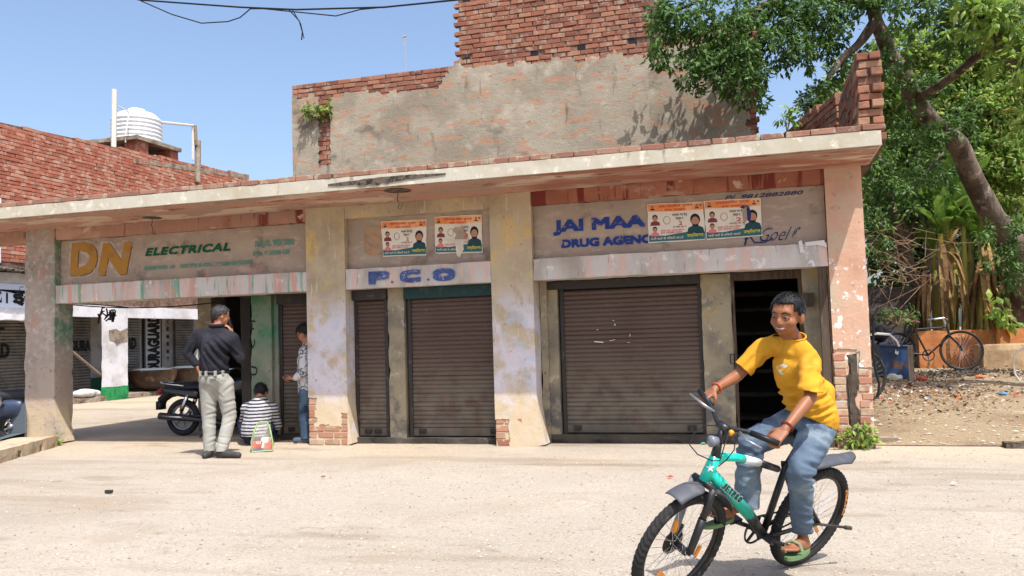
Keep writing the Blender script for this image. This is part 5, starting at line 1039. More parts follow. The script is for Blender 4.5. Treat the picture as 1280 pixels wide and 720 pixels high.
blob('seat', X2([cap(V(-.16, 0, .66), .09, V(.4, 0, .64), .1)]), .025, m_seat, sct)
T0 = lambda *a: T2 @ V(*a); fd = T2.to_3x3() @ V(1, 0, 0); nd = T2.to_3x3() @ V(0, 1, 0)
wheel(sct, T0(0, 0, .23), fd, nd, .23, .05, alloy=5); wheel(sct, T0(1.2, 0, .23), fd, nd, .23, .05, alloy=5)
mb = MB(T2); mb.tube([(.85, -.34, .96), (.95, -.1, .98), (.95, .1, .98), (.85, .34, .96)], .018, 6); mb.build('handlebar', m_chrome, sct); mb = MB(); p = at_y(3, 503, -.1); mb.lathe([(0, .0), (.06, .01), (.085, .06), (.07, .1), (0, .11)], p, (-.3, -1, .1), 16); mb.build('lamp', m_chrome, sct, True)
mb = MB(); c4 = [at_y(31, 502, .0), at_y(31, 541, -.1), at_y(-12, 553, -.25), at_y(-4, 545, .1), at_y(20, 515, .15)]; mb.poly(c4, (0, .03, .01), 1.0); mb.build('cover_cloth', m_tarp, sct)
# ================================================================== old black bicycle in the yard
ob = thing('old_bicycle', 'old black roadster bicycle leaning behind the blue bin', 'bicycle', (2.3, 2.6, .55)); OY = on_dirt(1203, 466).y
fw = at_y(1202, 438, OY); ow = V(fw.x-1.0, OY+.05, fw.z)
wheel(ob, fw, V(1, 0, 0), V(.06, 1, -.12), .335, .018, 32, rimm=m_frame); wheel(ob, ow, V(1, 0, 0), V(0, 1, -.12), .335, .018, 32, rimm=m_frame)
O_ = lambda x, y: at_y(x, y, OY); hd = O_(1183, 409); hd2 = O_(1187, 420); bb = O_(1160, 444); st = O_(1143, 412)
mb = MB()
for a, b in ((hd, st), (hd2, bb), (st, bb), (bb, ow), (st, ow)): mb.tube([a, b], .016, 6)
mb.tube([hd-ZV*0+V(0, 0, .05), hd2], .02, 6); mb.build('frame', m_frame, ob); mb = MB()
for s in (-.05, .05): mb.tube([hd2+V(0, s, 0), fw.lerp(hd2, .35)+V(.03, s, 0), fw+V(0, s, 0)], .012, 6)
mb.build('fork', m_frame, ob); mb = MB(); q = O_(1180, 399); mb.tube([q+V(-.2, -.28, .0), q+V(-.05, -.26, .02), q+V(.03, -.1, .0), q+V(.03, .1, 0), q+V(-.05, .26, .02), q+V(-.2, .28, 0)], .012, 6); mb.tube([q, hd], .014, 6); mb.build('handlebar', m_chrome, ob)
mb = MB(); p = O_(1140, 403); mb.ball(p, (.13, .08, .04)); mb.tube([p, st], .014, 6); mb.build('saddle', mat('brown_saddle', C(92, 58, 46), .7), ob); mb = MB(); mb.tube([bb+V(.09*math.cos(a), -.04, .09*math.sin(a)) for a in np.linspace(0, 6, 14)], .01, 5, closed=True); mb.tube([bb, bb+V(.0, -.08, -.17)], .01, 5); mb.build('crank', m_frame, ob)
pb = thing('parked_bicycle', 'second bicycle mostly hidden by the corner pillar, chrome handlebar showing', 'bicycle', (1.5, 1.6, .4)); q = [at_y(x, y, 1.7) for x, y in ((1078, 420), (1096, 417), (1112, 418), (1121, 426), (1124, 433))]; mb = MB(); mb.tube(q, .016, 6); mb.build('handlebar', m_chrome, pb)
p = at_y(1080, 470, 1.5); wheel(pb, p, V(.8, .5, 0), V(-.5, .8, 0), .32, .018, 28); mb = MB(); mb.tube([q[0], p+V(0, 0, .1), p], .016, 6); mb.build('frame', m_frame, pb)
# ================================================================== people
def skinmat(name, c, d): return mat(name, C(*c), .5, [(C(*d), 7, .45, .65, {'amt': .5})], [(90, .1, {'d': .002})], spec=.35)
sk_boy = skinmat('warm_brown_skin', (140, 90, 60), (116, 70, 48)); sk_man = skinmat('brown_skin', (168, 114, 86), (146, 94, 70)); m_hairb = mat('black_hair', C(26, 25, 26), .6, bump=[(120, .6, {'d': .006})], spec=.35); m_hairg = mat('greying_hair', C(48, 47, 48), .6, [(C(104, 102, 100), 60, .5, .66, {'amt': .7})], [(120, .6, {'d': .006})])
m_eye = mat('eye_white', C(150, 132, 120), .4); m_iris = mat('dark_iris', C(30, 20, 16), .2); m_lip = mat('lips', C(128, 70, 60), .5); m_teeth = mat('teeth', C(172, 162, 148), .4)
def wrk(amp, f, st=(1, 1, 1), o=0.0):
    def fn(p):
        q = (p[0]*st[0], p[1]*st[1], p[2]*st[2]); a = nz(q, f, o); return amp*((1-abs(a)*2.2)*.6+nz(q, f*2.4, o+2)*.5)
    return fn
def hand(S, w, d, palm, thumb, s=1.0, curl=(.3, .5, .4), spread=.10):
    """wrist point, finger direction, palm normal (towards what is gripped), thumb-side direction; s=1 is an adult hand"""
    d = Vector(d).normalized(); palm = Vector(palm); palm = (palm-d*palm.dot(d)).normalized(); th = d.cross(palm)
    if th.dot(Vector(thumb)) < 0: th = -th
    w = Vector(w)
    for o in (-.030, -.010, .010, .030): S.append(cap(w+th*o*.7*s+d*.012*s, .0135*s, w+d*.086*s+th*o*s, .0115*s))
    for o, ln in ((.033, .068), (.011, .078), (-.011, .072), (-.033, .056)):
        p = w+d*.088*s+th*o*s; a = 0; rr = .0098*s; dirv = d+th*o*spread*10*.3
        for k, (fr, cu) in enumerate(zip((.45, .31, .24), curl)):
            a += cu; q = p+((dirv.normalized())*math.cos(a)+palm*math.sin(a))*ln*fr*1.15*s; S.append(cap(p, rr, q, rr*.92)); p = q; rr *= .92
    p = w+d*.024*s+th*.030*s; q = p+(d*.55+th*.62+palm*.45).normalized()*.042*s; S.append(cap(p, .014*s, q, .0115*s)); S.append(cap(q, .0115*s, q+(d*.72+palm*.62-th*.08).normalized()*.036*s, .0095*s))
def head_shapes(c, f, u, s=1.0, kid=0.0):
    """skull, jaw, nose, cheeks, ears; f = facing, u = up; s=1: 0.23 m tall"""
    f = Vector(f).normalized(); u = Vector(u); u = (u-f*u.dot(f)).normalized(); l = u.cross(f); R = basis(f, l, u); A = lambda x, y, z: Vector(c)+(f*x+l*y+u*z)*s; e = lambda p, r: ell(A(*p), [q*s for q in r], R)
    S = [e((-.012, 0, .032), (.098, .076, .086)), e((.030, 0, -.030), (.062, .058, .070)), e((.050, 0, -.078+.012*kid), (.030-.003*kid, .032, .026)), e((.066, 0, .028), (.026, .052, .028)), e((.040+.004*kid, .034+.005*kid, -.026), (.036, .026+.003*kid, .030)), e((.040+.004*kid, -.034-.005*kid, -.026), (.036, .026+.003*kid, .030)),
         e((.088, 0, -.022), (.022, .011, .022)), e((.096, 0, -.032), (.014, .016, .011)), e((.082, 0, .0), (.014, .009, .024)), e((.076, 0, -.060), (.014, .026, .010)),
         cap(A(.083, .014, .016), .008*s, A(.068, .048, .018), .008*s), cap(A(.083, -.014, .016), .008*s, A(.068, -.048, .018), .008*s)]
    for y in (-1, 1): S += [e((-.012, y*.078, -.008), (.020, .010, .032)), e((-.006, y*.074, -.03), (.012, .009, .012))]
    return S, A, R, (f, l, u)
def face_parts(body, A, R, ax, s, smile=True, brow=m_hairb):
    f, l, u = ax
    for y in (-1, 1):
        mb = MB(); mb.ball(A(.0745, y*.031, -.001), (.010*s, .013*s, .0052*s), R=R); e = mb.build('eye', m_eye, body, True); mb = MB(); mb.ball(A(.0805, y*.031, -.001), (.0055*s, .0078*s, .0050*s), R=R); mb.build('iris', m_iris, e, True)
        mb = MB(); mb.tube([A(.074, y*.013, .002), A(.083, y*.03, .0065), A(.070, y*.048, .001)], .0055*s, 6); mb.tube([A(.074, y*.014, -.004), A(.081, y*.03, -.0085), A(.068, y*.047, -.004)], .0050*s, 6); mb.build('eyelid', body.data.materials[0], body, True)
        mb = MB(); mb.tube([A(.088, y*.012, .021), A(.087, y*.03, .028), A(.070, y*.052, .020)], [.004*s, .005*s, .003*s], 6); mb.build('eyebrow', brow, body, True)
    if smile:
        mb = MB(); mb.tube([A(.065, -.034, -.047), A(.082, -.017, -.056), A(.087, 0, -.0575), A(.082, .017, -.056), A(.065, .034, -.047)], [.003*s, .0055*s, .0064*s, .0055*s, .003*s], 8); mb.build('teeth', m_teeth, body, True)
        for o, b in ((.0075, .0038), (-.0085, .0052)):
            mb = MB(); mb.tube([A(.062, -.040, -.043), A(.083, -.018, -.056+o*.9), A(.0885, 0, -.0585+o), A(.083, .018, -.056+o*.9), A(.062, .040, -.043)], [.003*s, b*s, b*1.1*s, b*s, .003*s], 8); mb.build('lip', m_lip, body, True)
    else: mb = MB(); mb.tube([A(.072, -.024, -.060), A(.088, 0, -.060), A(.072, .024, -.060)], .005*s, 6); mb.build('lip', m_lip, body, True)
def hair(body, A, R, ax, s, m, keep, n=900, ln=.016, thick=.010, seed=1):
    """short hair: a cap grown on the skull plus single tufts; keep(x,y,z) in head units"""
    f, l, u = ax; mb = MB(); N1, N2 = 40, 26; vs = []; fs = []; idx = {}; ok = {}
    c0 = (-.012, 0, .032); rr = (.098+thick, .076+thick, .086+thick)
    for i in range(N2+1):
        for j in range(N1):
            th = math.pi*i/N2; ph = 2*math.pi*j/N1; d = (math.sin(th)*math.cos(ph), math.sin(th)*math.sin(ph), math.cos(th)); q = tuple(c0[k]+rr[k]*d[k]*(1+.035*nz(d, 9)+.02*nz(d, 23)) for k in range(3)); ok[(i, j)] = keep(*q); vs.append(A(*q))
    for i in range(N2):
        for j in range(N1):
            K = [(i, j), (i+1, j), (i+1, (j+1) % N1), (i, (j+1) % N1)]
            if all(ok[k] for k in K): fs.append(tuple(k[0]*N1+k[1] for k in K))
    mb.add(vs, fs); h = mb.build('hair', m, body, True); sd = h.modifiers.new('t', 'SOLIDIFY'); sd.thickness = .016*s; sd.offset = -1
    r = random.Random(seed); tb = MB(); k = 0
    while k < n:
        th = math.acos(r.uniform(-.7, 1)); ph = r.uniform(0, 6.283); d = (math.sin(th)*math.cos(ph), math.sin(th)*math.sin(ph), math.cos(th)); q = tuple(c0[i]+rr[i]*d[i]*.985 for i in range(3))
        if not keep(*q): continue
        k += 1; b = A(*q); dv = (f*d[0]+l*d[1]+u*d[2]+(f*.5-u*.35)*(.6 if d[0] > 0 else .2)+V(r.uniform(-.35, .35), r.uniform(-.35, .35), r.uniform(-.35, .35))).normalized(); sd_ = dv.orthogonal().normalized()*.0028*s
        tb.add([b-sd_, b+sd_, b+dv*ln*s*r.uniform(.6, 1.2)], [(0, 1, 2)])
    o = tb.build('hair_tuft', m, h); o['kind'] = 'stuff'; return h
def denim(name, base, hi, lo): return mat(name, C(*base), .85, [(C(*hi), 3.5, .45, .66, {'seed': 1}), (C(*lo), 5, .56, .7, {'seed': 2}), (C(*[min(255, v+14) for v in hi]), 300, .5, .7, {'seed': 3, 'amt': .15})], [(16, .25, {'d': .01})], spec=.15)
m_jean = denim('faded_blue_denim', (82, 97, 114), (126, 139, 148), (56, 70, 90))
# ------------------------------------------------------------------ the boy's bicycle
BF = V(-.63, -.777, 0); BL = V(.715, -.58, -.391); BU = V(.304, -.247, .92); BF.normalize(); BL.normalize(); BU = BF.cross(BL) * 1.0; BU.normalize(); RC = V(.224, -4.841, .267)
Bk = lambda a, b, c: RC+BF*a+BL*b+BU*c
bike = thing('bicycle', 'turquoise and black bicycle ridden by the boy in yellow', 'bicycle', (RC.x, RC.y, 0))
m_turq = mat('turquoise_frame_paint', C(14, 200, 176), .35, [(C(90, 170, 156), 30, .58, .7, {'amt': .5})], spec=.5, coat=.2); m_whitep = mat('white_frame_paint', C(214, 216, 216), .35, spec=.5)
R_B = .29
rwh = wheel(bike, RC, BF, BL, R_B, .026, 32, tread=True)
SA = (Bk(.905, 0, .452)-Bk(.93, 0, .357)).normalized(); HUB = V(-.386, -5.595, .266)
NF = (Matrix.Rotation(.04, 3, SA) @ BL); FFd = (BF-NF*BF.dot(NF)).normalized(); FU = FFd.cross(NF)
fwh = wheel(bike, HUB, FFd, NF, R_B, .026, 32, tread=True)
def bt(name, segs, m, par=bike, n=10): mb = MB(); [mb.tube(p, r, n) for p, r in segs]; return mb.build(name, m, par, True)
HTb, HTt, STM, BBk, STt = Bk(.93, 0, .357), Bk(.905, 0, .452), Bk(.91, 0, .613), Bk(.365, 0, -.041), Bk(.35, 0, .36)
mid = HTt.lerp(BBk, .74)
bt('head_tube', [([HTb-SA*.015, HTt+SA*.01], .027)], m_turq)
dt = bt('down_tube', [([HTb.lerp(HTt, .35), mid.lerp(HTb, .05)], [.027, .030])], m_turq); bt('down_tube', [([mid.lerp(HTb, .06), BBk], [.0298, .024])], m_frame)
TJ = Bk(.41, 0, .335); tm = [HTt-SA*.012, Bk(.84, 0, .452), Bk(.76, 0, .44)]; bt('top_tube', [(tm+[Bk(.70, 0, .425)], [.024, .021, .020, .020])], m_turq); bt('top_tube', [([Bk(.70, 0, .425), Bk(.575, 0, .39)], .0197)], m_whitep); bt('top_tube', [([Bk(.575, 0, .39), TJ], [.019, .017])], m_frame)
bt('seat_tube', [([BBk, STt], .018)], m_frame); SAD = Bk(.285, 0, .50); bt('seat_post', [([STt, SAD], .013), ([Bk(.36, -.02, .34), Bk(.33, .02, .36)], .02)], m_frame)
for s in (-1, 1): bt('chain_stay', [([BBk+BL*.03*s, RC+BF*.2+BL*.05*s-BU*.01, RC+BL*.062*s], .0105)], m_frame); bt('seat_stay', [([STt+BL*.02*s-BU*.02, RC+BF*.2+BL*.05*s+BU*.19, RC+BL*.06*s], .009)], m_frame)
blob('saddle', [ell(SAD-BF*.06+BU*.025, (.10, .075, .03), basis(BF, BL, BU)), cap(SAD+BU*.025, .035, SAD+BF*.13+BU*.03, .02)], .012, m_seat, bike)
# fork: crown and two blades that straddle the front wheel
CR = HUB+(HTb-HUB).normalized()*(R_B+.045)
bt('fork_crown', [([CR+NF*.062, CR-NF*.062], .017), ([CR, HTb], .019)], m_frame)
for s in (-1, 1): bt('fork_blade', [([CR+NF*.06*s, HUB.lerp(CR, .45)+NF*.06*s], .0165), ([HUB.lerp(CR, .55)+NF*.06*s, HUB+NF*.058*s], [.020, .017])], m_frame if s > 0 else mat('grey_fork_paint', C(120, 122, 126), .4))
bt('front_axle', [([HUB+NF*.085, HUB-NF*.085], .010)], m_chrome)
mb = MB(); mb.lathe([(.02, 0), (.064, 0), (.066, .003), (.02, .004)], HUB-NF*.045, -NF, 24)
for i in range(8): a = i*.785; mb.tube([HUB-NF*.046+(FFd*math.cos(a)+FU*math.sin(a))*.02, HUB-NF*.046+(FFd*math.cos(a+.3)+FU*math.sin(a+.3))*.062], .005, 5)
mb.build('brake_disc', m_steel_dark, bike)
mb = MB(); mb.obox(HUB-NF*.06+FU*.05-FFd*.03, NF*.012, FFd*.02, FU*.03); mb.build('brake_caliper', m_steel_dark, bike)
def reflector(c, ax, n, w_): mb = MB(); mb.obox(c, Vector(ax).normalized()*.030, Vector(n)*.006, Vector(ax).cross(Vector(n)).normalized()*.009); return mb.build('reflector', m_amber, w_)
for a in (3.5, 1.02, 5.3): reflector(HUB+(FFd*math.cos(a)+FU*math.sin(a))*.15, -FFd*math.sin(a)+FU*math.cos(a) if a > 2 else FFd*math.cos(a+.5)+FU*math.sin(a+.5), NF, fwh)
reflector(RC+(BF*math.cos(3.9)+BU*math.sin(3.9))*.13, BF*math.cos(3.9)+BU*math.sin(3.9), BL, rwh)
mb = MB(); ar = [RC+(BF*math.cos(a)+BU*math.sin(a))*(R_B-.022)+BL*.0262 for a in np.linspace(2.55, 3.2, 10)]; ar2 = [RC+(BF*math.cos(a)+BU*math.sin(a))*(R_B-.040)+BL*.0262 for a in np.linspace(2.55, 3.2, 10)]
mb.add(ar+ar2, [(i, i+1, i+11, i+10) for i in range(9)]); mb.build('tyre_print', mat('orange_tyre_print', C(206, 138, 60), .7, [(C(60, 56, 52), 60, .5, .56, {})]), rwh)
def guard(name, c, f, u, n, a0, a1, r_, wdt, m, tail=None):
    mb = MB(); N = 14; vs = []; k = 7
    for i in range(N+1):
        a = lerp(a0, a1, i/N); d = f*math.cos(a)+u*math.sin(a); w_ = wdt*(1-.55*max(0, (i/N-.75)*4)**2*.6)
        for j in range(k): q = lerp(-1.25, 1.25, j/(k-1)); vs.append(c+d*(r_-wdt*.45*(1-math.cos(q)))+n*w_*math.sin(q))
    mb.add(vs, [(i*k+j, i*k+j+1, (i+1)*k+j+1, (i+1)*k+j) for i in range(N) for j in range(k-1)]); o = mb.build(name, m, bike, True); sd = o.modifiers.new('t', 'SOLIDIFY'); sd.thickness = .004; return o
guard('front_mudguard', HUB, FFd, FU, NF, math.radians(62), math.radians(92), R_B+.045, .055, m_rubber); guard('front_mudguard', HUB, FFd, FU, NF, math.radians(100), math.radians(152), R_B+.035, .05, m_rubber)
mb = MB(); g0 = [Bk(.17, 0, .33), Bk(.05, 0, .345), Bk(-.06, 0, .352), Bk(-.14, 0, .345), Bk(-.2, 0, .36)]; vs = []; k = 7
for i, p in enumerate(g0):
    w_ = (.035, .05, .055, .055, .03)[i]
    for j in range(k): q = lerp(-1.2, 1.2, j/(k-1)); vs.append(p+BL*w_*math.sin(q)-BU*.03*(1-math.cos(q)))
mb.add(vs, [(i*k+j, i*k+j+1, (i+1)*k+j+1, (i+1)*k+j) for i in range(len(g0)-1) for j in range(k-1)]); o = mb.build('rear_mudguard', m_rubber, bike, True); sd = o.modifiers.new('t', 'SOLIDIFY'); sd.thickness = .006
bt('mudguard_stay', [([STt-BF*.0+BU*.02, Bk(.2, 0, .33), g0[0]], .01)], m_frame)
# drivetrain
mb = MB(); cc = BBk-BL*.045
mb.tube([cc+(BF*math.cos(a)+BU*math.sin(a))*.078 for a in np.linspace(0, 2*math.pi, 36, endpoint=False)], .0055, 6, closed=True)
for i in range(5): a = i*1.2566+.3; mb.tube([cc, cc+(BF*math.cos(a)+BU*math.sin(a))*.076], .008, 5)
mb.tube([BBk-BL*.06, BBk+BL*.07], .021, 10)
mb.build('chainwheel', m_frame, bike); mb = MB(); mb.tube([cc+BU*.078, RC-BL*.045+BU*.035], .005, 5); mb.tube([cc-BU*.078, RC-BL*.045-BU*.035], .005, 5); mb.build('chain', m_steel_dark, bike)
PL, PR = Bk(.235, .12, -.085), Bk(.495, -.12, .005)
bt('crank_arm', [([BBk+BL*.062, PL-BL*.045], .011)], m_frame); bt('crank_arm', [([BBk-BL*.062, PR+BL*.045], .011)], m_frame)
for p in (PL, PR): mb = MB(); mb.obox(p, BF*.042, BL*.045, BU*.010); mb.build('pedal', m_black, bike)
bt('side_stand', [([RC+BL*.06+BF*.03, RC+BL*.12-BF*.15-BU*.015], .007), ([RC+BL*.12-BF*.15-BU*.015, RC+BL*.13-BF*.19-BU*.02], .011)], m_steel_dark)
# cockpit
H0 = V(.21, -5.18, .75); J = lambda x, y, t: at_v(x, y, H0, t)
HLg, HRg = J(962, 547, .44), J(884, 495, .14); c0 = J(904, 534, .36); hv = (HLg-HRg).normalized()
hb = bt('handlebar', [([HLg+hv*.05, J(935, 540, .42), J(918, 537, .385), c0, J(896, 527, .30), J(891, 512, .22), HRg-hv*.05], .0115)], m_frame)
bt('grip', [([HLg+hv*.055, J(938, 541, .425)], .0140)], m_black, hb); bt('grip', [([HRg-hv*.055, J(889, 507, .19)], .0140)], m_black, hb)
bt('stem', [([HTt, Bk(.912, 0, .53)], [.024, .018]), ([Bk(.912, 0, .52), c0], .017), ([c0-hv*.03, c0+hv*.03], .021)], m_frame)
bt('brake_lever', [([J(893, 515, .25), J(880, 506, .24), J(862, 492, .18)], [.008, .006, .005])], m_alloy, hb); bt('brake_lever', [([J(925, 541, .41), J(934, 551, .5), J(952, 560, .53)], [.008, .006, .005])], m_alloy, hb)
mb = MB(); p = J(897, 551, .40); mb.lathe([(0, 0), (.018, .0), (.026, .03), (.026, .04), (0, .044)], p, -NV*.35-RH*.9, 16); mb.build('headlight', mat('lamp_lens', C(110, 116, 124), .3, spec=.6), hb, True)
mb = MB(); p = J(914, 541, .40); mb.ball(p, .014); mb.build('bell', m_amber, hb, True)
mb = MB(); mb.tube([J(900, 532, .38), J(880, 532, .40), J(864, 545, .42), J(862, 556, .43), J(872, 568, .42), J(890, 576, .41), J(900, 576, .40)], .0028, 5); mb.tube([J(908, 534, .38), J(919, 545, .42), J(918, 562, .43), J(908, 575, .42), J(898, 583, .41)], .0028, 5); mb.tube([J(912, 538, .4), J(906, 556, .45), J(900, 575, .42)], .0026, 5); mb.build('brake_cable', m_wire, bike)
dd = (mid-HTb).normalized(); out_ = -(dd.cross(CAM-mid)).cross(dd).normalized()
upd = dd.cross(-out_).normalized(); upd = upd if upd.z > 0 else -upd
def decal(body, p, wid, hei, ux, uy, m, off=.02): return text(body, 'decal', dt, m, p, wid, hei, ux=ux, uz=uy, offset=off)
nrm_ = -out_ if (-out_).dot(CAM-mid) > 0 else out_
m_dec = mat('dark_teal_decal', C(12, 96, 92), .4); dstart = HTb.lerp(HTt, .35).lerp(mid, .2)
for k, ch in enumerate('JETPRO'):
    p = dstart+dd*(.034*k)+nrm_*.0305-upd*.019; text(ch, 'decal', dt, m_whitep, p, .031, .038, ux=dd, uz=upd, bold=.007); text(ch, 'decal', dt, m_dec, p+nrm_*.003+dd*.003+upd*.003, .024, .031, ux=dd, uz=upd, bold=.004)
st_ = []; hc = HTb.lerp(HTt, .5)+(CAM-HTb).normalized()*.030
ru = (CAM-hc).normalized(); e1 = ZV.cross(ru).normalized(); e2 = ru.cross(e1)
for i in range(10): a = math.pi/2+i*math.pi/5; r_ = .02 if i % 2 == 0 else .008; st_.append(hc+(e1*math.cos(a)+e2*math.sin(a))*r_)
mb = MB(); mb.poly(st_, ru, .0015); mb.build('star_emblem', m_whitep, bike)
# ------------------------------------------------------------------ the boy
boy = thing('person', 'smiling boy in a yellow t-shirt and faded jeans riding the turquoise bicycle', 'person', (.2, -5.15, 0))
hipC = J(1010, 537, .0); lh, rh = J(1024, 533, .07), J(995, 528, -.05); lk, rk = J(1000, 588, .28), J(939, 553, .05); la, ra = J(1003, 664, .12), J(932, 632, -.02)
nk = J(992, 426, .14); ls, rs = J(1012, 451, .20), J(953, 435, .05); le, re_ = J(1013, 497, .33), J(921, 470, .03); lw, rw = J(981, 537, .42), J(893, 487, .12); chest = J(990, 462, .11); waist = J(1006, 505, .04)
hc_ = J(984, 395, .20); fdir = (-NV*.72-RH*.70-ZV*.10).normalized(); hup = (ZV+RH*.06-NV*.10).normalized()
HS, HA_, HR, hax = head_shapes(hc_, fdir, hup, .90, 1.0)
S = HS+[cap(hc_-ZV*.05+NV*.02, .042, nk, .045), cap(nk, .045, chest, .07), cap(chest, .072, waist, .072), cap(waist, .072, hipC, .08), cap(nk-ZV*.02, .036, ls, .036), cap(nk-ZV*.02, .036, rs, .036),
    cap(ls, .036, le, .030), cap(le, .030, le.lerp(lw, .35), .029), cap(le.lerp(lw, .35), .029, lw, .020), cap(rs, .036, re_, .030), cap(re_, .030, re_.lerp(rw, .35), .029), cap(re_.lerp(rw, .35), .029, rw, .020),
    cap(lh, .075, lk, .05), cap(lk, .048, lk.lerp(la, .35), .045), cap(lk.lerp(la, .35), .045, la, .028), cap(rh, .075, rk, .05), cap(rk, .048, ra, .03)]
gl = HLg-lw; hand(S, lw, (HLg+hv*-.0-lw)*1+NV*-.02-ZV*.02, -ZV*.8-RH*.3+NV*.25, -hv, .80, (.75, 1.15, .9)); hand(S, rw, HRg-rw-ZV*.012-RH*.02, -ZV*.85+NV*.2, hv, .80, (.75, 1.15, .9))
# left foot in its slipper, toes towards the viewer's left; right foot behind the front wheel
def foot(S, an, toe, s=.85):
    an = Vector(an); toe = Vector(toe); d = (toe-an); d.z = 0; d.normalize(); sd = V(-d.y, d.x, 0); b = toe-d*.0
    S += [cap(an, .030*s, an-ZV*.055*s-d*.025*s, .034*s), cap(an-ZV*.03*s, .032*s, toe-d*.05*s+ZV*.004, .024*s), cap(an-ZV*.06*s-d*.02*s, .03*s, toe-d*.06*s, .024*s)]
    for k, o in enumerate((-.034, -.016, .001, .017, .032)): S.append(cap(toe-d*.06*s+sd*o*.9*s, .013*s, toe+sd*o*1.1*s+d*(.008-.012*abs(k-1))*s, .0105*s*(1.15 if k == 0 else 1)))
    return d, sd
lt, rt_ = J(986, 688, .26), J(884, 644, .17); dl, sdl = foot(S, la+ZV*-.02, lt); dr_, sdr = foot(S, J(908, 636, .02), rt_); S.append(cap(ra, .03, J(908, 636, .02), .03))
bb_ = blob('body', S, .0068, sk_boy, boy, smooth=3); face_parts(bb_, HA_, HR, hax, .90)
keep_boy = lambda x, y, z: z > (.066+.008*nz((y, 0, 0), 60) if x > .05 else (.03 if x > .02 else (.008 if x > -.02 else (-.02 if x > -.05 else -.05))))
hair(bb_, HA_, HR, hax, .90, m_hairb, keep_boy, 2600, .010, .0045)
for an, toe, dv, sd in ((la-ZV*.02, lt, dl, sdl), (J(908, 636, .02), rt_, dr_, sdr)):
    mb = MB(); an = Vector(an)-ZV*.055; heel = Vector(an)-dv*.04; out = []
    for i in range(20):
        a = 2*math.pi*i/20; c = (heel+Vector(toe))/2; L2 = ((Vector(toe)-heel).length/2+.018); out.append(c+dv*L2*math.cos(a)+sd*(.040+.006*math.cos(a))*math.sin(a)-ZV*.018)
    mb.poly(out, (0, 0, 1), -.016); sl_ = mb.build('slipper', mat('green_slipper', C(92, 120, 78), .7), boy); mb = MB(); m2 = Vector(toe)-dv*.055
    mb.tube([m2+sd*.042-ZV*.01, m2+sd*.03+ZV*.022, m2+ZV*.032, m2-sd*.03+ZV*.022, m2-sd*.042-ZV*.01], .009, 8, flat=.7); mb.build('strap', mat('olive_strap', C(120, 122, 96), .7), sl_)
m_yel = mat('yellow_tshirt', C(198, 144, 44), .85, [(C(184, 130, 38), 5, .45, .66, {}), (C(208, 158, 66), 9, .56, .7, {'seed': 3, 'amt': .6})], [(150, .25, {'d': .002}), (14, .3, {'d': .012})], spec=.1)
ts = V(0, 0, 0); back = NV*.01
SH = [cap(nk-ZV*.02, .058, nk+ZV*.055-NV*.012, .054), cap(nk-ZV*.02, .058, chest, .086), cap(chest, .088, waist+ZV*.01, .092), cap(waist, .092, hipC-ZV*.0, .104), cap(ls.lerp(nk, .5), .052, ls, .050), cap(rs.lerp(nk, .5), .052, rs, .048), cap(ls, .050, ls.lerp(le, .6), .053), cap(ls.lerp(le, .55), .053, le.lerp(lw, .02), .057), cap(rs, .048, rs.lerp(re_, .6), .051), cap(rs.lerp(re_, .5), .051, re_, .055),
      cap(ls.lerp(chest, .5), .068, lh+ZV*.03, .098), cap(rs.lerp(chest, .8), .062, J(1008, 516, .0), .084), cap(J(1026, 490, -.02), .066, J(1027, 515, -.04), .074)]
hn = (J(975, 505, .05)-J(1043, 530, .05)); hem_n = (-(ZV)+RH*-.42*-1.0).normalized(); hem_n = V(0, 0, -1)*.90-RH*.42
dL = (le-ls).normalized(); dR = (re_-rs).normalized()
cf_b = creases(H0, .1, [(1003, 480, 978, 488, .010, .011), (1004, 482, 984, 503, .010, .012), (1005, 484, 1000, 514, .008, .011), (950, 464, 968, 480, .009, .011), (952, 460, 962, 494, .007, .012), (1040, 507, 1004, 517, .009, .010), (1038, 490, 1008, 500, .008, .010), (972, 510, 1012, 508, .007, .010), (970, 494, 1000, 499, .008, .010), (1004, 464, 1032, 470, .006, .010), (1002, 477, 1030, 480, .006, .009), (947, 442, 930, 462, .006, .010), (957, 447, 944, 470, .006, .010), (965, 440, 985, 452, .005, .013), (1010, 445, 990, 462, .006, .013), (1036, 515, 1015, 524, .007, .009)])
def yw(p):
    u = (p-nk).dot(RH); v = p.z-nk.z; a = .0035*(1-2.4*abs(nz((u*1.0, (p-nk).dot(NV), v*.5), 9)))+.002*nz(p, 21)
    low = max(0, min(1, (-v-.14)/.15)); return a*.8+cf_b(p)+low*.0055*math.sin((u*.9-v*.55)*58+3*nz(p, 6))*(.5+.5*nz(p, 5, 4))
ysh = blob('tshirt', SH, .0078, m_yel, boy, cuts=[(J(1008, 523, .05), hem_n.normalized())], wrinkle=yw, smooth=6)
def trim(o, p, n, c, rad):
    bm = bmesh.new(); bm.from_mesh(o.data); sel = [v for v in bm.verts if (v.co-Vector(c)).length < rad]; fs = set(f for v in sel for f in v.link_faces); es = set(e for f in fs for e in f.edges)
    bmesh.ops.bisect_plane(bm, geom=list(sel)+list(es)+list(fs), plane_co=p, plane_no=n, clear_outer=True); bm.to_mesh(o.data); bm.free()
def trim_neck(o, c, n, rad):
    bm = bmesh.new(); bm.from_mesh(o.data); n = Vector(n).normalized(); bmesh.ops.delete(bm, geom=[v for v in bm.verts if (v.co-Vector(c)).dot(n) > 0 and ((v.co-Vector(c))-n*(v.co-Vector(c)).dot(n)).length < rad], context='VERTS'); bm.to_mesh(o.data); bm.free()
trim(ysh, J(1016, 489, .30), V(0, 0, -1)*.97+RH*-.15, le+ZV*-.02, .10); trim(ysh, J(931, 463, .035), dR, re_, .10)
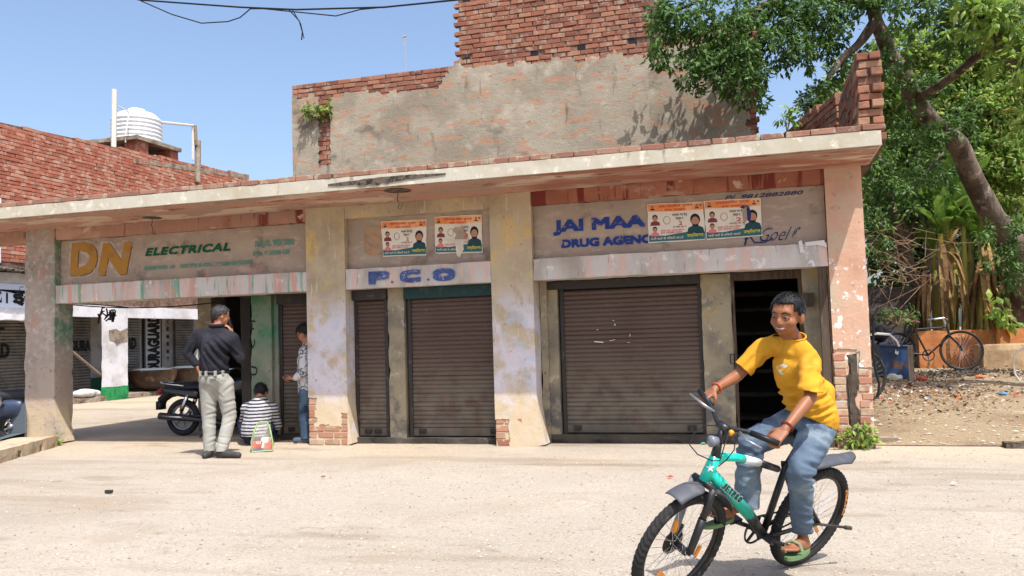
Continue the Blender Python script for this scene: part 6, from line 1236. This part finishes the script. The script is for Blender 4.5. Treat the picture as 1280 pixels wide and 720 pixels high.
cn = nk+ZV*.012-NV*.03; nn_ = (ZV*.92-NV*.34-RH*.10).normalized(); trim(ysh, cn, nn_, cn, .105)
e1_ = nn_.orthogonal().normalized(); e2_ = nn_.cross(e1_); best = []
for v in ysh.data.vertices:
    if abs((v.co-cn).dot(nn_)) < .0012 and (v.co-cn).length < .1: best.append(v.co.copy())
if best:
    best.sort(key=lambda q: math.atan2((q-cn).dot(e2_), (q-cn).dot(e1_))); mb = MB(); mb.tube(best[::max(1, len(best)//30)], .0045, 6, closed=True); mb.build('neckband', m_yel, ysh, True)
sd = ysh.modifiers.new('t', 'SOLIDIFY'); sd.thickness = .004; sd.offset = -1
m_print = mat('white_shirt_print', C(206, 196, 170), .85, [(C(218, 156, 28), 20, .5, .6, {})])
dg_ = bpy.context.evaluated_depsgraph_get()
def on_shirt(x, y):
    d = _ray(x, y).normalized(); ok, loc, nr, _ = ysh.ray_cast(CAM, d); return loc-d*.0025 if ok else None
def print_patch(pts, m):
    mb = MB(); q = [on_shirt(x, y) for x, y in pts]
    if all(q): mb.add(q, [tuple(range(len(q)))]); mb.build('chest_print', m, ysh)
bpy.context.view_layer.update()
for tri in ([(963, 449), (967, 452), (971, 457), (969, 459), (965, 455)], [(970, 459), (973, 456), (977, 455), (981, 454), (985, 457), (982, 461), (977, 464), (973, 465)], [(973, 465), (978, 465), (980, 469), (976, 468)], [(965, 452), (969, 455), (973, 462), (970, 461)]): print_patch(tri, m_print)
JE = [cap(lh, .084, lh.lerp(lk, .55), .074), cap(lh.lerp(lk, .5), .073, lk, .059), cap(lk, .059, lk.lerp(la, .5), .053), cap(lk.lerp(la, .5), .053, la-ZV*.01, .047), cap(rh, .084, rh.lerp(rk, .5), .073), cap(rh.lerp(rk, .5), .073, rk, .064), cap(rk, .064, rk.lerp(ra, .5), .061), cap(rk.lerp(ra, .5), .061, ra-ZV*.04, .064), cap(lh.lerp(rh, .5)+ZV*.03, .098, lh.lerp(rh, .5)-ZV*.02, .092), cap(hipC+ZV*.05, .1, hipC, .11)]
cf_j = creases(H0, .15, [(988, 572, 1012, 580, .008, .009), (988, 588, 1014, 592, .008, .008), (990, 604, 1012, 600, .006, .009), (990, 640, 1012, 646, .006, .008), (990, 652, 1014, 655, .006, .007), (992, 620, 1010, 630, .005, .010), (928, 560, 948, 570, .007, .009), (925, 578, 946, 582, .006, .009), (960, 530, 985, 545, .007, .010), (1005, 540, 1030, 552, .006, .011), (1000, 556, 1022, 562, .006, .010)])
def jw(p):
    z = p.z; k = .0055 if (abs(p.z-lk.z) < .14 or p.z < la.z+.12) else .003; return k*(1-2.2*abs(nz((p.x, p.y, p.z*2.6), 9)))+.0015*nz(p, 26)+cf_j(p)
jn = blob('jeans', JE, .0078, m_jean, boy, cuts=[(V(0, 0, la.z-.005), V(0, 0, -1))], wrinkle=jw, smooth=6); trim(jn, ra-ZV*.01, V(0, 0, -1), ra-ZV*.06, .12)
sd = jn.modifiers.new('t', 'SOLIDIFY'); sd.thickness = .005; sd.offset = -1
for w0, w1, cc in ((lw, le, C(126, 30, 30)), (rw, re_, C(196, 84, 40))):
    a = w0.lerp(w1, .10); d = (w1-w0).normalized(); e = d.orthogonal().normalized(); g = d.cross(e); mb = MB(); mb.tube([a+(e*math.cos(t)+g*math.sin(t))*.027 for t in np.linspace(0, 6.283, 18, endpoint=False)], .0035, 6, closed=True); mb.build('wrist_thread', mat('wrist_thread', cc, .7), boy)
# ------------------------------------------------------------------ the man on the phone
man = thing('person', 'man in a black polo and pale trousers talking on a phone with hand on hip', 'person', (-5.97, -1.08, 0)); M0 = V(-5.974, -1.083, 0); K_ = lambda x, y, t=0.0: at_v(x, y, M0, t)
m_navy = mat('black_polo_knit', C(34, 34, 40), .8, [(C(46, 44, 52), 5, .45, .66, {})], [(120, .25, {'d': .002}), (10, .4, {'d': .012})], spec=.15); m_khaki = mat('pale_khaki', C(154, 152, 144), .85, [(C(138, 136, 128), 4, .45, .66, {})], [(120, .25, {'d': .002}), (9, .35, {'d': .015})], spec=.1)
mh = K_(276, 395, -.03); mf = (NV*.62+RH*.78-ZV*.05).normalized(); HS, A2, R2, ax2 = head_shapes(mh, mf, ZV+RH*.05, 1.0)
nk2, ch, wa, pc = K_(271, 411, -.01), K_(267, 432, 0), K_(268, 458, 0), K_(269, 474, 0); l1, r1 = K_(248, 419, .02), K_(291, 424, -.02); l2, r2 = K_(234, 441, .04), K_(300, 448, -.08); l3, r3 = K_(247, 458, .05), K_(291, 420, -.06)
lh2, rh2 = K_(261, 480, .0), K_(280, 480, .0); lk2, rk2 = K_(261, 522, -.02), K_(287, 520, -.04); la2, ra2 = K_(262, 562, .0), K_(277, 563, .08)
S = HS+[cap(mh-ZV*.07-mf*.02, .055, nk2, .062), cap(nk2, .06, ch, .12), cap(ch, .12, wa, .12), cap(wa, .12, pc, .12), cap(nk2-ZV*.03, .05, l1, .045), cap(nk2-ZV*.03, .05, r1, .045), cap(l1, .045, l2, .04), cap(l2, .038, l3, .028), cap(r1, .05, r2, .042), cap(r2, .04, r3, .028), cap(lh2, .09, lk2, .06), cap(lk2, .055, la2, .036), cap(rh2, .09, rk2, .06), cap(rk2, .055, ra2, .036), cap(la2, .036, la2-ZV*.05, .04), cap(ra2, .036, ra2-ZV*.05, .04)]
hand(S, l3, -ZV*.8+RH*.2+NV*.3, RH, NV, 1.0, (.3, .3, .2)); hand(S, r3, ZV*.9-RH*.25, -RH*.8+NV*.1, -NV*.3+ZV*.2-RH*.2, 1.0, (.45, .7, .5))
mbod = blob('body', S, .011, sk_man, man); face_parts(mbod, A2, R2, ax2, 1.0, False)
hair(mbod, A2, R2, ax2, 1.0, m_hairg, lambda x, y, z: z > (.06 if x > .06 else (.02 if x > .0 else (-.01 if x > -.05 else -.05))), 900, .014, .009, 2)
pS = [cap(nk2-ZV*.02, .085, ch, .155), cap(nk2-ZV*.03, .08, l1, .078), cap(nk2-ZV*.03, .08, r1, .078), cap(l1, .08, ch.lerp(l1, .4), .13), cap(r1, .08, ch.lerp(r1, .4), .13), cap(ch, .16, wa-ZV*.01, .158), cap(l1, .074, l1.lerp(l2, .6), .066), cap(l1.lerp(l2, .5), .066, l2, .056), cap(l2, .056, l2.lerp(l3, .85), .042), cap(r1, .076, r1.lerp(r2, .6), .07), cap(r1.lerp(r2, .5), .07, r2, .062), cap(r2, .062, r2.lerp(r3, .8), .045)]
cf_m = creases(M0, .1, [(261, 430, 285, 462, .016, .016), (267, 425, 292, 456, .016, .016), (257, 438, 277, 464, .014, .015), (273, 422, 293, 444, .012, .015), (252, 424, 248, 446, .010, .015), (240, 430, 234, 444, .010, .012), (255, 446, 262, 463, .010, .013)])
def mw_(p): return cf_m(p)+.005*nz(p, 9)
def mw_unused(p): u = (p-ch).dot(RH); return .010*max(0, 1-abs((p.z-ch.z+.05)/.28))*math.sin((p.z*1.25+u*1.6)*38)*.6+.006*nz(p, 11)
blob('polo_shirt', pS, .012, m_navy, man, cuts=[(wa-ZV*.07, -ZV)], wrinkle=mw_, smooth=5)
mb = MB(); c = nk2+ZV*.035; mb.tube([c+(RH*math.cos(a)*.072+NV*math.sin(a)*.075) for a in np.linspace(0, 6.283, 20, endpoint=False)], .02, 8, closed=True); mb.build('collar', m_navy, man, True); mb = MB(); mb.tube([c+ZV*.018+(RH*math.cos(a)*.064+NV*math.sin(a)*.066) for a in np.linspace(3.4, 4.6, 8)], .006, 6); mb.build('collar_lining', p_redp, man, True)
tS = [cap(wa-ZV*.06, .148, pc, .155), cap(lh2, .108, lk2, .077), cap(lk2, .077, la2-ZV*.02, .064), cap(rh2, .110, rk2, .077), cap(rk2, .077, ra2-ZV*.02, .066), cap(pc-RH*.06+ -NV*.03, .115, pc+RH*.06-NV*.03, .115)]
cf_t = creases(M0, .1, [(258, 505, 271, 513, .012, .014), (256, 520, 269, 516, .012, .013), (257, 530, 268, 534, .009, .012), (279, 505, 293, 500, .012, .014), (278, 519, 292, 512, .012, .013), (280, 532, 290, 526, .009, .012), (257, 556, 268, 551, .010, .011), (258, 548, 268, 545, .008, .011), (271, 553, 286, 557, .010, .011), (272, 546, 285, 548, .008, .011), (262, 482, 277, 497, .011, .015), (292, 478, 278, 492, .009, .014), (270, 478, 271, 500, .012, .012)])
def tw_(p): return cf_t(p)*.5+.004*(1-2*abs(nz((p.x*1.3, p.y*1.3, p.z*1.0), 6)))+.002*nz(p, 15)
def tw_unused(p): return .007*(1-2*abs(nz((p.x*1.3, p.y*1.3, p.z*1.2), 6)))+.003*nz(p, 15)+(.005*math.sin(p.z*48+p.x*30)*max(0, 1-abs(p.z-.40)/.16))*(.5+nz(p, 5))
blob('trousers', tS, .012, m_khaki, man, cuts=[(wa-ZV*.055, ZV), (V(0, 0, .075), -ZV)], wrinkle=tw_, smooth=5)
mb = MB(); c = wa-ZV*.075; mb.tube([c+(RH*math.cos(a)*.158+NV*math.sin(a)*.158) for a in np.linspace(0, 6.283, 24, endpoint=False)], .02, 8, closed=True, flat=.5); blt = mb.build('belt', m_black, man, True)
for a in (4.0, 4.5, 5.1, 5.6): p = c+(RH*math.cos(a)+NV*math.sin(a))*.172; mb = MB(); mb.box(p.x-.012, p.x+.012, p.y-.012, p.y+.012, p.z-.03, p.z+.03); mb.build('belt_loop', m_khaki, man)
q = pc+ZV*.01-NV*.165+RH*.05; mb = MB(); mb.obox(q, RH*.055, ZV*.004, NV*.012); mb.build('pocket_edge', mat('pocket_shade', C(120, 112, 96), .9), man)
for nm, an, toe in (('shoe', la2, K_(256, 571, .1)), ('shoe', ra2, K_(298, 570, .14))):
    toe = Vector((toe.x, toe.y, .03)); an = Vector((an.x, an.y, .05)); hl = an-(toe-an).normalized()*.06; blob(nm, [cap(hl, .045, toe, .036), cap(an, .052, an.lerp(toe, .5), .045), cap(hl-ZV*.015, .036, toe-ZV*.006, .034)], .010, mat('dark_grey_shoe', C(58, 56, 54), .6), man, cuts=[(V(0, 0, .001), -ZV)])
ph = thing('mobile_phone', 'black mobile phone held to the ear of the man in black', 'phone', tuple(K_(287, 402, -.08))); p = K_(287.5, 403, -.09); mb = MB(); mb.obox(p, (ZV*.9-RH*.3).normalized()*.07, RH*.006+NV*.002, NV*.034); mb.build('phone_body', m_black, ph)
# ------------------------------------------------------------------ the crouching person in stripes
cr = thing('person', 'person in a black and white striped shirt crouching with back turned', 'person', (-6.18, .07, 0)); Q0 = V(-6.18, .07, 0); Qk = lambda x, y, t=0.0: at_v(x, y, Q0, t)
def stripemat():
    b = NB('striped_jersey'); k = b.axis(2); n_ = b.noise(5, seed=3); z = b.math('ADD', k, b.math('MULTIPLY', n_, .03)); s = b.math('SINE', b.math('MULTIPLY', z, 2*math.pi/.042), 0.0); f = b.rng(s, -.25, .05); c = b.mix(f, C(38, 38, 50), C(176, 174, 176)); p = b.n('ShaderNodeBsdfPrincipled'); b.l(c, p.inputs[0]); p.inputs['Roughness'].default_value = .85; b.l(p.outputs[0], b.out.inputs[0]); return b.m
hd_ = Qk(326, 491, -.12); HS, A3, R3, ax3 = head_shapes(hd_, (NV*.8-ZV*.6), (ZV*.8+NV*.6), .95); bk, hp = Qk(324, 513, .0), Qk(319, 540, .06); l1, r1 = Qk(309, 511, -.04), Qk(340, 511, -.04); l2, r2 = Qk(304, 530, -.2), Qk(347, 532, -.18)
kn = [Qk(304, 528, -.38), Qk(342, 528, -.36)]; an = [Qk(312, 552, -.12), Qk(338, 552, -.12)]; hnds = [Qk(318, 535, -.42), Qk(332, 535, -.42)]
S = HS+[cap(hd_-ZV*.05-NV*.06, .05, Qk(325, 503, -.03), .06), cap(Qk(325, 505, -.03), .07, bk, .12), cap(bk, .12, hp, .13), cap(l1, .05, l2, .04), cap(l2, .04, hnds[0], .03), cap(r1, .05, r2, .04), cap(r2, .04, hnds[1], .03)]
for i, s in enumerate((-1, 1)): S += [cap(hp+RH*.1*s, .09, kn[i], .06), cap(kn[i], .055, an[i], .04), cap(an[i], .04, an[i]-ZV*.03+NV*.12, .03)]
hand(S, hnds[0], NV, -ZV, RH, .95); hand(S, hnds[1], NV, -ZV, -RH, .95)
cb = blob('body', S, .012, sk_man, cr); hair(cb, A3, R3, ax3, .95, m_hairb, lambda x, y, z: z > (.05 if x > .05 else (-.0 if x > -.02 else -.06)), 700, .022, .012, 3)
blob('striped_shirt', [cap(Qk(325, 506, -.02), .11, bk, .165), cap(bk, .17, hp+ZV*.0, .185), cap(l1, .085, bk, .15), cap(r1, .085, bk, .15), cap(l1, .075, l2, .058), cap(r1, .075, r2, .058)], .013, stripemat(), cr, cuts=[(Q0+ZV*.12-NV*0, -ZV)], wrinkle=wrk(.008, 7), smooth=5)
m_dknavy = denim('dark_navy_denim', (28, 34, 52), (44, 54, 76), (20, 24, 36)); blob('trousers', [cap(hp-ZV*.02, .15, hp+RH*.04, .15)]+[c for i, s in enumerate((-1, 1)) for c in (cap(hp+RH*.09*s, .11, kn[i], .085), cap(kn[i], .085, an[i], .06))], .013, m_dknavy, cr, wrinkle=wrk(.006, 7), smooth=4)
for i in (0, 1): blob('shoe', [cap(an[i]-ZV*.0, .04, Vector((an[i].x, an[i].y, .035))+NV*.14, .036)], .012, m_black, cr, cuts=[(V(0, 0, .002), -ZV)])
# ------------------------------------------------------------------ the person half hidden by the pillar
tp_ = thing('person', 'dark haired person in a pale patterned shirt half hidden behind the yellowish pillar', 'person', (-5.68, .22, 0)); Z0 = V(-5.68, .22, 0); Zk = lambda x, y, t=0.0: at_v(x, y, Z0, t)
hh = Zk(381, 417, 0); HS, A4, R4, ax4 = head_shapes(hh, (-RH*.95+NV*.2-ZV*.35), (ZV*.95-RH*.3), 1.0); nk4, ch4, wa4 = Zk(385, 432, 0), Zk(386, 452, 0), Zk(387, 480, 0); s4 = Zk(381, 440, .12); e4 = Zk(379, 466, .16); w4 = Zk(367, 474, .14); s5 = Zk(388, 440, -.12); e5 = Zk(386, 466, -.14); w5 = Zk(370, 473, -.02)
lg = [(Zk(383, 492, .07), Zk(381, 522, .06), Zk(383, 551, .06)), (Zk(391, 492, -.07), Zk(391, 522, -.06), Zk(392, 551, -.06))]
S = HS+[cap(hh-ZV*.07+RH*.03, .052, nk4, .06), cap(nk4, .06, ch4, .11), cap(ch4, .11, wa4, .11), cap(s4, .05, e4, .038), cap(e4, .036, w4, .026), cap(s5, .05, e5, .038), cap(e5, .036, w5, .026)]
for a, b, c in lg: S += [cap(wa4, .1, a, .08), cap(a, .08, b, .055), cap(b, .052, c, .036), cap(c, .036, c-RH*.1-ZV*.02, .03)]
hand(S, w4, -RH*.9-ZV*.1, -NV*-.4+ZV*.6, ZV, .95, (.4, .6, .5)); hand(S, w5, -RH*.9, ZV*.8, ZV, .95, (.4, .6, .5))
tb4 = blob('body', S, .012, sk_man, tp_); face_parts(tb4, A4, R4, ax4, 1.0, False); hair(tb4, A4, R4, ax4, 1.0, m_hairb, lambda x, y, z: z > (.045 if x > .05 else (.01 if x > .0 else (-.02 if x > -.04 else -.06))), 800, .022, .014, 4)
m_pat = mat('patterned_shirt', C(190, 188, 188), .85, [(C(76, 78, 88), 9, .07, .03, {'kind': 'crack'}), (C(120, 122, 130), 12, .6, .66, {'seed': 5})], [(40, .2, {'d': .006})])
blob('patterned_shirt', [cap(nk4-ZV*.02, .08, ch4, .145), cap(ch4, .15, wa4-ZV*.1, .15), cap(s4, .08, e4, .062), cap(e4, .06, e4.lerp(w4, .7), .048), cap(s5, .08, e5, .062), cap(e5, .06, e5.lerp(w5, .7), .048), cap(s4, .08, ch4, .13)], .013, m_pat, tp_, cuts=[(wa4-ZV*.13, -ZV)], wrinkle=wrk(.007, 8), smooth=5)
blob('jeans', [cap(wa4-ZV*.1, .13, wa4-ZV*.14, .13)]+[c for a, b, d in lg for c in (cap(a, .1, b, .078), cap(b, .078, d, .07))], .013, denim('grey_blue_denim', (58, 76, 96), (84, 104, 124), (40, 54, 74)), tp_, cuts=[(V(0, 0, .06), -ZV)], wrinkle=wrk(.006, 7), smooth=4)
for a, b, c in lg: t_ = Vector((c.x, c.y, .04)); blob('shoe', [cap(t_+RH*.05, .045, t_-RH*.14, .038)], .012, mat('blue_grey_shoe', C(70, 84, 104), .7), tp_, cuts=[(V(0, 0, .002), -ZV)])
p2_ = thing('mobile_phone', 'dark phone in the hand of the person in the patterned shirt', 'phone', tuple(w4)); mb = MB(); mb.obox(Zk(361, 475, .13), RH*.06-ZV*.02, NV*.035, ZV*.005+RH*.002); mb.build('phone_body', m_black, p2_)
# ------------------------------------------------------------------ transparent carrier bag
B0 = at_z(327, 564, 0); BX = lambda x, y, t=0.0: at_v(x, y, B0, t); cb_ = thing('carrier_bag', 'clear plastic carrier bag with green edging standing on the ground', 'bag', tuple(B0)); m_lime = mat('lime_edging', C(150, 176, 112), .5); 
def clearmat():
    b = NB('clear_bag_film'); p = b.n('ShaderNodeBsdfPrincipled'); p.inputs['Base Color'].default_value = C(226, 226, 214); p.inputs['Roughness'].default_value = .2; t = b.n('ShaderNodeBsdfTransparent'); mx = b.n('ShaderNodeMixShader'); b.l(b.rng(b.noise(9), .3, .75, .70, .96), mx.inputs[0]); b.l(p.outputs[0], mx.inputs[1]); b.l(t.outputs[0], mx.inputs[2]); b.l(mx.outputs[0], b.out.inputs[0]); return b.m
out = [(315, 565), (314, 553), (317, 541), (321, 531), (325, 527), (333, 527), (337, 533), (339, 543), (341, 553), (340, 563)]
for t in (-.05, .05):
    mb = MB(); mb.tube([BX(x, y, t*(1 if y > 540 else .4)) for x, y in out], .009, 6, closed=True); mb.build('edging', m_lime, cb_)
vs = [BX(x, y, t*(1 if y > 540 else .4)) for t in (-.05, .05) for x, y in out]; n = len(out); mb = MB(); mb.add(vs, [tuple(range(n)), tuple(range(n, 2*n))]+[(i, (i+1) % n, (i+1) % n+n, i+n) for i in range(n)]); mb.build('film', clearmat(), cb_)
for nm, (x, y), sz, m in (('red_packet', (323, 556), (.06, .03, .045), p_redp), ('blue_packet', (328, 562), (.09, .03, .02), mat('packet_blue', C(50, 96, 140), .4)), ('white_packet', (332, 553), (.04, .03, .06), p_white), ('green_packet', (318, 562), (.03, .03, .03), m_gdado), ('red_packet', (336, 557), (.04, .03, .04), p_redp)):
    c = BX(x, y); mb = MB(); mb.obox(c, RH*sz[0], NV*sz[1]+RH*.01, ZV*sz[2]+RH*.01); mb.build(nm, m, cb_)
lab_ = BX(322, 555, .056); text('RICE', 'lettering', cb_, p_white, tuple(lab_-RH*.02), .06, .03, ux=RH, uz=ZV, offset=.03)
